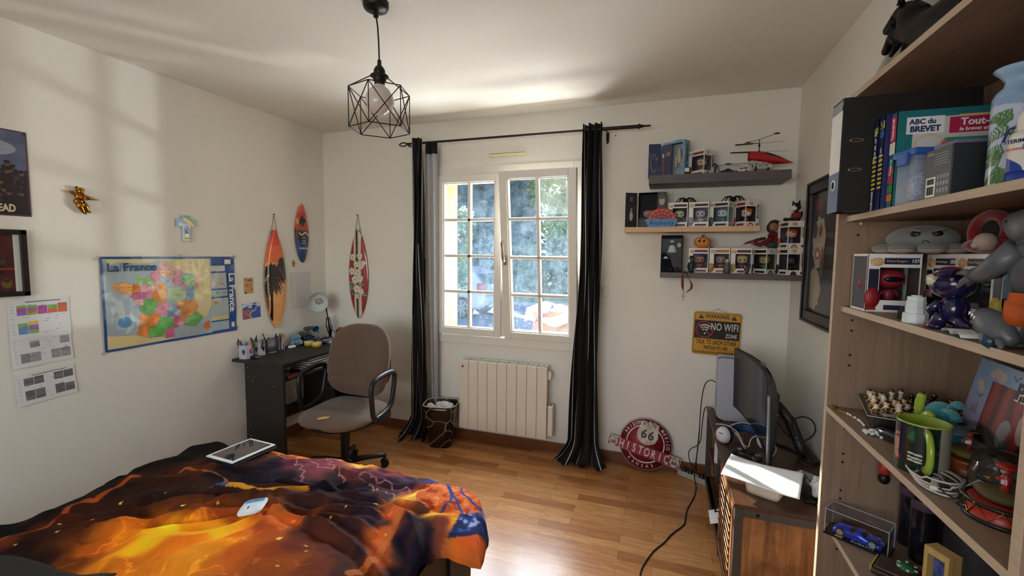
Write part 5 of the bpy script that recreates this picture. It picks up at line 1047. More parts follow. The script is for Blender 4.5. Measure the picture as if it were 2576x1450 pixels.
def figurine(nm, lb, x, y, z, h, body, hat, cape, rot=0):
    t = thing(nm, lb, 'figurine', (x, y, z), rot); s = h / .1
    b = MB(); b.lathe([(.001, 0), (.015, 0), (.013, .02), (.016, .045), (.014, .06), (.006, .066)], 14, (0, 0, 0), s, s * .7); b.tube([(-.012 * s, 0, .058 * s), (-.021 * s, -.006 * s, .035 * s), (-.014 * s, -.012 * s, .028 * s)], .005 * s); b.tube([(.012 * s, 0, .058 * s), (.021 * s, -.006 * s, .035 * s), (.016 * s, -.012 * s, .024 * s)], .005 * s)
    b.v = [(a, c, d * s) if i < 84 else (a, c, d) for i, (a, c, d) in enumerate(b.v)]; b.build('body', M('fgb' + body, body, .5), t)
    b = MB(); b.ell((0, -.001, .079 * s), (.012 * s, .012 * s, .014 * s)); b.build('head', M('fgh' + hat[1], hat[1], .5), t)
    if hat[0]: b = MB(); b.lathe([(.022, .086), (.022, .088), (.012, .089), (.011, .098), (.001, .10)], 18, (0, 0, 0), s, s); b.v = [(a, c, d * s) for a, c, d in b.v]; b.build('hat', M('fgt' + hat[0], hat[0], .6), t)
    if cape: b = MB(); b.grid(8, 8, lambda u, v: ((-.016 + .032 * u) * s * (1 + .3 * v), (.012 + .005 * math.sin(u * 9)) * s, (.072 - .07 * v) * s)); b.build('cape', M('fgc' + cape, cape, .7), t, solid=.001)
figurine('toy_figure', 'small dark figure with a brimmed hat beside the tall black box', .168, 2.955, z3, .105, '#1c2a34', ('#101418', '#5a4a40'), None)
figurine('toy_figure', 'small pale grey figure with a red cape in front of the boxes', .368, 2.955, z3, .095, '#5a605c', (None, '#b0b4ac'), '#8a2226')
figurine('toy_figure', 'small brown and white figure in front of the blonde figure box', .475, 2.955, z3, .062, '#4a3c38', (None, '#2a2426'), '#d0d0d0')
spider('black toy spider crouching in front of the tall black box', .045, 2.955, z3, .9, 20, .9)
t = thing('ribbon_cross', 'dark red ribbon loop with a small metal cross hanging off the lowest shelf', 'pendant', (.125, 2.915, z3))
b = MB()
def rib(P, w):
    def f(u, v):
        k = u * (len(P) - 1); i = min(int(k), len(P) - 2); q = k - i; a = Vector(P[i]).lerp(Vector(P[i + 1]), q); return (a.x + (v - .5) * w * math.cos(u * 5), a.y + (v - .5) * w * math.sin(u * 5) * .6, a.z)
    b.grid(30, 2, f)
rib([(-.005, .03, .001), (-.004, -.003, .004), (-.008, -.006, -.03), (-.006, -.006, -.085), (.003, -.006, -.128)], .016); rib([(.010, .03, .001), (.012, -.003, .004), (.03, -.006, -.035), (.047, -.006, -.07), (.045, -.006, -.095), (.022, -.006, -.118), (.003, -.006, -.128)], .014)
b.build('ribbon', M('ribbon_red', '#6a1a20', .4, var=.3, vs=80), t, solid=.0008)
b = MB(); b.box(-.0012, .0012, -.007, -.005, -.172, -.13); b.box(-.012, .012, -.007, -.005, -.146, -.1435); b.build('cross', BLK, t)
t = thing('rag_doll', 'doll in a red jumper and grey trousers slumped on the REGAN box', 'doll', (.60, 3.035, z3 + .153))
b = MB(); b.tube([(.055, .02, .03), (.035, .015, .05), (.02, .01, .085), (.018, .005, .10)], [.030, .032, .028, .012], 14); b.build('jumper', M('doll_red', '#6a1c20', .9, bmp=.4), t)
b = MB(); b.tube([(.05, 0, .024), (.0, -.01, .022), (-.03, -.01, .035)], [.022, .018, .014], 12); b.tube([(.055, .02, .02), (.08, .0, .02)], [.02, .014], 12); b.build('trousers', M('doll_grey', '#3c4446', .9), t)
b = MB(); b.tube([(.02, -.01, .075), (-.01, -.025, .045), (-.05, -.03, .022), (-.085, -.03, .03)], [.014, .014, .014, .012], 12); b.build('sleeve', M('doll_red'), t)
b = MB(); b.ell((.022, -.002, .132), (.026, .024, .030)); b.ell((.022, -.026, .13), (.005, .005, .006)); b.build('head', M('doll_skin', '#8a6450', .7), t); b = MB(); b.ell((.026, .006, .145), (.032, .028, .026)); b.ell((.012, .012, .125), (.026, .02, .034)); b.build('hair', M('doll_hair', '#3a241c', .9, bmp=1., bs=90), t)
b = MB(); b.ell((-.092, -.03, .034), (.012, .009, .010)); 
for k in range(4): b.tube([(-.10 + k * .005, -.036, .040), (-.102 + k * .005, -.043, .034), (-.10 + k * .005, -.038, .027)], .0028, 6)
b.tube([(-.088, -.034, .042), (-.095, -.04, .046)], .003, 6); b.build('hand', M('doll_skin'), t)
t = thing('toy_knife', 'toy knife with a red blade held by the doll', 'toy knife', (.515, 2.998, z3 + .197), 0, rot=(0, -14, 0))
b = MB(); b.push(FR(0, 0, 0)).prism([(-.0, -.008), (.0, .008), (-.04, .005), (-.068, -.009)], -.001, .001).pop(); b.build('blade', M('blade_red', '#6a2220', .3, .3), t, .0006); b = MB(); b.ell((.03, 0, .002), (.034, .006, .009), 18, 8, .6); b.build('handle', BLK, t)
for x in (.015, .03, .045): b = MB(); b.cyl((x, -.0065, .002), (x, -.0055, .002), .002, .002, 8); b.build('rivet', M('rivet', '#8a8a8a', .3, .8), t)
t = thing('plush_cat', 'black and white plush cat in a red striped top on the corner stack', 'plush toy', (.705, 2.94, z3 + .3052), -50)
BP = M('plush_black', '#121014', .9, sheen=.1, bmp=.3, bs=300); b = MB(); b.ell((-.0, .015, .030), (.022, .026, .032)); b.tube([(-.012, -.0, .015), (-.02, -.03, .010), (-.022, -.052, .012)], [.012, .010, .010]); b.tube([(.012, -.0, .015), (.016, -.03, .010), (.014, -.05, .012)], [.012, .010, .010]); b.build('body', BP, t)
b = MB(); b.lathe([(.024, .022), (.026, .032), (.022, .05)], 20, (0, .012, 0), caps=False); b.build('striped_top', M('plush_red', '#8a2420', .9), t)
b = MB(); b.ell((0, .005, .082), (.027, .025, .025)); b.build('head', BP, t); b = MB(); b.ell((0, -.012, .075), (.020, .016, .015)); b.build('muzzle', M('plush_white', '#d8d4d0', .8), t)
for s in (-1, 1): b = MB(); b.tube([(s * .015, .008, .10), (s * .022, .008, .122)], [.009, .001], 10); b.build('ear', BP, t); b = MB(); b.ell((s * .008, -.02, .088), (.004, .003, .006)); b.build('eye', WHT, t)
b = MB(); b.tube([(.0, .04, .015), (.0, .055, .03), (.005, .05, .06)], .005); b.build('tail', BP, t)

# ================= SIGNS =================
t = thing('warning_sign', 'yellow and black WARNING NO WIFI ZONE tin sign hanging above the console', 'sign', (.348, YB - .012, .971)); t.rotation_euler = (0, R(1.5), 0)
W_, H_ = .288, .284; YEL = M('sign_yellow', '#c8922e', .35); SBK = M('sign_black', '#1c1a1e', .35); SRED = M('sign_red', '#a8383a', .4); SWH = M('sign_white', '#d8d4d0', .4)
def rrect(w, h, r, n=6): return [(sx * (w / 2 - r) + r * math.cos(a), sy * (h / 2 - r) + r * math.sin(a)) for sx, sy, a0 in ((1, 1, 0), (-1, 1, 90), (-1, -1, 180), (1, -1, 270)) for a in [R(a0 + 90 * k / n) for k in range(n + 1)]]
b = MB(); b.m(YEL).push(FR(0, 0, 0)); b.prism(rrect(W_, H_, .018), -.002, 0); b.m(SBK).prism(rrect(W_ - .012, H_ - .012, .013), 0, .0004); b.m(YEL).prism(rrect(W_ - .016, H_ - .016, .011), .0004, .0008)
b.m(SBK).prism([(-W_ / 2 + .009, -.035), (W_ / 2 - .009, -.035), (W_ / 2 - .009, .086), (-W_ / 2 + .009, .086)], .0008, .0012)
for s in (-1, 1): b.m(SBK).prism([(s * .098 - .017, .097), (s * .098 + .017, .097), (s * .098, .127)], .0008, .0013); b.m(YEL).prism([(s * .098 - .0015, .105), (s * .098 + .0015, .105), (s * .098 + .0015, .118), (s * .098 - .0015, .118)], .0013, .0016)
for k in range(17):
    x = -W_ / 2 + .014 + k * .016
    if x + .016 < W_ / 2 - .006: b.m(SBK).prism([(x, -.132), (x + .007, -.132), (x + .013, -.118), (x + .006, -.118)], .0008, .0012)
b.m(SRED); cx_, cy_ = -.073, .025
b.lathe([(.048, .0012), (.048, .0018), (.055, .0018), (.055, .0012)], 40, (cx_, cy_, 0), caps=False); b.m(SWH)
for q in (.02, .034, .048):
    for a0, a1 in ((50, 130),): b.prism([(cx_ + .002 + q * math.cos(R(a)), cy_ - .025 + q * math.sin(R(a)) * 1.1) for a in range(a0, a1 + 1, 8)] + [(cx_ + .002 + (q + .007) * math.cos(R(a)), cy_ - .025 + (q + .007) * math.sin(R(a)) * 1.1) for a in range(a1, a0 - 1, -8)], .0012, .0015)
b.lathe([(.006, .0012), (.006, .0016), (.001, .0016)], 16, (cx_ + .002, cy_ - .026, 0)); b.m(SRED).push(Matrix.Translation((cx_, cy_, .0016)) @ Matrix.Rotation(R(-45), 4, 'Z')).box(-.05, .05, -.0035, .0035, 0, .0004).pop()
b.pop(); b.build('plate', None, t)
b = MB(); b.m(SBK); e = -.0012
b.text('WARNING', .036, FR(0, e, .113), .022, sx=.74, space=1.15); b.text('TALK TO EACH OTHER', .040, FR(.0, e, -.058), .02, sx=.54, space=1.08); b.text('PRETEND IT\'S 1995', .033, FR(0, e, -.096), .02, sx=.52)
b.m(SWH); b.text('NO WIFI', .066, FR(.045, e - .0006, .045), .01, sx=.62, space=1.05); b.text('ZONE', .036, FR(.088, e - .0006, -.010), .012, sx=.68); b.build('lettering', None, t)
b = MB(); b.tube([(-.055, 0, H_ / 2 - .002), (0, .0, H_ / 2 + .022), (.055, 0, H_ / 2 - .002)], .0009, 5); b.cyl((0, .008, H_ / 2 + .023), (0, -.004, H_ / 2 + .023), .0025, .0025, 8); b.build('hanging_wire', BLK, t)
# route 66
t = thing('road_sign', 'round dark red ROUTE US 66 HISTORIC tin sign leaning against the wall on the floor', 'sign', (-.073, 3.072, .012)); t.rotation_euler = (R(-12), 0, 0)
R6 = M('tin_red', '#7a1f2a', .35, .4, var=.2, vs=25, bmp=.2, bs=60); S6 = M('tin_silver', '#b0a49c', .4, .6, var=.25, vs=60); C6 = M('tin_cream', '#b8ac98', .45, .2, var=.3, vs=40)
Q = frame((0, 0, .174), (1, 0, 0), (0, 0, 1)) @ Matrix.Rotation(R(-12.5), 4, 'Z')
b = MB(); b.push(Q); b.m(S6).lathe([(.174, -.003), (.174, .002), (.168, .003)], 72, caps=False); b.m(R6).lathe([(.001, .0022), (.169, .0022), (.171, -.002), (.001, -.002)], 72)
b.m(S6); b.prism([(-.245, -.085), (.245, -.085), (.245, -.015), (-.245, -.015)], -.001, .004); b.m(R6); b.prism([(-.241, -.081), (.241, -.081), (.241, -.019), (-.241, -.019)], .004, .0048)
b.m(S6); b.lathe([(.120, .0022), (.122, .0032), (.127, .0032), (.129, .0022)], 72, caps=False); b.pop()
b.m(R6).push(Q); b.prism([(-.150, -.085), (.150, -.085), (.162, -.015), (-.162, -.015)], .0035, .0056)
def shield(cx, cy, s, z):
    P = [(-.5, .62), (-.28, .68), (0, .58), (.28, .68), (.5, .62), (.56, .2), (.62, -.1), (.5, -.45), (.25, -.6), (0, -.68), (-.25, -.6), (-.5, -.45), (-.62, -.1), (-.56, .2)]; b.prism([(cx + p * s, cy + q * s) for p, q in P], z, z + .002)
b.m(C6); shield(.0, .072, .115, .003); shield(-.207, -.05, .047, .0048); shield(.207, -.05, .047, .0048); b.pop(); b.build('plate', None, t)
b = MB(); b.m(S6); QQ = lambda x, y, z, a=0: Q @ Matrix.Translation((x, y, z)) @ Matrix.Rotation(R(a), 4, 'Z')
for i, ch in enumerate('HISTORIC'): b.text(ch, .078, QQ(-.150 + i * .0435, -.052, .0065), .016, .0012, sx=.62)
for s_, a0, a1, sg in (('ARIZONA NEW MEXICO', 163, 8, 1), ('KANSAS', 238, 302, -1)):
    for i, ch in enumerate(s_):
        a = R(a0 + (a1 - a0) * i / (len(s_) - 1)); rr_ = .147; b.text(ch, .031, QQ(rr_ * math.cos(a), rr_ * math.sin(a), .003, math.degrees(a) - 90 * sg), .012, .0008, sx=.85)
b.m(SBK); b.text('ROUTE', .031, QQ(0, .131, .0056), .02, sx=.9); b.text('U S', .022, QQ(0, .106, .0056), .0, sx=.9); b.text('66', .082, QQ(0, .062, .0056), .03, sx=1.0, space=1.15)
for s in (-1, 1): b.text('ROUTE', .014, QQ(s * .207, -.030, .0072), .02, sx=.8); b.text('66', .036, QQ(s * .207, -.056, .0072), .03, sx=1.)
b.build('lettering', None, t)
b = MB(); b.push(Q); b.m(C6).prism([(-.05, .118), (.05, .118), (.05, .146), (-.05, .146)], .0045, .0052); b.pop(); b.build('route_band', None, t)
# ================= TV STAND AND WHAT IS ON IT =================
RUST = wood('rustic_board', '#744622', '#b07844', 2, 3.5, 14, .5, .3, .75); RUSTT = wood('rustic_top', '#3a2417', '#5a3822', 1, 4, 12, .38, .2, .7); GMET = M('grey_metal', '#4a4440', .5, .3)
t = thing('tv_stand', 'rustic brown media cabinet with a dark metal frame in the right corner', 'cabinet', (.300, 1.882, 0))
L_, Dp = 1.17, .44
b = MB(); b.box(0, Dp, 0, L_, .482, .50); b.build('top', RUSTT, t, .002)
b = MB()
for y in (0, L_ - .035):
    b.box(.004, .034, y, y + .03, .0, .482); b.box(Dp - .034, Dp - .004, y, y + .03, .0, .482); b.box(.034, Dp - .034, y, y + .03, .452, .482); b.box(.034, Dp - .034, y, y + .03, .03, .06)
b.box(.004, .034, .42, .45, 0, .482); b.box(.004, .03, .03, L_ - .03, .03, .06); b.build('frame', GMET, t, .001)
b = MB(); b.box(.034, Dp - .034, .012, .022, .06, .452); b.build('end_panel', RUST, t); b = MB(); b.box(.034, Dp - .034, L_ - .022, L_ - .012, .06, .452); b.build('end_panel', RUST, t)
b = MB(); b.cyl((.085, .0005, .468), (.085, -.003, .468), .006, .006, 12); b.build('screw', M('dark_screw', '#25221f', .3, .8), t)
b = MB(); b.box(.02, Dp - .02, .44, L_ - .03, .235, .25); b.build('shelf', RUSTT, t); b = MB(); b.box(.01, Dp - .02, .03, L_ - .03, .045, .06); b.build('bottom_board', RUSTT, t); b = MB(); b.box(Dp - .016, Dp - .008, .03, L_ - .03, .06, .48); b.build('back_panel', RUSTT, t)
b = MB(); b.box(.01, Dp - .02, .432, .446, .06, .48); b.build('divider', RUSTT, t)
b = MB(); b.box(.0, .014, .036, .416, .066, .09); b.box(0, .014, .036, .416, .45, .474); b.box(0, .014, .036, .06, .09, .45); b.box(0, .014, .392, .416, .09, .45)
d_ = b.build('louvre_door', RUST, t)
for k in range(11):
    b = MB(); b.push(Matrix.Translation((.007, .226, .105 + k * .0335)) @ Matrix.Rotation(R(35), 4, 'Y')); b.box(-.014, .014, -.166, .166, -.002, .002); b.pop(); b.build('slat', RUST, d_)
b = MB(); b.cyl((-.018, .39, .24), (-.018, .39, .30), .004); b.cyl((0, .39, .245), (-.018, .39, .245), .003); b.cyl((0, .39, .295), (-.018, .39, .295), .003); b.build('handle', BLK, d_)
for s in (1, -1):
    b = MB(); b.tube([(.004, 1.13, .27 + s * .19), (.004, .80, .27 - s * .19)], .006, 6) if 0 else None
TZ = .5005
# items inside
def gcase(y, h, w, col, z, lean=0, x=.335):
    b = MB(); b.m(M('case_' + col, col, .35)).box(0, w, 0, .014, 0, h); b.m(M('case_strip', '#c8c8cc', .5)).box(-.0005, .0, .002, .012, h * .75, h * .95); o = b.build('game_case'); o.location = (x, y, z); o.rotation_euler = (R(lean), 0, 0)
    tag(o, 'upright game case in the row on the upper shelf of the cabinet', 'game case', 'game cases in the cabinet'); return o
for k, c in enumerate(('#2a4c9c', '#a83a2c', '#3a7ab8', '#d8d0c8', '#8a2a22', '#1c1c22', '#2a2c34', '#38506a', '#5a2a2a', '#1f2a3c', '#26262c', '#4a3a34')): gcase(2.50 + k * .0155 + (.03 if k > 5 else 0), .17 - .004 * (k % 3), .13, c, .2505)
t = thing('white_gadget', 'small white box standing at the far end of the cabinet shelf', 'gadget', (.33, 2.80, .2505), 0); b = MB(); b.box(0, .10, 0, .03, 0, .19); b.build('body', WHT, t, .003); b = MB(); b.box(-.001, 0, .01, .02, .12, .16); b.build('logo', BLK, t)
for i in range(3):
    o = MB(); o.box(0, .25, 0, .20, 0, .03); ob = o.build('media_player', M('dark_case' + str(i), ('#1a1a1e', '#2a2a30', '#202428')[i], .35), None, .002); ob.location = (.345, 2.50 - .01 * i, .0605 + .0305 * i); tag(ob, 'flat dark device in the stack on the bottom board of the cabinet', 'device', 'devices at the bottom of the cabinet')
o = MB(); o.m(PAP).grid(6, 6, lambda u, v: (-.075 + u * .15, v * .11, .014 - .05 * max(0, .55 - u) + .01 * v)); ob = o.build('paper_sheet', solid=.001); ob.location = (.345, 2.34, .150); tag(ob, 'loose white paper sticking out of the lower cabinet compartment', 'paper')
o = MB(); o.box(-.03, .14, 0, .10, 0, .016); ob = o.build('blue_booklet', M('book_blue', '#26378c', .4)); ob.location = (.345, 2.35, .128); tag(ob, 'dark blue booklet under the loose white paper', 'booklet')
o = MB(); o.box(-.01, .2, 0, .14, 0, .066); ob = o.build('grey_case', M('grey_case', '#3a3a42', .4), None, .003); ob.location = (.345, 2.34, .0605); tag(ob, 'dark grey case at the bottom beneath the blue booklet', 'case')
# games console
t = thing('games_console', 'tall white and black games console standing upright by the back wall', 'games console', (.345, 2.842, TZ))
CON = M('console_white', '#aeb0bc', .3, var=.01)
for nm, y0, y1 in (('side_shell', 0, .014), ('side_shell', .105, .119)):
    b = MB(); b.push(FR(0, y1, 0)).prism([(.0, .012), (.03, .0), (.22, .005), (.235, .03), (.235, .35), (.20, .372), (.01, .378), (-.012, .37), (-.012, .03)], 0, y1 - y0).pop(); b.build(nm, CON, t, .005)
b = MB(); b.box(.002, .225, .014, .105, .006, .362); b.build('core', M('core_black', '#1b1a20', .15), t, .004)
b = MB(); b.box(-.006, .002, .016, .103, .012, .36); b.build('front_trim', M('trim_grey', '#9a9ba6', .3), t, .004); b = MB(); b.box(-.008, -.006, .08, .088, .05, .17); b.build('disc_slot', M('slot_grey', '#6c6c78', .4), t)
# monitor: curved panel, far end propped up
C0, C1, C2, C3 = Vector((.468, 2.19, .512)), Vector((.415, 2.80, .612)), Vector((.452, 2.165, .915)), Vector((.408, 2.80, .952))
def mon(u, v, w):
    p = C0.lerp(C1, u).lerp(C2.lerp(C3, u), v); return p + Vector((.045 * (1 - (2 * u - 1) ** 2), 0, 0)) + Vector((.97, .1, .1)) * w
t = thing('monitor', 'large curved dark computer monitor facing the bed', 'monitor', (0, 0, 0))
b = MB(); b.grid(30, 12, lambda u, v: tuple(mon(.012 + u * .976, .035 + v * .95, -.001))); b.build('screen', M('screen_dark', '#0d0c10', .12, spec=.6), t)
PLT = M('monitor_plastic', '#1e1d20', .45, var=.1, vs=200, bmp=.4, bs=160)
b = MB()
def rim(u, v): return tuple(mon(u, v, 0))
b.grid(30, 12, rim)
def back(u, v): e = min(u * 6, (1 - u) * 6, 1) ** .6 * min(1, (1 - v) * 5 + .0, v * 5) ** .5; e2 = max(0, 1 - abs(u - .5) * 2.6) ** .5 * max(0, 1 - abs(v - .55) * 2.1) ** .4; return tuple(mon(u, v, .018 + .022 * e + .028 * e2))
b.grid(30, 14, back)
for f, g in ((lambda u, v: tuple(mon(u, 0, .018 * v)), 0), (lambda u, v: tuple(mon(u, 1, .018 * v)), 0), (lambda u, v: tuple(mon(0, u, .018 * v)), 0), (lambda u, v: tuple(mon(1, u, .018 * v)), 0)): b.grid(30, 1, f)
b.build('housing', PLT, t)
b = MB(); b.grid(12, 1, lambda u, v: tuple(mon(-.001, u * .88, .001 + .012 * v))); b.build('silver_edge', M('silver_edge', '#8e9096', .35, .6), t, solid=.0015)
b = MB(); b.cbox(tuple(mon(.5, 1.0, .02)), (.02, .05, .014)); b.build('top_sensor', M('sensor', '#5a5a5e', .4), t)
b = MB(); b.push(Matrix.Translation(tuple(mon(.5, .5, .07)))); b.box(-.01, .02, -.045, .045, -.045, .045); b.pop(); b.tube([tuple(mon(.5, .45, .09)), (.63, 2.49, .66), (.67, 2.46, .55), (.68, 2.44, .515)], [.015, .017, .016, .015], 8, flat=1.5)
b.build('stand_arm', PLT, t)
for s in (-1, 1):
    b = MB(); P = [(.69, 2.45 + s * .01, TZ + .006), (.60 + (0 if s < 0 else .02), 2.45 + s * .10, TZ + .006), (.56 + (0 if s < 0 else .03), 2.45 + s * .13, TZ + .006)] if s > 0 else [(.69, 2.44, TZ + .006), (.655, 2.39, TZ + .006), (.69, 2.355, TZ + .006), (.735, 2.40, TZ + .006)]
    b.tube(P, .011, 6, flat=.5); b.build('stand_foot', PLT, t)
    if s < 0: b = MB(); b.tube([(x - .004, y - .012, z - .002) for x, y, z in P], .0028, 6); b.build('foot_trim', M('silver_edge'), t)
# headphones
t = thing('gaming_headset', 'white and blue over-ear headset lying in front of the monitor', 'headphones', (0, 0, TZ))
HW = M('headset_white', '#c9ccd4', .3); HB = M('headset_blue', '#1c3f66', .5); NV = M('pad_navy', '#14182c', .8)
for nm, (x, y, z), dx in (('ear_cup', (.335, 2.50, .043), -.3), ('ear_cup', (.525, 2.485, .043), .5)):
    b = MB(); d = Vector((-.75, -.65, .12)).normalized(); q = d.to_track_quat('Z', 'Y').to_matrix().to_4x4(); b.push(Matrix.Translation((x, y, z)) @ q); b.lathe([(.001, .034), (.022, .032), (.034, .022), (.040, .006), (.040, .0)], 28, sy=1.08, caps=False); b.pop(); c = b.build(nm, HW, t)
    b = MB(); b.push(Matrix.Translation((x, y, z)) @ q); b.lathe([(.041, .002), (.043, -.008), (.040, -.022), (.025, -.026), (.001, -.02)], 28, sy=1.05, caps=False); b.pop(); b.build('ear_pad', NV, c); b = MB(); b.push(Matrix.Translation((x, y, z)) @ q); b.box(-.004, .020, .010, .014, .030, .034); b.pop(); b.build('logo', M('logo_blue', '#3a5aa8', .4), c)
b = MB(); b.grid(30, 4, lambda u, v: (.34 + .19 * u + .01 * math.sin(3.14 * u), 2.53 + .075 * math.sin(3.14 * u), .035 + .022 * math.sin(3.14 * u) + (v - .5) * .04)); b.build('headband', HB, t, solid=.008)
b = MB(); b.grid(30, 2, lambda u, v: (.335 + .20 * u + .01 * math.sin(3.14 * u), 2.531 + .077 * math.sin(3.14 * u) - .005 + .01 * v, .06 + .024 * math.sin(3.14 * u))); b.build('band_trim', HW, t, solid=.003)
b = MB(); P = [(.30, 2.56, .075), (.35, 2.55, .082), (.40, 2.50, .07), (.41, 2.44, .03), (.44, 2.42, .02), (.45, 2.46, .05), (.48, 2.50, .06), (.53, 2.47, .08), (.56, 2.40, .05), (.53, 2.35, .02), (.50, 2.33, .02)]
def smooth(P, n=4):
    P = [Vector(p) for p in P]
    for _ in range(n): Q = [P[0]]; [Q.extend([P[i] * .75 + P[i + 1] * .25, P[i] * .25 + P[i + 1] * .75]) for i in range(len(P) - 1)]; P = Q + [P[-1]]
    return P
b.tube(smooth(P, 3), .0028, 6); b.build('cable', M('white_cable', '#c4bfb2', .5), t)
for i in range(3): b = MB(); b.tube(smooth([(.37, 2.53 - .01 * i, .07), (.40 + .01 * i, 2.49, .045), (.415, 2.43 + .01 * i, .02), (.43, 2.38, .02)], 2), .0016, 5); b.build('thin_cord', M('white_cable'), t)
# controllers
def pad(nm, lb, loc, rot, body, face, sc=1., dark=True):
    t = thing(nm, lb, 'game controller', loc, 0, rot=rot); B_, F_ = M('pad_' + body, body, .4), M('padf_' + face, face, .3); s = sc
    b = MB(); P = [(-.02, .035), (-.045, .037), (-.070, .022), (-.080, -.01), (-.082, -.045), (-.070, -.062), (-.056, -.055), (-.040, -.022), (-.015, -.014)]
    full = P + [(-x, y) for x, y in P[::-1]]; b.push(Matrix.Scale(s, 4)); b.prism(full, -.012, .014); b.pop(); o = b.build('body', B_, t, .010 * s)
    b = MB(); b.push(Matrix.Scale(s, 4)); b.prism([(-.032, .036), (.032, .036), (.034, .0), (.016, -.016), (-.016, -.016), (-.034, 0)], .0145, .0165); b.pop(); b.build('face_plate', F_, t)
    for x in (-.022, .022): b = MB(); b.push(Matrix.Scale(s, 4)); b.lathe([(.006, .014), (.005, .022), (.009, .024), (.009, .027), (.001, .0265)], 18, (x, -.004, 0), caps=False); b.pop(); b.build('thumbstick', BLK if dark else M('stick_grey', '#6a6a70', .5), t)
    for k in range(4): a = R(90 * k); b = MB(); b.push(Matrix.Scale(s, 4)); b.cyl((.050 + .010 * math.cos(a), .015 + .010 * math.sin(a), .013), (.050 + .010 * math.cos(a), .015 + .010 * math.sin(a), .0175), .0038, .0038, 10); b.pop(); b.build('button', M('btn_grey', '#9a9ca8', .4), t)
    b = MB(); b.push(Matrix.Scale(s, 4) @ Matrix.Translation((-.050, .015, .0155))); b.box(-.012, .012, -.0035, .0035, -.002, .002); b.box(-.0035, .0035, -.012, .012, -.002, .002); b.pop(); b.build('direction_pad', M('btn_grey'), t)
    return t
pad('game_controller', 'black game controller lying in front of the headset', (.415, 2.31, TZ + .027), (4, 0, -35), '#26262e', '#16171c', .86)
pad('game_controller', 'white game controller leaning in a clear charging dock by the wall', (.600, 2.075, TZ + .052), (62, -8, -62), '#c4c8cc', '#3a3c44', .86, False)
t = thing('charging_dock', 'black transparent charging dock beneath the white controller', 'dock', (.610, 2.05, TZ)); b = MB(); b.box(-.04, .04, -.07, .07, 0, .012); b.build('base', BLK, t, .004)
crumple('wrapping_film', 'crumpled black plastic wrapping beside the white controller', 'wrapping', (.655, 1.99, TZ + .014), (.055, .09, .016), M('film_black', '#1a1614', .12, var=.5, vs=40), 8, 3.4, .5)
# tub with paper
t = thing('plastic_tub', 'cream plastic tub near the open end of the cabinet top', 'tub', (.435, 2.02, TZ), -27)
b = MB()
def tb(u, v, k=1.): a = u * 2 * math.pi; r = .86 + .14 * v; pw = lambda x: math.copysign(abs(x) ** .35, x); return (.070 * r * pw(math.cos(a)), .062 * r * pw(math.sin(a)), .058 * v)
b.grid(48, 4, tb, True, True); b.add([tb(i / 48, 0) for i in range(48)], [tuple(range(48))]); b.build('tub_body', M('tub_cream', '#d6c8b4', .45), t, solid=.002)
o = MB(); o.grid(24, 16, lambda u, v: (-.15 + .28 * u, -.115 + .21 * v - .02 * math.sin(u * 2.2), .001 + .004 * math.sin(v * 3 + u * 5) ))
ob = o.build('paper_bag', M('paper_white2', '#e4e6e8', .55, bmp=.3, bs=60), None, solid=.0015); ob.location = (.440, 2.055, TZ + .066); ob.rotation_euler = (R(3), 0, R(-18)); tag(ob, 'flattened white paper bag lying across the cream tub, catching the sun', 'bag')
# cables
CAB = M('cable_black', '#100f12', .5)
def cable(nm, lb, P, r=.0035, n=3):
    o = MB().tube(smooth(P, n), r, 6).build(nm, CAB); tag(o, lb, 'cable'); return o
cable('power_cable', 'black cable looping out from the back of the monitor', [(.57, 2.52, .66), (.60, 2.50, .60), (.64, 2.46, .58), (.69, 2.44, .585), (.735, 2.46, .63), (.725, 2.48, .68), (.68, 2.47, .70), (.64, 2.46, .685), (.625, 2.46, .65), (.66, 2.46, .58), (.70, 2.44, .52), (.72, 2.42, .505)], .0035)
cable('console_cable', 'black cable from the console down to the power strip', [(.335, 2.95, .70), (.31, 3.0, .705), (.275, 3.03, .66), (.262, 3.04, .5), (.262, 3.04, .3), (.25, 3.06, .12), (.26, 3.08, .06)], .003)
cable('console_cable', 'second black cable hanging beside the cabinet frame', [(.35, 2.96, .52), (.30, 3.00, .53), (.284, 3.04, .50), (.276, 3.045, .38), (.272, 3.045, .25), (.20, 3.04, .22), (.205, 3.03, .14), (.25, 3.06, .08)], .003)
cable('floor_cable', 'long black cable snaking across the wood floor', [(.262, 3.05, .35), (.255, 3.04, .2), (.235, 3.0, .06)] + [onz(a, c, .004) + (.004,) for a, c in ((1752, 1225), (1748, 1250), (1727, 1283), (1724, 1310), (1722, 1322), (1688, 1345), (1670, 1368), (1645, 1385), (1628, 1408), (1613, 1432), (1610, 1448))], .0035)
t = thing('power_strip', 'grey-white power strip with black plugs on the floor by the baseboard', 'power strip', (.245, 3.07, 0), -32)
b = MB(); b.box(-.11, .11, -.024, .024, 0, .036); b.build('housing', M('strip_white', '#a8a69e', .4), t, .006)
for x in (-.07, -.03, .05): b = MB(); b.lathe([(.017, .035), (.017, .042), (.010, .055), (.006, .06), (.001, .06)], 16, (x, 0, 0)); b.build('plug', PLB, t)
for x in (.012, .088): b = MB(); b.lathe([(.018, .0355), (.018, .038), (.015, .038), (.014, .0362), (.001, .0362)], 18, (x, 0, 0), caps=False); b.build('socket', M('socket_grey', '#87857e', .5), t)
t = thing('framed_artwork', 'tall black framed dark artwork on the right wall beside the shelf unit', 'picture', (XR, 2.795, 1.135))
b = MB(); fw, fh, w_ = .50, .735, .062
for (a0, a1, c0, c1) in ((0, fw, 0, w_), (0, fw, fh - w_, fh), (0, w_, w_, fh - w_), (fw - w_, fw, w_, fh - w_)): b.box(-.030, 0, -a1, -a0, c0, c1)
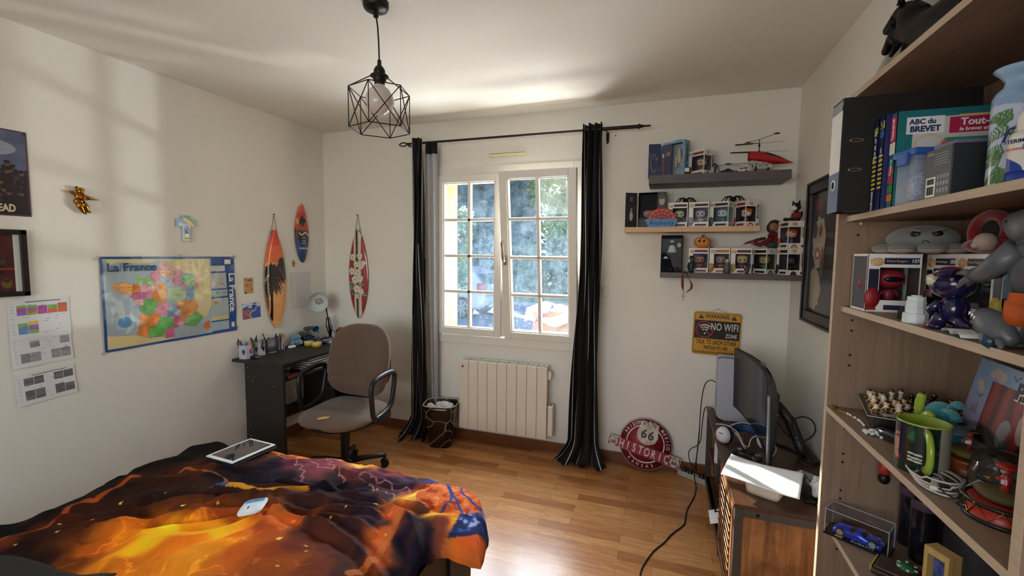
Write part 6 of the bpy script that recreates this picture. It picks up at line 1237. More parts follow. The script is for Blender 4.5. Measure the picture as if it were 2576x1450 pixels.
for (a0, a1, c0, c1) in ((.0, fw, 0, .014), (0, fw, fh - .014, fh), (0, .014, .014, fh - .014), (fw - .014, fw, .014, fh - .014)): b.box(-.038, -.030, -a1, -a0, c0, c1)
b.build('frame', M('black_frame'), t, .004)
A = Art(fw - 2 * w_, fh - 2 * w_, 150, 220, '#1c181c'); X, Y = A.X, A.Y; n = noise2(X, Y, 12, 3, 4); n2 = noise2(X, Y, 26, 4, 4); A.c[:] = np.array(lin('#2c262c')[:3]) * (.4 + n[..., None])
for (x, y, rx, ry, c) in ((.10, .36, .09, .13, '#b0aca0'), (.06, .12, .10, .11, '#a89c88'), (.04, .42, .03, .04, '#2a2424'), (.12, .42, .03, .035, '#8a2c2c'), (.09, .30, .04, .03, '#9a3020'), (.09, .295, .02, .012, '#d0c8b8'), (.05, .55, .035, .03, '#7a3038'), (.11, .54, .03, .025, '#6a2c30'), (.16, .25, .03, .08, '#5a544c')): A.put(((X - x) / rx) ** 2 + ((Y - y) / ry) ** 2 + (n2 - .5) * .8 < 1, c, .85)
A.mesh('picture', frame((-.012, -w_, w_), (0, -1, 0), (0, 0, 1)), t, PRINT)
# ================= SHELF UNIT ON THE RIGHT =================
OAKD = wood('taupe_oak', '#7d6553', '#917965', 1, 6, 16, .5, .12); OAKV = wood('taupe_oak_upright', '#7d6553', '#917965', 2, 6, 16, .5, .12); OAKE = wood('oak_edge', '#a89480', '#bda993', 1, 8, 14, .5, .1)
UX, UY0, UY1 = .465, .752, 1.505
t = thing('shelf_unit', 'tall taupe oak shelf unit crowded with toys and books at the right edge', 'shelf unit', (UX, UY0, 0))
def sbox(nm, x0, x1, y0, y1, z0, z1, mat, edge=None):
    b = MB(); b.m(mat); b.box(x0, x1, y0, y1, z0, z1)
    if edge: b.m(edge); b.box(x0 - .0006, x0, y0, y1, z0, z1)
    return b.build(nm, None, t)
W2 = UY1 - UY0
sbox('side_panel', 0, .285, W2 - .018, W2, 0, 1.90, OAKV, OAKE); sbox('side_panel', 0, .285, 0, .018, 0, 1.90, OAKV, OAKE); sbox('back_panel', .270, .276, .018, W2 - .018, .05, 1.90, OAKV)
sbox('top_board', 0, .285, -.0, W2, 1.897, 1.912, OAKD, OAKE)
for z, x0 in ((1.576, .0175), (1.325, .0175), (1.031, 0), (.682, .0175), (.38, .0175), (.06, 0)): sbox('shelf_board', x0, .27, .018, W2 - .018, z, z + .0155, OAKD, OAKE)
for z in (1.57, 1.54, 1.44, 1.41, 1.30, 1.27, 1.20, 1.17, 1.01, .985, .91, .885, .80, .775, .65, .62):
    b = MB(); b.push(FR(.048, W2 - .0181, z)).lathe([(.001, .0004), (.0032, .0004), (.0032, 0)], 12).pop(); b.build('pin_hole', M('hole_black', '#0b0908', .9), t)
for z in (1.571, 1.3205, .678):
    b = MB(); b.cyl((.05, W2 - .026, z), (.05, W2 - .018, z), .004, .004, 10); b.build('shelf_pin', M('pin_clear', '#c8c8c0', .3), t)
S2, S3, S4, S5 = 1.5917, 1.3407, 1.0467, .6977
def bx(nm, lb, cat, loc, rz, parts, group=None, rot=None, bev=0):
    t = thing(nm, lb, cat, loc, rz, group, rot)
    for p in parts:
        b = MB(); b.m(p[1]); [b.box(*q) for q in p[2]]; b.build(p[0], None, t, bev)
    return t
# top of the unit
STA = M('statue_black', '#0a0706', .45, var=.2, vs=60, spec=.15)
t = thing('beast_statue', 'glossy black two-headed snarling beast statue on top of the shelf unit', 'statue', (.525, 1.255, 1.9125)); t.scale = (.86, .86, .86)
b = MB()
P = smooth([(.02, -.30, .035), (.01, -.20, .055), (.0, -.10, .052), (0, -.03, .062), (0, .01, .085), (-.002, .045, .135)], 3); b.tube(P, [.034 + .012 * math.sin(3.1 * i / len(P)) for i in range(len(P))], 16)
for x, y in ((-.022, .0), (.022, -.005), (-.024, -.24), (.024, -.24)): b.tube([(x, y, .05), (x * 1.2, y + .012, .025), (x * 1.2, y + .004, .004), (x * 1.2, y + .024, .003)], [.018, .012, .009, .008], 10)
def dhead(b, p, d, s):
    b.push(frame(p, d, (0, 0, 1) if abs(d[2]) < .9 else (0, 1, 0)) if 0 else Matrix.Translation(p) @ Vector(d).to_track_quat('X', 'Z').to_matrix().to_4x4() @ Matrix.Scale(s, 4))
    b.ell((0, 0, 0), (.034, .026, .028)); b.tube([(.01, 0, .006), (.04, 0, .004), (.062, 0, .0), (.068, 0, -.003)], [.022, .015, .011, .006], 12); b.tube([(.005, 0, -.014), (.03, 0, -.026), (.052, 0, -.030)], [.016, .009, .005], 12)
    for s_ in (-1, 1): b.tube([(-.012, s_ * .018, .018), (-.024, s_ * .024, .045)], [.010, .001], 8)
    b.pop()
N1, D1 = (-.004, .085, .160), (-.25, .9, -.22); N2, D2 = (-.01, .095, .115), (-.2, .85, -.5)
b.tube([(0, .02, .11), (-.002, .05, .14), N1], [.036, .034, .026], 14); b.tube([(0, .01, .08), (-.006, .05, .10), N2], [.036, .03, .022], 14); dhead(b, N1, D1, 1.05); dhead(b, N2, D2, .95); b.build('body', STA, t)
b = MB()
for p, d, s in ((N1, D1, 1.05), (N2, D2, .95)):
    b.push(Matrix.Translation(p) @ Vector(d).to_track_quat('X', 'Z').to_matrix().to_4x4() @ Matrix.Scale(s, 4))
    for s_ in (-1, 1): b.ell((.020, s_ * .019, .013), (.004, .002, .0025), 8, 6)
    for k in range(5): b.cyl((.035 + .006 * k, -.009, -.008), (.035 + .006 * k, -.009, -.014), .0015, .0003, 6); b.cyl((.03 + .005 * k, -.006, -.022), (.03 + .005 * k, -.006, -.016), .0013, .0003, 6)
    b.pop()
b.build('teeth_and_eyes', M('bone_pale', '#b8a890', .4), t)
for i, (x, lb) in enumerate(((.500, 'outer grey-white wooden frame leaning on top of the shelf unit'), (.545, 'inner grey-white wooden frame leaning behind the outer one'))):
    t = thing('leaning_frame', lb, 'frame', (x, 1.475 - .03 * i, 1.9125), 0, rot=(0, 22, 0))
    b = MB(); L2, H2 = .62, .50
    for q in ((-L2, 0, 0, .022), (-L2, 0, H2 - .022, H2), (-.022, 0, 0, H2), (-L2, -L2 + .022, 0, H2), (-L2 / 2 - .01, -L2 / 2 + .01, 0, H2)): b.box(0, .014, q[0], q[1], q[2], q[3])
    b.build('frame', M('whitewashed', '#a9a294', .7, var=.12, vs=40), t, .002)
    b = MB(); b.box(.010, .012, -L2 + .02, -.02, .02, H2 - .02); b.build('panel', M('frosted_panel', '#9a9c94', .5), t)
# --- shelf 2
BK = M('binder_black', '#0f0e10', .6)
t = thing('ring_binder', 'black lever arch binder with a blue and white spine on the upper shelf', 'binder', (.412, 1.334, S2))
b = MB(); b.m(BK); b.box(0, .27, 0, .003, 0, .28); b.box(0, .27, .070, .073, 0, .28); b.box(0, .003, .003, .070, 0, .28); b.m(PAP).box(.03, .262, .006, .055, .004, .272); b.build('cover', None, t, .001)
b = MB(); b.m(M('binder_blue', '#5f7396', .5)); b.box(-.0012, 0, .003, .070, 0, .100); b.m(WHT); b.box(-.0012, 0, .003, .070, .100, .262); b.m(M('lbl_grey', '#8e9298', .5)); b.box(-.0014, 0, .003, .07, .25, .262); b.box(-.0012, 0, .003, .07, .262, .274); b.build('spine_label', None, t)
b = MB(); b.m(BKI); b.text('Français', .014, FX(-.0016, .036, .232), 0, sx=1) if 0 else None
b = MB(); b.m(WHT).push(FX(-.001, .036, .070)).lathe([(.010, .0008), (.014, .0012), (.014, 0)], 28, caps=False); b.m(M('hole_black')).lathe([(.001, .0006), (.010, .0006)], 24, caps=False).pop(); b.build('finger_hole', None, t)
for z in (.103, .175): b = MB(); b.m(M('rivet_metal', '#a08c78', .3, .8)); b.push(FR(.032, -.0005, z)); b.tube([(.014 * math.cos(a), .0035 * math.sin(a), 0) for a in np.linspace(0, 6.28, 24)[:-1]], .0016, 6, True); b.pop(); b.build('slot_ring', None, t)
def book(lb, x, y, w, h, th, col, rz=0, stripes=(), texts=(), z=S2, cat='book', group='school books on the upper shelf'):
    t = thing('book', lb, cat, (x, y, z), rz, group); c = M('bk_' + col, col, .4); b = MB(); b.m(c); b.box(0, w, 0, .0015, 0, h); b.box(0, w, th - .0015, th, 0, h); b.box(0, .0015, 0, th, 0, h); b.build('cover', None, t)
    b = MB(); b.box(.0015, w - .003, .0015, th - .0015, .002, h - .002); b.build('pages', PAP, t)
    if stripes:
        b = MB()
        for (cc, z0, z1) in stripes: b.m(M('st_' + cc, cc, .5)); b.box(-.0006, 0, .001, th - .001, z0, z1)
        b.build('spine_print', None, t)
    if texts:
        b = MB()
        for (s, cc, sz, z_, sx) in texts: b.m(M('tx_' + cc, cc, .5)); b.text(s, sz, frame((-.0012, th / 2, z_), (0, 0, 1), (0, 1, 0)), .02, sx=sx)
        b.build('spine_lettering', None, t)
    return t
YS = [('#d8c840', .048 + .0105 * k, .053 + .0105 * k) for k in range(8)]
book('navy school book with yellow spine stripes right beside the black binder', .475, 1.300, .20, .215, .020, '#1c2450', 0, YS + [('#8a9a40', .18, .195)], [('Tout en un 3e', '#d8d8e0', .014, .150, .9), ('MAGNARD', '#d8d8e0', .010, .02, 1)])
book('navy school book with yellow stripes, between two others, marked Ca', .477, 1.274, .20, .218, .020, '#222c60', 0, YS + [('#d8c840', .186, .204), ('#3a6ab8', .166, .182)], [('Ca', '#16204a', .017, .195, .9), ('14-15 ans', '#d8d8e0', .009, .125, 1)])
t = book('teal school book reading ABC du BREVET and Tout-en-un on its cover', .487, 1.242, .22, .212, .026, '#1f6a72', 0, [('#b82a58', .148, .205), ('#e0e0dc', .120, .146), ('#b82a58', .055, .07), ('#c83a2c', .075, .09), ('#3a8a3a', .035, .05), ('#d0702a', .015, .03)], [('Tout-en-un', '#f0f0f0', .013, .176, .8), ('Toutes les', '#d0e0e0', .011, .09, .8)])
b = MB(); F_ = lambda x, z: FR(x, -.0008, z)
def plate(b, c, x0, x1, z0, z1, e=-.0006): b.m(M('pl_' + c, c, .4)); b.box(x0, x1, e, 0, z0, z1)
plate(b, '#c0bcc0', .03, .215, .03, .195); plate(b, '#d8d8dc', .018, .085, .160, .197, -.0009); plate(b, '#a8244c', .094, .22, .158, .192, -.0009); plate(b, '#d8a848', .11, .16, .194, .197, -.0009); plate(b, '#2a6a4a', .11, .215, .112, .125, -.0009); plate(b, '#a8244c', .11, .155, .112, .125, -.0011)
for k in range(4): b.m(M('pl_#4a9aa0', '#4a9aa0', .4)); b.push(FR(.118 + .015 * k, -.001, .139)).lathe([(.001, .0006), (.007, .0006), (.007, 0)], 16).pop()
b.m(M('pl_#c8b040', '#c8b040', .4)); b.push(FR(.06, -.0008, .13)).lathe([(.026, .0004), (.028, .0004)], 30, caps=False).pop(); b.build('cover_print', None, t)
b = MB(); b.m(M('tx_#24305c', '#24305c', .5)); b.text('ABC du', .0155, F_(.046, .186), .03, sx=.95); b.text('BREVET', .017, F_(.051, .170), .04, sx=.95); b.m(WHT); b.text('Tout-en-un', .021, F_(.160, .180), .03, sx=.98); b.text('le brevet en confiance', .0115, F_(.157, .165), .02, sx=.9, shear=.2); b.v = [(x, y - .001, z) for x, y, z in b.v]; b.build('cover_lettering', None, t)
t = thing('clip_box', 'clear plastic clip box with a blue lid in front of the teal book', 'box', (.498, 1.175, S2), 12)
b = MB(); b.m(M('clear_box', '#a8bcd8', .1, alpha=.35)); b.prism([(0, 0), (.10, 0), (.10, .055), (0, .055)], 0, .105) ; b.build('container', None, t, .004); b = MB(); b.ell((.05, .028, .04), (.04, .022, .036), 14, 8, .7); b.build('contents', M('beads_pale', '#a4a4b8', .4, var=.5, vs=200, bmp=.8, bs=150), t)
b = MB(); b.box(-.006, .106, -.006, .061, .103, .118); b.box(-.010, -.004, .012, .043, .085, .112); b.build('lid', M('lid_blue', '#2a5aa8', .25), t, .004)
t = thing('device_box', 'dark grey electronics box with a barcode label, in front of the books', 'box', (.502, 1.055, S2), 3)
b = MB(); b.box(0, .13, 0, .078, 0, .098); b.build('carton', M('carton_dark', '#25272c', .4), t, .001)
b = MB(); b.m(M('carton_face', '#3a3f4a', .4)); b.box(-.0006, 0, .001, .077, .001, .097); b.m(WHT); b.box(-.0012, 0, .044, .072, .006, .044); b.m(BKI)
for k in range(10): b.box(-.0016, 0, .047 + .0022 * k, .048 + .0022 * k + .0006 * (k % 3), .010, .026); b.box(-.0016, 0, .047 + .0022 * k, .048 + .0022 * k + .0004 * (k % 2), .030, .041)
b.m(M('lbl_grey')); 
for k in range(4):
    for j in range(3): b.box(-.001, 0, .006 + .009 * k, .0115 + .009 * k, .012 + .013 * j, .020 + .013 * j)
for k in range(5): b.box(-.001, 0, .010, .05, .066 + .005 * k, .0675 + .005 * k)
b.box(-.001, 0, .055, .072, .088, .091); b.build('label_print', None, t)
b = MB(); b.m(M('lbl_grey')); b.text('i', .022, FR(.055, -.0008, .045), .02); b.text('R', .014, FR(.075, -.0008, .045), .0); b.build('side_mark', None, t)
t = thing('flat_game_box', 'flat purplish plastic case lying on the dark electronics box', 'case', (.508, 1.060, S2 + .0985), 6); b = MB(); b.box(0, .12, 0, .06, 0, .008); b.build('case_body', M('case_violet', '#6a6f94', .2, alpha=.8), t, .002)
for i, (c, lb) in enumerate((('#b83a4c', 'red and white booklet standing behind the flat case'), ('#2f7a4c', 'green booklet behind the red one on the upper shelf'))):
    t = thing('booklet', lb, 'booklet', (.53 + .01 * i, 1.150 + .012 * i, S2), 3); b = MB(); b.box(0, .11, 0, .008, 0, .122 + .01 * i); b.build('booklet_body', M('bl' + c, c, .5), t); b = MB(); b.box(.0, .11, -.0006, 0, .09, .105); b.build('white_band', WHT, t)
t = thing('air_freshener', 'pale blue air freshener can with a fern pattern on the upper shelf', 'spray can', (.562, 1.0, S2)); t.scale = (1.04, 1.04, 1.04)
A = Art(.24, .15, 160, 100, '#b4c2dc'); X, Y = A.X, A.Y; A.put(Y > .128 + .01 * np.sin(X * 26), '#7f9fc8')
r2 = random.Random(4)
for (fx, fy, a0, l) in ((.085, .10, 200, .07), (.09, .112, 160, .05), (.08, .055, 190, .06), (.082, .06, 170, .06), (.085, .03, 200, .05), (.16, .06, 10, .05), (.155, .11, 30, .05), (.1, .02, 250, .03), (.09, .02, 170, .05)):
    for k in range(12):
        q = k / 12; x = fx + l * q * math.cos(R(a0 + 20 * q)); y = fy + l * q * math.sin(R(a0 + 20 * q))
        for s in (-1, 1): A.seg(x, y, x + .014 * (1 - q) * math.cos(R(a0 + s * 60)), y + .014 * (1 - q) * math.sin(R(a0 + s * 60)), .0034, ('#3f6a3c', '#557f48')[k % 2])
A.ell(.125, .075, .038, .042, '#3f6a3c'); A.ell(.125, .075, .034, .038, '#dcdce0')
A.X, A.Y = .034 * np.cos((X / .24) * 2 * np.pi + 1.6), .034 * np.sin((X / .24) * 2 * np.pi + 1.6); A.mesh('can_body', Matrix(), t, MV('can_gloss', .25, .4), lambda a, c: Y)
b = MB(); b.lathe([(.034, .15), (.030, .160), (.022, .168), (.020, .176), (.026, .186), (.035, .196), (.034, .198), (.001, .192)], 32, caps=False); b.build('nozzle', M('nozzle_blue', '#8fb0d0', .35), t)
b = MB(); b.m(M('tx_#24305c')); b.text('fe', .032, frame((-.0245, -.0255, .085), (.66, -.75, 0), (0, 0, 1)), .01, shear=.3); b.build('lettering', None, t)
t = thing('nasal_spray', 'white nasal spray bottle with a dark blue base beside the air freshener', 'bottle', (.515, .893, S2)); t.scale = (.94, .94, .90)
b = MB(); b.lathe([(.001, 0), (.023, 0), (.024, .004), (.024, .072), (.021, .082), (.012, .088)], 32); b.build('bottle_body', M('spray_white', '#d4d0cc', .3), t); b = MB(); b.lathe([(.014, .086), (.0155, .09), (.0155, .108), (.013, .118), (.001, .120)], 28); b.build('cap', M('spray_cap', '#dcd8d2', .3), t)
b = MB(); b.m(M('deep_blue', '#1c3a94', .3)); b.lathe([(.0243, .001), (.0243, .018), (.024, .018)], 32, caps=False); b.grid(16, 6, lambda u, v: (.0244 * math.cos(3.0 + 1.0 * u), .0244 * math.sin(3.0 + 1.0 * u), .018 + .024 * v * math.sqrt(max(0, 1 - u)))); b.m(M('tag_blue', '#4a90b8', .3)); b.grid(12, 3, lambda u, v: (.0245 * math.cos(3.9 + 1.0 * u), .0245 * math.sin(3.9 + 1.0 * u), .052 + .009 * v)); b.build('print', None, t)
b = MB(); b.m(M('tx_#24305c')); b.text('STERIMAR', .0085, frame((-.0215, -.0135, .067), (.6, -.8, 0), (0, 0, 1)), .02, sx=.9); b.m(M('tx_#c84838', '#c84838', .5)); b.text('NEZ BOUCHE', .0048, frame((-.0228, -.0115, .054), (.55, -.83, 0), (0, 0, 1)), .02, sx=.9); b.build('lettering', None, t)
# --- shelf 3
def ranger(lb, x, y, phi, hd, bd, num, nm, inner='#25232c', grp='boxed vinyl figures on the middle shelf of the unit'):
    t = pop_box(lb, x, y, S3, phi, '', '#1f2148', (hd, bd, None), hd, inner=inner, group=grp, h=.146, w=.111)
    b = MB(); b.m(M('tx_#b8a060', '#b8a060', .5)); b.text('Power Rangers', .0075, FR(.004, -.0462, .128), .01, sx=.9); b.m(WHT); b.text(num, .011, FR(.043, -.0462, .128), .02, sx=.9); (b.text(nm, .009, FR(.01, -.0462, .012), .03, sx=.9) if nm else None); b.build('lettering', None, t)
    b = MB(); b.m(M('st_navy', '#17152c', .5)); b.box(-.0562, -.0555, -.040, .040, .006, .140); b.box(-.052, -.031, -.0456, -.0450, .034, .108); b.m(M('fig_' + hd)); b.push(frame((-.0562, -.005, .07), (0, -1, 0), (0, 0, 1))); b.lathe([(.001, .0008), (.012, .0008), (.012, 0)], 20).pop(); b.build('dark_print', None, t)
    b = MB(); b.m(M('visor', '#17141c', .2)); b.ell((.008, -.026, .082), (.021, .006, .007), 16, 8); b.build('visor', None, t)
    return t
ranger('red helmet figure box marked 1374, nearest the side panel of the unit', .545, 1.392, 0, '#8a1e28', '#7a1a24', '1374', '')
ranger('pink helmet figure box marked 1373, lined along the back of the unit', .667, 1.318, -88, '#a85a78', '#a85a78', '1373', '')
ranger('green helmet figure box marked 1376 GREEN RANGER at the back of the unit', .667, 1.200, -88, '#2c5a48', '#2c5a48', '1376', 'GREEN RANGER', '#2c4440')
ranger('yellow figure box behind the grey shark figure on the unit', .667, 1.082, -88, '#b8a030', '#b8a030', '1375', '')
PG = M('plush_grey', '#6d6f6c', .95, sheen=.2, bmp=.3, bs=300); PP = M('plush_pinkish', '#9a8480', .95, sheen=.2)
t = thing('plush_octopus', 'grumpy grey octopus plush lying on the red helmet figure box', 'plush toy', (.600, 1.36, S3 + .1465), 20)
b = MB(); b.ell((.0, 0, .036), (.062, .075, .034), 32, 20); b.build('body', PG, t)
for k in range(8):
    a = R(45 * k + 10); b = MB(); b.m(PG); b.ell((.062 * math.cos(a) * 1., .078 * math.sin(a), .014), (.026, .028, .010), 18, 10); b.m(PP); b.ell((.062 * math.cos(a), .078 * math.sin(a), .009), (.024, .026, .0085), 18, 10); b.build('tentacle', None, t)
for x, y, a in ((-.050, -.036, -60), (-.024, -.064, -25)):
    b = MB(); b.push(Matrix.Translation((x, y, .046)) @ Matrix.Rotation(R(a), 4, 'Z')); b.ell((0, 0, 0), (.010, .005, .008), 16, 10); b.m; b.pop(); b.build('eye', BKI, t)
    b = MB(); b.push(Matrix.Translation((x, y, .054)) @ Matrix.Rotation(R(a), 4, 'Z') @ Matrix.Rotation(R(14 if a < -40 else -14), 4, 'Y')); b.box(-.011, .011, -.006, .005, -.001, .003); b.pop(); b.build('brow', PG, t)
b = MB(); b.push(Matrix.Translation((-.0415, -.054, .030)) @ Matrix.Rotation(R(-45), 4, 'Z')); b.tube([(-.006, 0, -.004), (-.003, -.001, 0), (.003, -.001, 0), (.006, 0, -.004)], .0011, 5); b.pop(); b.build('mouth', BKI, t)
t = thing('plush_hood', 'red fluffy hooded plush lying behind the shark figure', 'plush toy', (.625, 1.165, S3 + .1465)); RF = M('plush_red_fluff', '#7a1418', .95, sheen=.3, bmp=1., bs=90)
b = MB(); b.tube([(.0, .05 * math.cos(a), .044 + .034 * math.sin(a)) for a in np.linspace(0, 6.28, 22)[:-1]], .011, 10, True); b.ell((0, -.01, .016), (.04, .058, .017)); b.ell((.03, 0, .045), (.02, .045, .035)); b.build('hood', RF, t); b = MB(); b.ell((.008, 0, .046), (.008, .04, .028)); b.build('lining', M('lining_black', '#120e10', .9), t); b = MB(); b.ell((-.03, -.045, .022), (.018, .018, .018)); b.ell((-.045, -.045, .016), (.006, .008, .007)); b.build('pale_face', M('pale_skin', '#b09a90', .7), t)
t = thing('stacked_candle', 'small white stepped candle at the front edge of the unit shelf', 'candle', (.507, 1.150, S3)); b = MB(); b.lathe([(.001, 0), (.0215, 0), (.022, .003), (.0215, .020), (.0175, .021), (.018, .033), (.0165, .034), (.017, .045), (.0155, .046), (.0155, .055), (.009, .0555), (.009, .058), (.001, .058)], 10); b.sm = [False] * len(b.sm); b.build('wax', M('wax_white', '#ccd4d8', .5), t)
t = thing('block_toy', 'dark translucent block toy behind the white candle', 'toy', (.545, 1.215, S3), 20)
for i, q in enumerate(((-.03, .03, -.02, .02, 0, .028), (-.022, .022, -.015, .015, .028, .052), (.024, .040, -.012, .012, .0, .018), (-.045, -.03, -.01, .01, 0, .02))): b = MB(); b.box(*q); b.build('block', M('smoke_block', '#1c2024', .15, alpha=.85), t, .002)
# glossy purple creature
t = thing('vinyl_creature', 'glossy dark purple and red big-eared creature figure at the shelf front', 'figurine', (.520, 1.055, S3), 0)
PU = M('vinyl_purple', '#1a1640', .15, coat=.5, var=.03); PR = M('vinyl_red', '#a02c2c', .2, coat=.4, var=.03)
b = MB(); b.ell((0, .006, .088), (.033, .038, .030), 28, 18); b.ell((0, .036, .080), (.018, .022, .014)); b.ell((0, -.002, .040), (.018, .020, .026)); b.tube([(0, -.015, .022), (.006, -.032, .012), (.004, -.046, .014)], [.014, .010, .003], 10)
for s in (-1, 1): b.tube([(s * .014, 0, .03), (s * .018, .004, .010)], [.013, .012], 10); b.tube([(s * .018, .002, .052), (s * .028, .012, .036), (s * .022, .024, .030)], [.008, .007, .006], 8)
b.build('body', PU, t)
for s in (-1, 1): b = MB(); b.tube([(s * .018, -.012, .100), (s * .034, -.045, .110), (s * .036, -.072, .116)], [.020, .018, .001], 12, flat=.5); e_ = b.build('ear', PU, t); b = MB(); b.tube([(s * .020 - .004, -.020, .104), (s * .030 - .007, -.040, .109)], [.011, .008], 10, flat=.4); b.v = [(x - .008, y - .002, z) for x, y, z in b.v]; b.build('inner_ear', PR, t)
b = MB(); b.ell((0, .012, .112), (.018, .022, .009)); b.build('crest', PR, t); b = MB(); b.ell((0, .060, .079), (.006, .006, .006)); b.build('nose', PR, t)
for s in (-1, 1): b = MB(); b.ell((s * .0285, .012, .094), (.007, .019, .012), 18, 12); b.build('eye', M('eye_ivory', '#c8c0a8', .3), t); b = MB(); b.ell((s * .0345, .021, .093), (.002, .004, .007), 10, 8); b.build('pupil', BKI, t)
b = MB(); b.ell((0, .014, .044), (.012, .010, .018)); b.build('belly', PR, t)
for s in (-1, 1):
    b = MB(); b.ell((s * .019, .012, .006), (.013, .020, .007)); b.build('foot', PU, t)
    for k in (-1, 0, 1): b = MB(); b.ell((s * .019 + k * .007, .029, .005), (.004, .006, .005), 10, 8); b.build('toe', PR, t)
t = thing('open_booklet', 'small open leaflet lying beside the purple creature', 'booklet', (.505, .985, S3), 80); b = MB(); b.m(PAP).grid(10, 2, lambda u, v: (-.045 + .045 * u, -.018 + .036 * v, .002 + .007 * math.sin(u * 3.1) ** .5 if 0 < u < 1 else .002)); b.grid(10, 2, lambda u, v: (.045 * u, -.018 + .036 * v, .002 + (.007 * math.sin(u * 3.1) ** .5 if 0 < u < 1 else 0))); b.m(M('leaf_green2', '#2a4a44', .5)).box(-.046, .046, -.019, .019, 0, .0015); b.build('pages', None, t)
# walking shark figure
SH = M('shark_grey', '#55585e', .4, var=.12, vs=40); SHL = M('shark_belly', '#8a8c90', .5)
t = thing('shark_figure', 'grey muscular shark-headed figure in orange shorts at the right edge', 'figurine', (.535, .875, S3))
b = MB(); b.tube([(0, 0, .085), (0, .004, .115), (0, 0, .142), (0, .004, .16)], [.030, .036, .040, .03], 18, flat=.8); b.tube([(0, -.03, .185), (0, .0, .182), (-.002, .03, .186), (-.004, .058, .194), (-.004, .075, .199)], [.022, .034, .030, .018, .003], 18); b.tube([(0, .0, .160), (-.002, .03, .160), (-.004, .048, .165)], [.030, .018, .006], 14)
b.tube([(-.03, .0, .15), (-.045, .02, .125), (-.04, .06, .110), (-.036, .075, .108)], [.020, .016, .013, .014], 14); b.tube([(.03, 0, .15), (.045, .0, .12), (.045, .02, .095)], [.020, .016, .013], 14)
for k, (dx, dz) in enumerate(((-.012, .006), (-.004, -.002), (.004, -.008), (.008, .004), (-.014, -.010))): b.tube([(-.036, .076, .108), (-.038 + dx * .6, .092, .106 + dz), (-.036 + dx, .108 - .008 * (k == 4), .100 + dz * 1.6)], [.008, .0055, .002], 8)
b.tube([(0, -.02, .20), (0, -.028, .222)], [.012, .001], 8, flat=.4)
for s in (-1, 1): b.tube([(s * .018, 0, .05), (s * .02, .006, .025), (s * .022, .0, .008)], [.014, .011, .009], 12); b.ell((s * .022, .014, .006), (.012, .024, .006), 14, 8)
b.build('body', SH, t)
b = MB(); b.lathe([(.034, .085), (.036, .07), (.034, .05)], 20, sx=1., sy=.8, caps=False); b.tube([(-.018, 0, .07), (-.020, .004, .036)], [.021, .019], 12); b.tube([(.018, 0, .07), (.020, .004, .036)], [.021, .019], 12); b.build('shorts', M('shorts_orange', '#b8521c', .7), t)
b = MB()
for k in range(7): b.cyl((-.010, .022 + .006 * k, .176 + .001 * k), (-.010, .024 + .006 * k, .170 + .001 * k), .002, .0003, 6); b.cyl((-.010, .018 + .005 * k, .164), (-.010, .018 + .005 * k, .169), .002, .0003, 6)
b.build('teeth', WHT, t); b = MB(); b.ell((-.012, .02, .169), (.012, .026, .004)); b.build('mouth_lining', M('mouth_red', '#7a3a38', .5), t); b = MB(); b.ell((-.027, .036, .194), (.003, .004, .003)); b.build('eye', BKI, t)
b = MB(); b.ell((-.004, .008, .125), (.034, .030, .026)); b.build('vest', M('vest_grey', '#6b7078', .6), t)
t = thing('shark_toy', 'small grey shark toy lying open-mouthed at the feet of the big figure', 'toy', (.497, .905, S3)); b = MB(); b.tube([(.0, -.05, .012), (0, -.02, .024), (0, .0, .034), (-.002, .018, .046), (-.004, .026, .052)], [.008, .020, .022, .014, .003], 16); b.tube([(-.004, -.03, .015), (-.02, -.06, .004)], [.009, .003], 8); b.build('body', SH, t)
b = MB(); [b.cyl((-.018, -.012 + .006 * k, .034 + .003 * k), (-.020, -.012 + .006 * k, .029 + .003 * k), .0018, .0003, 6) for k in range(6)]; b.build('teeth', WHT, t)
for x, y, c, lb in ((.511, .935, '#b88a2a', 'tiny yellow sea creature figure in front of the grey shark toy'), (.486, .887, '#1f3a4a', 'tiny dark teal sea creature figure at the shelf front edge'), (.56, .95, '#c0b040', 'yellow and grey round figure standing behind the shark hand')):
    t = thing('mini_creature', lb, 'figurine', (x, y, S3)); k = 1.6 if x == .56 else 1
    b = MB(); b.tube([(0, -.012, .005), (0, 0, .008), (0, .004, .020), (0, .010, .028)] if k == 1 else [(0, 0, .002), (0, 0, .02), (0, 0, .04)], [.010 * k, .012 * k, .008 * k, .004] if k == 1 else [.014, .016, .008], 12); b.build('body', M('mini' + c, c, .3), t); b = MB(); b.ell((-.006 * k, .008, .022 * k), (.002, .002, .002), 8, 6); b.build('eye', WHT, t)
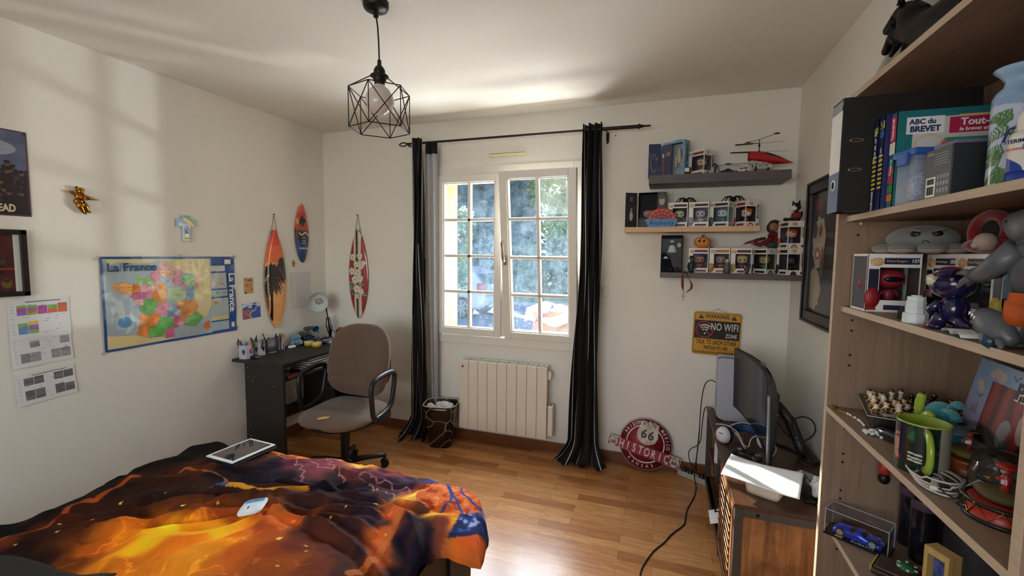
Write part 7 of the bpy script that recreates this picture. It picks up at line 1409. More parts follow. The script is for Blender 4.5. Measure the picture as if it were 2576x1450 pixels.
# --- shelf 4
t = thing('chess_board', 'small glossy black and white chess board on a dark box', 'chess board', (.606, 1.355, S4), -14)
BZ = .047; b = MB(); b.box(-.085, .085, -.085, .085, 0, BZ - .006); b.build('storage_box', M('chess_box', '#1a1614', .3), t, .002); b = MB(); b.m(M('chess_dark', '#1a1816', .15)); b.box(-.098, .098, -.098, .098, BZ - .006, BZ); b.m(M('chess_line', '#b8b0a8', .3)); b.box(-.099, .099, -.099, .099, BZ - .004, BZ - .002)
b.m(M('chess_light', '#a8a098', .15))
for i in range(8):
    for j in range(8):
        if (i + j) % 2: b.box(-.088 + .022 * i, -.066 + .022 * i, -.088 + .022 * j, -.066 + .022 * j, BZ, BZ + .0003)
b.build('board', None, t)
def piece(kind, c1, c2, lb, grp):
    t = thing('chess_piece', lb, 'chess piece', (0, 0, 0), 0, grp); h = {'p': .022, 'k': .034, 'n': .026, 'r': .024}[kind]
    b = MB(); b.lathe([(.001, 0), (.008, 0), (.0085, .004), (.006, .007)], 14); b.build('foot', M('gilt'), t)
    b = MB(); b.lathe([(.006, .006), (.0045, .012), (.004, h * .6), (.0065, h * .72), (.005, h * .8)], 14, caps=False) if kind != 'n' else b.tube([(0, 0, .006), (0, -.001, .016), (.003, 0, .024), (.008, 0, .022)], [.006, .006, .005, .003], 10); b.build('stem', c1, t)
    b = MB(); b.lathe([(.0045, h * .78), (.006, h * .84), (.004, h * .92), (.002, h), (.0005, h * 1.04)], 14) if kind != 'n' else b.ell((0, -.004, .022), (.002, .004, .004)); b.build('crown', c2, t)
    return t
CW = M('chess_white', '#d0ccc4', .25); CB = M('chess_black', '#17110d', .2); GI = M('gilt')
def brd(i, j, z=0): a = R(-14); x, y = -.077 + .022 * i, -.077 + .022 * j; return (.606 + x * math.cos(a) - y * math.sin(a), 1.355 + x * math.sin(a) + y * math.cos(a), S4 + BZ + .0004)
grpw, grpb = 'white and gold chess pieces', 'black and gold chess pieces'; lw, lbk = 'white and gold chess piece standing on the small board', 'black and gold chess piece on the far half of the board'
pr_ = {k: piece(k, CW, GI, lw, grpw) for k in 'pknr'}; used = set()
for k, i, j in (('p', 0, 7, ), ('n', 0, 5), ('n', 0, 3), ('p', 0, 1), ('r', 1, 6), ('k', 2, 6), ('k', 3, 7), ('p', 2, 4), ('n', 1, 4), ('p', 2, 2), ('p', 3, 3), ('k', 2, 1), ('p', 3, 5), ('r', 1, 2), ('p', 5, 1), ('r', 4, 0)):
    if k in used: dup(pr_[k], brd(i, j), (0, 0, 37 * i + j * 11))
    else: pr_[k].location = brd(i, j); used.add(k)
pb_ = {k: piece(k, CB, GI, lbk, grpb) for k in 'pknr'}; used = set()
for k, i, j in (('r', 4, 7), ('k', 5, 7), ('p', 5, 6), ('n', 5, 5), ('k', 6, 7), ('p', 6, 6), ('p', 4, 4), ('r', 6, 5), ('p', 6, 4), ('p', 5, 3), ('n', 7, 6), ('r', 7, 3), ('p', 7, 2), ('p', 6, 1), ('k', 7, 5), ('p', 4, 2)):
    if k in used: dup(pb_[k], brd(i, j), (0, 0, 53 * i + j * 7))
    else: pb_[k].location = brd(i, j); used.add(k)
t = thing('rosary', 'white bead rosary with gold links trailing along the shelf front', 'rosary', (0, 0, S4)); pth = smooth([(.474, 1.475), (.484, 1.45), (.488, 1.41), (.497, 1.37), (.498, 1.345), (.494, 1.315)][0:0] or [(.474, 1.475, 0), (.486, 1.44, 0), (.497, 1.40, 0), (.503, 1.365, 0), (.500, 1.335, 0), (.495, 1.305, 0)], 2)
b = MB(); b.tube([(p[0], p[1], .002) for p in pth], .0012, 5); b.tube([(.474, 1.478, .002), (.478, 1.458, .003)], .003, 6); b.tube([(.468, 1.466, .003), (.486, 1.470, .003)], .002, 6); b.build('gold_chain', GOLD, t)
b = MB(); BW = M('pearl_white', '#c8c8c8', .25)
for k, (x, y) in enumerate([(pth[int(i)][0], pth[int(i)][1]) for i in np.linspace(len(pth) * .35, len(pth) * .75, 7)]): b = MB(); b.ell((x, y, .004), (.0035, .0045, .0035), 10, 8); b.build('bead', BW, t)
r2 = random.Random(8)
for k in range(40): b = MB(); a = r2.uniform(0, 6.28); q = r2.uniform(0, 1) ** .6; b.ell((.497 + .018 * q * math.cos(a), 1.272 + .026 * q * math.sin(a), .004 + .012 * (1 - q) * r2.random()), (.0038, .0038, .0038), 8, 6); b.build('bead', BW, t)
t = thing('leather_case', 'black glossy case lying between the rosary and the green mug', 'case', (.525, 1.235, S4), -72); b = MB(); b.ell((0, 0, .013), (.05, .016, .013), 24, 14, .8); b.build('case_body', M('leather_black', '#14141a', .2, coat=.4), t, 0); b = MB(); b.box(-.02, .02, -.0145, -.010, .015, .019); b.build('clasp', M('clasp', '#8a8a8c', .3, .7), t)
LIME = M('lime_ceramic', '#8aa03a', .2, coat=.3, var=.05)
t = thing('ceramic_rabbit', 'lime green ceramic rabbit with long ears behind the mug', 'ornament', (.545, 1.175, S4), 0); b = MB(); b.ell((0, 0, .030), (.022, .026, .030)); b.ell((0, .016, .068), (.017, .020, .016)); b.tube([(0, .035, .03), (0, .055, .028)], [.010, .004], 8); b.build('body', LIME, t)
for P_ in ([(0, .012, .080), (.0, .018, .105), (.0, .008, .135)], [(0, .004, .080), (0, -.018, .100), (0, -.034, .098), (0, -.030, .086)]): b = MB(); b.tube(smooth(P_, 2), [.005 + .004 * math.sin(3.1 * i / 12) for i in range(len(smooth(P_, 2)))], 10); b.build('ear', LIME, t)
t = thing('plush_rabbit', 'small turquoise plush rabbit in a pale blue ribbon behind the mug', 'plush toy', (.600, 1.20, S4), 0); TQ = M('plush_turquoise', '#2f7f8c', .95, sheen=.3, bmp=.3, bs=300)
b = MB(); b.ell((0, 0, .040), (.030, .036, .038)); b.ell((-.004, .014, .088), (.026, .034, .024)); b.build('body', TQ, t)
for P_ in ([(0, -.004, .105), (.006, -.012, .122), (.006, -.03, .116)], [(-.006, -.006, .10), (-.01, -.036, .106), (-.012, -.056, .094)]): b = MB(); b.tube(smooth(P_, 2), .010, 10, flat=.5); b.build('ear', TQ, t)
b = MB(); b.ell((0, .0, .060), (.036, .042, .010)); b.ell((-.02, -.02, .05), (.02, .022, .014)); b.build('ribbon', M('ribbon_pale', '#6a96a8', .4, alpha=.85), t); b = MB(); b.ell((-.026, .012, .088), (.003, .004, .005)); b.build('eye', BKI, t)
# mug
t = thing('mug', 'large mug with a lime inside and handle and dark printed outside', 'mug', (.512, 1.098, S4), 0)
A = Art(.27, .100, 200, 80, '#15241c'); X, Y = A.X, A.Y; n = noise2(X, Y, 40, 2, 4); A.put(n > .58, '#1f4030'); A.put(n > .68, '#2c5a3c')
A.rect(.125, 0, .165, .1, '#8a8478'); A.ell(.052, .05, .014, .04, '#5a3a38'); n3 = noise2(X, Y, 60, 8, 3); A.put((((X - .052) / .010) ** 2 + ((Y - .05) / .03) ** 2 < 1) & (n3 > .35), '#b07a70'); A.put((np.abs(X - .045) < .014) & (Y > .075), '#241c2c'); A.put((np.abs(X - .065) < .007) & (Y > .03), '#241c2c')
for y in (.028, .034, .042): A.seg(.078, y, .098, y - .002, .0035, '#b8b8b0')
A.X, A.Y = .0425 * np.cos(X / .27 * 2 * np.pi + 2.0), .0425 * np.sin(X / .27 * 2 * np.pi + 2.0); A.mesh('printed_wall', Matrix(), t, MV('mug_gloss', .2, .5), lambda a, c: Y)
b = MB(); b.lathe([(.001, 0), (.0415, 0), (.0424, .002)], 40, caps=False); b.lathe([(.0428, .0985), (.0425, .1012), (.0395, .1012), (.0395, .008), (.001, .006)], 40, caps=False); b.build('lime_lining', LIME, t)
b = MB(); b.push(Matrix.Rotation(R(-62), 4, 'Z')).tube(smooth([(.030, -.030, .088), (.043, -.043, .090), (.056, -.054, .075), (.059, -.056, .045), (.048, -.046, .020), (.031, -.029, .014)], 3), .006, 10, flat=1.5).pop(); b.build('handle', LIME, t)
def dome_glass(): return clear('globe_glass', (.86, .88, .88, 1), .02, .02)
def globe(lb, x, y, r, base, col, tilt=0, drum=False, fig='#8a2a24', snow='#8a8468'):
    t = thing('snow_globe', lb, 'snow globe', (x, y, S4)); b = MB()
    if base > 0: b.lathe([(.001, 0), (r * 1.0, 0), (r * 1.04, base * .12), (r * .97, base * .2), (r * .97, base * .85), (r * 1.0, base * .9), (r * .9, base)], 40); b.build('base', M('gb' + col, col, .35, var=.15, vs=60), t)
    b = MB(); b.ell((0, 0, base + r * .78), (r, r, r)); b.build('dome', dome_glass(), t)
    b = MB(); b.lathe([(.001, base + .002), (r * .62, base + .002), (r * .80, base + r * .28), (r * .5, base + r * .34), (.001, base + r * .36)], 30); b.build('snow_bed', M('sn' + snow, snow, .7, bmp=.6), t)
    z0 = base + r * .34; b = MB(); b.lathe([(.001, 0), (r * .16, 0), (r * .08, r * .25), (r * .17, r * .5), (r * .10, r * .62)], 12, (0, 0, z0)); b.ell((0, 0, z0 + r * .76), (r * .13, r * .13, r * .14)); b.tube([(-r * .1, 0, z0 + r * .5), (-r * .32, r * .1, z0 + r * .4)], r * .06); b.build('figure', M('gf' + fig, fig, .4), t)
    if fig == '#b02a22': b = MB(); b.ell((-.0, 0, z0 + r * .92), (r * .30, r * .30, r * .13)); b.build('red_hat', M('gf' + fig), t); b = MB(); b.ell((-r * .36, r * .12, z0 + r * .42), (r * .2, r * .12, r * .08)); b.build('gold_tray', GOLD, t); b = MB(); b.ell((-r * .09, 0, z0 + r * .76), (r * .08, r * .1, r * .1)); b.build('face', M('pale_skin'), t)
    if drum:
        GR_ = M('drum_green', '#101c14', .4); 
        for z in (.003, base * .92): b = MB(); b.lathe([(r * 1.0, z - .003), (r * 1.07, z - .003), (r * 1.07, z + .003), (r * .98, z + .003)], 40, caps=False); b.build('drum_hoop', GR_, t)
        b = MB(); P = [(r * 1.0 * math.cos(R(20 * k)), r * 1.0 * math.sin(R(20 * k)), .006 if k % 2 else base * .85) for k in range(18)]; b.tube(P, .0014, 6, True); b.build('gold_cord', GOLD, t)
        for k in range(9): a = R(40 * k); b = MB(); b.ell((r * 1.08 * math.cos(a), r * 1.08 * math.sin(a), base * .92), (.0022, .0022, .0022), 8, 6); b.build('stud', GOLD, t)
    return t
globe('snow globe with a red and yellow base behind the mug', .598, 1.120, .042, .030, '#7a3a1c', fig='#8a2a24', snow='#7a6a30')
globe('low clear glass globe with a grey shape inside, behind the red drum globe', .595, 1.035, .036, .018, '#6a5a5a', fig='#6a6c74', snow='#5a5660')
globe('snow globe on a red toy drum base with gold cord at the front', .545, .925, .046, .032, '#9a2c26', drum=True, fig='#b02a22', snow='#6a5c34')
t = thing('white_cable', 'coiled white charging cable lying in front of the mug', 'cable', (.500, 1.02, S4)); b = MB()
for k in range(4): b.tube([((.026 + .004 * k) * math.cos(a) + .004 * k, (.044 + .003 * k) * math.sin(a) + .01 * k, .004 + .003 * k + .006 * (math.sin(a + k) > .5)) for a in np.linspace(0, 6.28, 40)[:-1]], .0019, 6, True)
b.tube([(.03, -.02, .012), (.05, -.025, .034), (.058, -.04, .03), (.05, -.055, .012), (.03, -.05, .004)], .0019, 6); b.build('coil', M('cord_white', '#b8b0ac', .4), t); b = MB(); b.push(Matrix.Rotation(R(62), 4, 'Z')).box(-.035, .02, -.006, .006, .004, .013).pop(); b.build('plug_body', M('plug_white', '#c8c4c4', .3), t, .003)
t = thing('black_earphones', 'black earphone lead coiled between the white cable and drum globe', 'cable', (.505, .965, S4)); b = MB(); b.tube([(.020 * math.cos(a), .026 * math.sin(a), .006 + .01 * abs(math.sin(a * .5))) for a in np.linspace(0, 6.28, 30)[:-1]], .0016, 6, True); b.build('lead', CAB, t); b = MB(); b.ell((.004, -.028, .008), (.010, .014, .008)); b.ell((-.002, -.012, .006), (.006, .008, .005)); b.build('plug', M('plug_black', '#0e0e10', .15, coat=.4), t)
# photo frame at the back of shelf 4
t = thing('photo_frame', 'pale blue cloudy photo frame with large letters PA leaning at the back', 'photo frame', (.672, 1.318, S4), 0, rot=(0, 11, -4))
A = Art(.30, .205, 200, 150, '#7d9ac0'); X, Y = A.X, A.Y; n = noise2(X, Y, 20, 2, 4); A.put(Y < .12, '#9a96b8', .6); A.put(Y < .05, '#b0a8c4', .6)
for x, y, r_ in ((.075, .185, .014), (.09, .178, .016), (.062, .178, .012), (.028, .15, .012), (.035, .14, .012)): A.ell(x, y, r_, r_ * .7, '#b8a8a0')
A.poly([(.02, .08), (.03, .105), (.035, .09), (.04, .115), (.045, .09), (.05, .08)], '#7a7a98'); A.line([(.125, .19), (.135, .182), (.145, .192)], .004, '#3a4a6c'); A.line([(.03, .125), (.04, .12), (.05, .128)], .003, '#3a4a6c')
A.rect(.065, .03, .27, .165, '#6a1c24'); m = (X > .065) & (X < .27) & (Y > .03) & (Y < .165); st = np.sin(X * 150 + 3 * n); A.put(m & (st > .3), '#8a2a30'); A.put(m & (st < -.6), '#4a1420'); A.put(m & (Y < .05 + .02 * n), '#3a2420')
for x, y, rx, ry, c in ((.15, .07, .02, .03, '#8a8a94'), (.18, .06, .018, .03, '#a03030'), (.20, .10, .02, .035, '#c0b0a0'), (.165, .045, .018, .016, '#5a5660'), (.225, .08, .02, .04, '#2a2a30')): A.ell(x, y, rx, ry, c, .85)
A.mesh('picture_mount', frame((0, 0, 0), (0, -1, 0), (0, 0, 1)), t, PRINT, None, None, .012); b = MB(); b.m(M('navy_ink')); b.text('PA', .045, FX(-.002, -.175, .163), .05, sx=1); b.m(WHT); b.text('PA', .045, FX(-.0012, -.176, .162), .09, sx=1); b.build('lettering', None, t)
t = thing('badge_figure', 'small round-eared black and tan badge at the foot of the photo frame', 'badge', (.645, 1.285, S4), 0)
b = MB(); b.ell((0, 0, .022), (.008, .018, .022)); b.build('badge_plate', M('badge_tan', '#a8784c', .5), t); 
for s in (-1, 1): b = MB(); b.ell((.003, s * .020, .048), (.005, .013, .013)); b.build('round_top', BKI, t)
# --- shelf 5
t = thing('model_car_case', 'clear plastic display case with a blue sports car on the low shelf', 'display case', (.535, 1.412, S5), -33.5)
b = MB(); b.m(M('case_base', '#17171c', .25)); b.box(-.072, .072, -.034, .034, 0, .006); b.m(M('tx_#b8a060')); b.box(-.045, -.028, -.0345, -.020, .006, .0065); b.m(WHT); b.build('base', None, t); b = MB(); b.m(WHT).text('BUGATTI', .008, frame((.015, -.027, .0068), (1, 0, 0), (0, 1, 0)), .02, sx=1.3, space=1.2); b.build('lettering', None, t)
CG = clear('case_clear', (.95, .97, 1, 1), .02); b = MB(); x0, x1, y0, y1, zz, e = -.070, .070, -.032, .032, .072, .0012
for q in ((x0, x1, y0, y0 + e, .006, zz), (x0, x1, y1 - e, y1, .006, zz), (x0, x0 + e, y0, y1, .006, zz), (x1 - e, x1, y0, y1, .006, zz), (x0, x1, y0, y1, zz - e, zz)): b.box(*q)
b.build('cover', CG, t); b = MB()
for p, q in (((x0, y0, zz), (x1, y0, zz)), ((x1, y0, zz), (x1, y1, zz)), ((x1, y1, zz), (x0, y1, zz)), ((x0, y1, zz), (x0, y0, zz)), ((x1, y0, .006), (x1, y0, zz)), ((x0, y0, .006), (x0, y0, zz)), ((x1, y1, .006), (x1, y1, zz)), ((x0, y1, .006), (x0, y1, zz))): b.cyl(p, q, .0007, .0007, 6)
b.build('case_edges', M('edge_light', '#c8d0d8', .2), t)
t = thing('model_car', 'metallic blue model sports car inside the clear case', 'model car', (.535, 1.412, S5 + .0065), -33.5); b = MB()
def cb(u, v):
    x = -.056 + .112 * u; a = math.pi * v; hh = .012 + .012 * math.exp(-((u - .52) / .2) ** 2) + .005 * math.exp(-((u - .2) / .16) ** 2) + .004 * math.exp(-((u - .85) / .12) ** 2); hh *= min(1, u * 9 + .35) ** .6 * min(1, (1 - u) * 8 + .3) ** .6
    return (x, -.023 * math.copysign(abs(math.cos(a)) ** .6, math.cos(a)) * min(1, u * 7 + .7, (1 - u) * 8 + .65), .003 + hh * abs(math.sin(a)) ** .55)
b.grid(40, 20, cb); b.box(-.054, .054, -.021, .021, .002, .006); b.build('body', M('car_blue', '#0a3cc8', .12, .5, coat=1., var=.02), t)
b = MB(); b.grid(10, 8, lambda u, v: tuple(Vector(cb(.36 + .10 * u, .2 + .6 * v)) + Vector((0, 0, .0006)))); b.grid(8, 8, lambda u, v: tuple(Vector(cb(.60 + .08 * u, .25 + .5 * v)) + Vector((0, 0, .0006)))); b.build('glass', M('car_glass'), t)
for wx in (-.036, .036):
    for wy in (-.0225, .0225): b = MB(); s_ = 1 if wy > 0 else -1; b.m(M('tyre')); b.cyl((wx, wy - .003, .0105), (wx, wy + .003, .0105), .0105, .0105, 20); b.m(M('rim_metal', '#c8c8cc', .3, .8)); b.cyl((wx, wy + s_ * .003, .0105), (wx, wy + s_ * .0036, .0105), .0078, .0078, 20); b.build('wheel', None, t)
for i, (x, y, lb) in enumerate(((.664, 1.446, 'black flask with a steel neck, the one nearer the side panel'), (.658, 1.374, 'black flask with a steel neck, beside the wooden frame'))):
    t = thing('flask', lb, 'flask', (x, y, S5)); t.scale = (.8, .8, 1); b = MB(); b.lathe([(.001, 0), (.033, 0), (.034, .006), (.034, .165), (.031, .176)], 32); b.build('flask_body', M('flask_black', '#14121a', .12, coat=.4), t); b = MB(); b.lathe([(.0345, .140), (.0352, .142), (.0352, .160), (.0345, .162)], 32, caps=False); b.build('purple_band', M('band_purple', '#4a3a4c', .3), t); b = MB(); b.lathe([(.025, .174), (.025, .25), (.020, .26), (.001, .262)], 32); b.build('steel_neck', M('brushed_steel', '#8c8a88', .35, .7), t)
t = thing('dark_bag', 'dark soft bag slumped behind the flasks on the low shelf', 'bag', (.70, 1.25, S5)); b = MB(); b.ell((0, 0, .09), (.032, .10, .09), 20, 12, .7); b.build('bag_body', M('bag_dark', '#1f1c20', .8, bmp=.5), t)
t = thing('hanging_charm', 'small red and black charm hanging under the shelf near the flasks', 'charm', (.586, 1.420, .88)); b = MB(); b.ell((0, 0, .030), (.014, .012, .022)); b.build('red_top', M('charm_red', '#9a2428', .5), t); b = MB(); b.ell((0, 0, .002), (.014, .013, .016)); b.build('black_end', BLK, t); b = MB(); b.cyl((0, 0, .045), (0, 0, .150), .001); b.build('string', BLK, t)
t = thing('wooden_block_frame', 'open pale wooden block frame with a blue picture on the low shelf', 'frame', (.580, 1.158, S5), 26); t.scale = (.6, .5, .96); WD = wood('pine', '#a8864c', '#c4a468', 2, 6, 10, .5, .1)
b = MB()
for q in ((0, .016, 0, .155), (.084, .10, 0, .155), (.016, .084, 0, .016), (.016, .084, .139, .155)): b.box(0, .055, q[0] - .05, q[1] - .05, q[2], q[3])
b.build('wood_frame', WD, t, .001); b = MB(); b.box(.03, .032, -.034, .034, .016, .139); b.build('blue_picture', M('pic_blue', '#44528c', .5, var=.5, vs=60), t)
t = thing('wallet', 'dark brown leather wallet lying open below the car case', 'wallet', (.572, 1.288, S5), -33); t.scale = (.85, .72, 1); LE = M('leather_brown', '#3a2a24', .5, bmp=.3, bs=200); b = MB(); b.box(-.05, .05, -.06, .045, 0, .014); b.box(-.045, .05, -.055, .04, .014, .022); b.build('leather', LE, t, .006); b = MB(); b.box(-.054, -.050, -.05, .04, .004, .016); b.build('gold_edge', M('edge_gold', '#b09a4a', .6, bmp=.5), t)
t = thing('casino_chip', 'green and white casino chip lying on the brown wallet', 'casino chip', (.592, 1.290, S5 + .0225), 10, rot=(4, 0, 10)); b = MB(); b.m(M('chip_green', '#2f6a3c', .4)); b.lathe([(.001, 0), (.021, 0), (.021, .003), (.001, .003)], 36, caps=False); b.m(WHT)
for k in range(6): a0 = R(60 * k); b.prism([(.0205 * math.cos(a0 - .14), .0205 * math.sin(a0 - .14)), (.0212 * math.cos(a0), .0212 * math.sin(a0)), (.0205 * math.cos(a0 + .14), .0205 * math.sin(a0 + .14)), (.015 * math.cos(a0 + .14), .015 * math.sin(a0 + .14)), (.015 * math.cos(a0 - .14), .015 * math.sin(a0 - .14))], -.0001, .0034)
b.build('chip_body', None, t)
t = thing('wallet_strap', 'reddish brown leather strap at the bottom edge beside the chip', 'strap', (.525, 1.225, S5), -30); t.scale = (.5, 1, 1); b = MB(); b.box(-.05, .06, -.008, .008, 0, .012); b.build('strap_body', M('strap_red', '#4a201c', .3), t, .004)
# ================= OUTSIDE THE WINDOW =================
GZ = -.43
ASP = M('asphalt', '#6a7290', .9, var=.25, vs=90, bmp=.4, bs=60)
b = MB(); b.box(-24, 10, 3.5, 16.2, GZ - .2, GZ); o = b.build('driveway', ASP); struct(o, 'dark asphalt driveway outside', 'driveway')
LAWN = M('lawn', '#557c40', .95, var=.4, vs=6, bmp=.8, bs=40); b = MB(); b.box(-40, 25, 16.2, 19.0, GZ - .2, GZ + .02); o = b.build('lawn_strip', LAWN); tag(o, 'strip of sunlit grass beyond the driveway', 'grass', None, 'stuff')
b = MB(); b.box(-60, 45, 19.0, 60, GZ - .2, GZ); struct(b.build('far_ground', M('far_ground', '#4c5a40', .95)), 'ground beyond the lawn', 'ground')
b = MB(); b.box(-40, 25, 16.05, 16.2, GZ, GZ + .10); struct(b.build('trim_2', M('kerb', '#a8a8a8', .9)), 'concrete kerb along the lawn', 'kerb')
def leafm(nm, c1, c2, tr=.5):
    m, nt, bs = new_mat(nm); o = [n for n in nt.nodes if n.type == 'OUTPUT_MATERIAL'][0]; n = nd(nt, 'ShaderNodeTexNoise', i_Scale=3.); nt.links.new(coord(nt), n.inputs['Vector']); c = ramp(nt, n.outputs[0], [(.35, lin(c1)), (.65, lin(c2))])
    nt.links.new(c, bs.inputs['Base Color']); bs.inputs['Roughness'].default_value = .6; t_ = nd(nt, 'ShaderNodeBsdfTranslucent'); nt.links.new(c, t_.inputs[0]); mx = nd(nt, 'ShaderNodeMixShader'); mx.inputs[0].default_value = tr; nt.links.new(bs.outputs[0], mx.inputs[1]); nt.links.new(t_.outputs[0], mx.inputs[2]); nt.links.new(mx.outputs[0], o.inputs[0]); return m
def foliage(nm, mat, parent, blobs, n, size, seed):
    rng = np.random.RandomState(seed); w = np.array([b[3] * b[4] * b[5] for b in blobs]) ** .67; w /= w.sum(); idx = rng.choice(len(blobs), n, p=w)
    B = np.array(blobs, float)[idx]; d = rng.randn(n, 3); d /= np.linalg.norm(d, axis=1)[:, None]; r = rng.uniform(.55, 1.05, n)[:, None]; c = B[:, :3] + d * r * B[:, 3:]
    a = rng.randn(n, 3); a /= np.linalg.norm(a, axis=1)[:, None]; q = np.cross(a, rng.randn(n, 3)); q /= np.linalg.norm(q, axis=1)[:, None]; s = size * rng.uniform(.6, 1.3, n)[:, None]
    V = np.stack([c - a * s, c + q * s * .5, c + a * s, c - q * s * .5], 1).reshape(-1, 3); me = bpy.data.meshes.new(nm); me.vertices.add(len(V)); me.vertices.foreach_set('co', V.astype(np.float32).ravel()); me.loops.add(4 * n); me.loops.foreach_set('vertex_index', np.arange(4 * n, dtype=np.int32)); me.polygons.add(n); me.polygons.foreach_set('loop_start', np.arange(0, 4 * n, 4, dtype=np.int32)); me.polygons.foreach_set('loop_total', np.full(n, 4, np.int32)); me.update(calc_edges=True); me.materials.append(mat)
    o = bpy.data.objects.new(nm, me); COL.objects.link(o); o.parent = parent; o['kind'] = 'stuff'; return o
CON_, SHRB, YG = leafm('conifer_leaf', '#2c6470', '#4a90a0', .45), leafm('shrub_leaf', '#3a6a50', '#74a060', .5), leafm('light_leaf', '#90b050', '#c8dc60', .65)
BARK = M('bark', '#3c3028', .95, bmp=.6)
def tree(lb, x, y, blobs, mat, n, size, seed, th, nm='tree', grp='trees behind the lawn'):
    t = thing(nm, lb, 'tree', (x, y, GZ), 0, 0, grp) if 0 else thing(nm, lb, 'tree', (x, y, GZ), 0, grp); b = MB(); b.tube([(0, 0, -.05), (.05, 0, th * .5), (0, .05, th)], [.22, .16, .08], 10); b.build('trunk', BARK, t); foliage('crown', mat, t, blobs, n, size, seed); return t
tree('tall dark blue-green conifer outside, the leftmost in the window', -10.6, 21.8, [(0, 0, 1.5 + 1.1 * k, 2.3 - .12 * k, 1.5, 1.1) for k in range(9)], CON_, 14000, .21, 1, 9)
tree('tall dark conifer seen through the middle of the window', -7.5, 21.8, [(0, 0, 1.3 + 1.1 * k, 1.9 - .1 * k, 1.3, 1.2) for k in range(9)], CON_, 13000, .21, 2, 9)
tree('light yellow-green leafy tree on the right of the window view', -4.6, 20.9, [(0, 0, 5.2, 1.7, 1.4, 1.7), (1.3, .3, 6.4, 1.5, 1.2, 1.4), (-.6, .2, 7.4, 1.3, 1.2, 1.2), (1.8, 0, 4.2, 1.3, 1, 1.1), (.4, 0, 3.2, 1.5, 1, .9)], YG, 5200, .17, 3, 6.5)
tree('second light leafy tree outside, farther right', -1.6, 22.0, [(0, 0, 4.6, 1.8, 1.4, 1.6), (-1.0, .3, 6.2, 1.4, 1.2, 1.5), (.6, .2, 7.2, 1.4, 1.2, 1.3)], YG, 4200, .17, 5, 6)
tree('broad dark conifer farther back between the two tall ones', -11.5, 27, [(0, 0, 1.5 + 1.3 * k, 3.6 - .2 * k, 2., 1.4) for k in range(9)], CON_, 9000, .28, 6, 11)
tree('dark conifer far behind the light trees', -4.5, 28, [(0, 0, 1.5 + 1.2 * k, 3.0 - .3 * k, 1.8, 1.3) for k in range(4)], CON_, 5000, .26, 4, 7)
for i, x in enumerate(np.arange(-13.5, 4.5, 1.8)):
    t = thing('hedge_bush', 'rounded dark bush in the hedge row behind the lawn strip', 'bush', (float(x), 19.9, GZ), 0, 'hedge bushes behind the lawn'); foliage('leaves', SHRB if i % 3 else CON_, t, [(0, 0, .9, 1.15, .7, 1.0), (.3, 0, 1.8 + .3 * (i % 2), .9, .6, .7)], 1500, .13, 20 + i); b = MB(); b.tube([(0, 0, -.05), (0, 0, 1.)], .08); b.build('stem', BARK, t)
t = thing('flowering_shrub', 'flowering shrub with white blossom just left outside the window', 'shrub', (-4.35, 8.6, GZ)); foliage('leaves', SHRB, t, [(0, 0, 1.6, .45, .4, .7), (.25, 0, 2.4, .35, .3, .45), (-.2, 0, 2.2, .4, .3, .5)], 1500, .07, 50); foliage('blossom', M('blossom_white', '#e8e0d0', .8), t, [(0, 0, 2.3, .4, .3, .4), (.3, 0, 2.75, .25, .2, .18), (-.1, 0, 2.85, .25, .2, .15)], 420, .05, 51); b = MB(); b.tube([(0, 0, -.05), (.05, 0, .9), (0, 0, 1.8)], [.04, .03, .02]); b.build('stem', BARK, t)
# parked car, rear end to the right
t = thing('parked_car', 'pale blue and white hatchback parked on the driveway outside', 'car', (-6.9, 12.6, GZ), 0)
CP = M('car_paint', '#c4d2ee', .15, .2, coat=1., var=.02)
prof = [(-2.0, .35), (-2.05, .65), (-1.9, .85), (-1.1, 1.0), (-.55, 1.42), (.2, 1.55), (1.2, 1.52), (1.75, 1.35), (2.0, 1.02), (2.1, .80), (2.08, .42), (1.9, .30), (-1.8, .28)]
b = MB(); b.push(frame((0, 0, 0), (1, 0, 0), (0, 0, 1))); b.prism(prof, -.85, .85); b.pop(); b.build('body', CP, t, .08)
b = MB()
for y in (-.857, .853):
    b.push(frame((0, y, 0), (1, 0, 0), (0, 0, 1))); b.prism([(-.95, 1.02), (-.48, 1.38), (.2, 1.46), (.2, 1.02)], 0, .006); b.prism([(.26, 1.02), (.26, 1.46), (1.15, 1.43), (1.5, 1.25), (1.45, 1.05)], 0, .006); b.pop()
b.push(Matrix.Translation((1.93, 0, 1.2)) @ Matrix.Rotation(R(-37), 4, 'Y')); b.box(-.004, .004, -.65, .65, -.2, .16); b.pop(); b.build('windows', M('car_window_dark', '#1e3a68', .08, coat=1.), t)
for x in (-1.3, 1.35):
    for y in (-.80, .80):
        b = MB(); s_ = 1 if y > 0 else -1; b.m(M('tyre')); b.cyl((x, y - .11, .33), (x, y + .11, .33), .33, .33, 32); b.m(M('alloy', '#9a9ea6', .3, .7)); b.push(Matrix.Translation((x, y + s_ * .112, .33)) @ Matrix.Rotation(R(90), 4, 'X'))
        for k in range(8): b.push(Matrix.Rotation(R(45 * k), 4, 'Z')).box(.02, .23, -.022, .022, -.006, .006).pop()
        b.lathe([(.22, -.006), (.245, -.006), (.245, .006), (.22, .006)], 32, caps=False); b.pop(); b.build('wheel', None, t)
b = MB(); b.push(Matrix.Translation((2.0, -.72, .98))).box(-.15, .08, -.15, .06, -.10, .10).pop(); b.build('tail_light', M('tail_red', '#a83038', .2), t); b = MB(); b.box(2.09, 2.105, -.26, .26, .72, .86); b.build('number_plate', WHT, t)
for k in (-1,): b = MB(); b.cyl((.9, 0, 1.54), (1.2, 0, 1.85), .008); b.build('aerial', BLK, t)
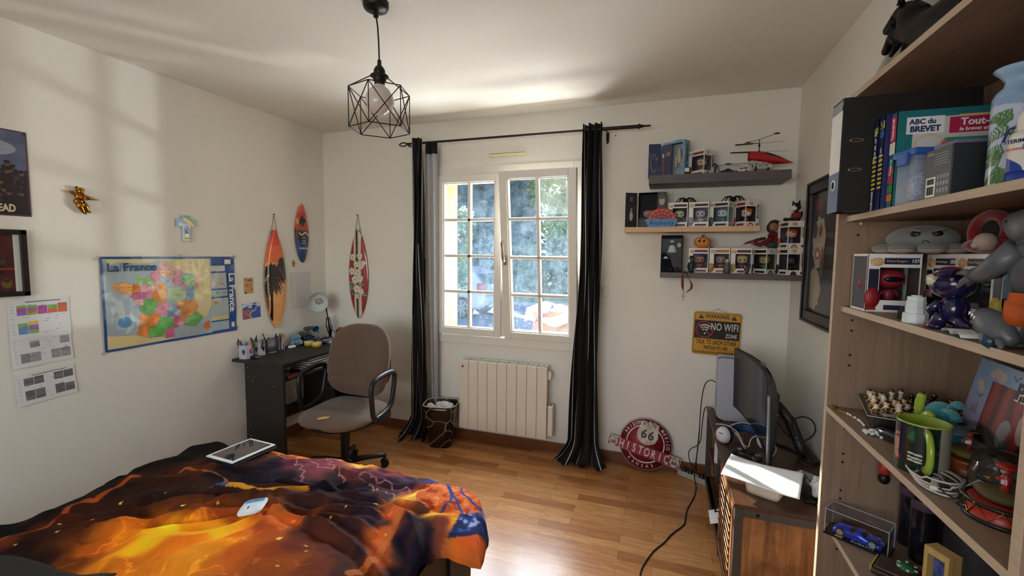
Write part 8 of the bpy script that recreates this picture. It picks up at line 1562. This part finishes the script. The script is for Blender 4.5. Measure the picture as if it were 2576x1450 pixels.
# box with cloth near the window
t = thing('cardboard_box', 'sunlit cardboard box outside below the right window pane', 'box', (-1.32, 6.3, GZ), 12); b = MB(); b.box(-.45, .45, -.3, .3, 0, 1.12); b.build('carton', M('carton_sun', '#8a6a4c', .8), t); 
o = MB(); o.grid(20, 10, lambda u, v: (-.62 + .5 * u, -.42 + .35 * v, 1.12 - .9 * (1 - u) ** 1.6 + .05 * math.sin(u * 12 + v * 6))); o.m; ob = o.build('purple_cloth', M('cloth_purple', '#84509c', .8), solid=.01); ob.location = (-1.32, 6.3, GZ + .06); tag(ob, 'purple cloth draped over the left side of the outdoor cardboard box', 'cloth')
ob = MB().grid(24, 12, lambda u, v: (-.5 + 1.0 * u, -.38 + .7 * v, 1.085 + .05 * math.sin(u * 11) * math.cos(v * 7) - .25 * max(0, .12 - v) * 6)).build('white_bag', M('bag_bright', '#b4acb8', .6), solid=.01); ob.location = (-1.32, 6.3, GZ + .06); tag(ob, 'white plastic bag spread on top of the outdoor cardboard box', 'bag')
# ================= LIGHT, SKY, CAMERA =================
cam = bpy.data.cameras.new('camera'); co_ = bpy.data.objects.new('camera', cam); COL.objects.link(co_)
r_ = Vector((0.94659249, 0.32226362, 0.01043142)); u_ = Vector((-0.03396467, 0.06748853, 0.99714176)); f_ = Vector((-0.32063851, 0.94424121, -0.07482972))
mt = Matrix((r_, u_, -f_)).transposed().to_4x4(); mt.translation = (0, 0, 1.4746); co_.matrix_world = mt
cam.sensor_width = 36; cam.lens = 1113.469 / 2576 * 36; cam.clip_start = .02; cam.clip_end = 300; SC.camera = co_
w = bpy.data.worlds.new('sky'); SC.world = w; w.use_nodes = True; nt = w.node_tree; bg = nt.nodes['Background']
sk = nd(nt, 'ShaderNodeTexSky', sky_type='NISHITA', sun_disc=False, sun_elevation=R(27), sun_rotation=R(-42), air_density=1., dust_density=1.)
nt.links.new(sk.outputs[0], bg.inputs[0]); bg.inputs[1].default_value = SKY_S
def light(name, typ, loc, energy, color=(1, 1, 1), size=None, sizey=None, direction=None, angle=None):
    l = bpy.data.lights.new(name, typ); l.energy = energy; l.color = color
    if typ == 'AREA': l.shape = 'RECTANGLE'; l.size = size; l.size_y = sizey
    if angle is not None: l.angle = R(angle)
    o = bpy.data.objects.new(name, l); COL.objects.link(o); o.location = loc
    if direction: o.rotation_euler = Vector(direction).to_track_quat('-Z', 'Y').to_euler()
    return o
light('sun', 'SUN', (-6, 9, 8), SUN_S, (1, .93, .82), direction=(1.08, -1, -.63), angle=.6)
# daylight: the bright sky above the street, plus a fill lamp added outside the made-up rear window
light('sky_light_front', 'AREA', (-1.9, YB + 2.2, 3.6), KF, (.88, .95, 1.), 4.5, 2.6, (.28, -1, -1.05))
light('ground_bounce', 'AREA', (-1.14, YB + 1.15, .05), KG, (1, .97, .9), 1.8, 1.2, (0, -.75, 1))
light('rear_fill_light', 'AREA', (-1.05, YF - .45, 1.55), KR, (1, .97, .93), 2.2, 1.2, (.05, 1, .05))
g_ = light('windscreen_glint', 'SPOT', (2.05, 7.15, .55), KS, (.95, 1, .97), direction=(-3.3, -5.2, 1.2)); g_.data.spot_size = R(38); g_.data.spot_blend = .4; g_.data.shadow_soft_size = .10
SC.view_settings.view_transform = 'Standard'; SC.view_settings.look = 'None'; SC.view_settings.exposure = EXPO; SC.view_settings.gamma = 1; SC.view_settings.use_curve_mapping = False
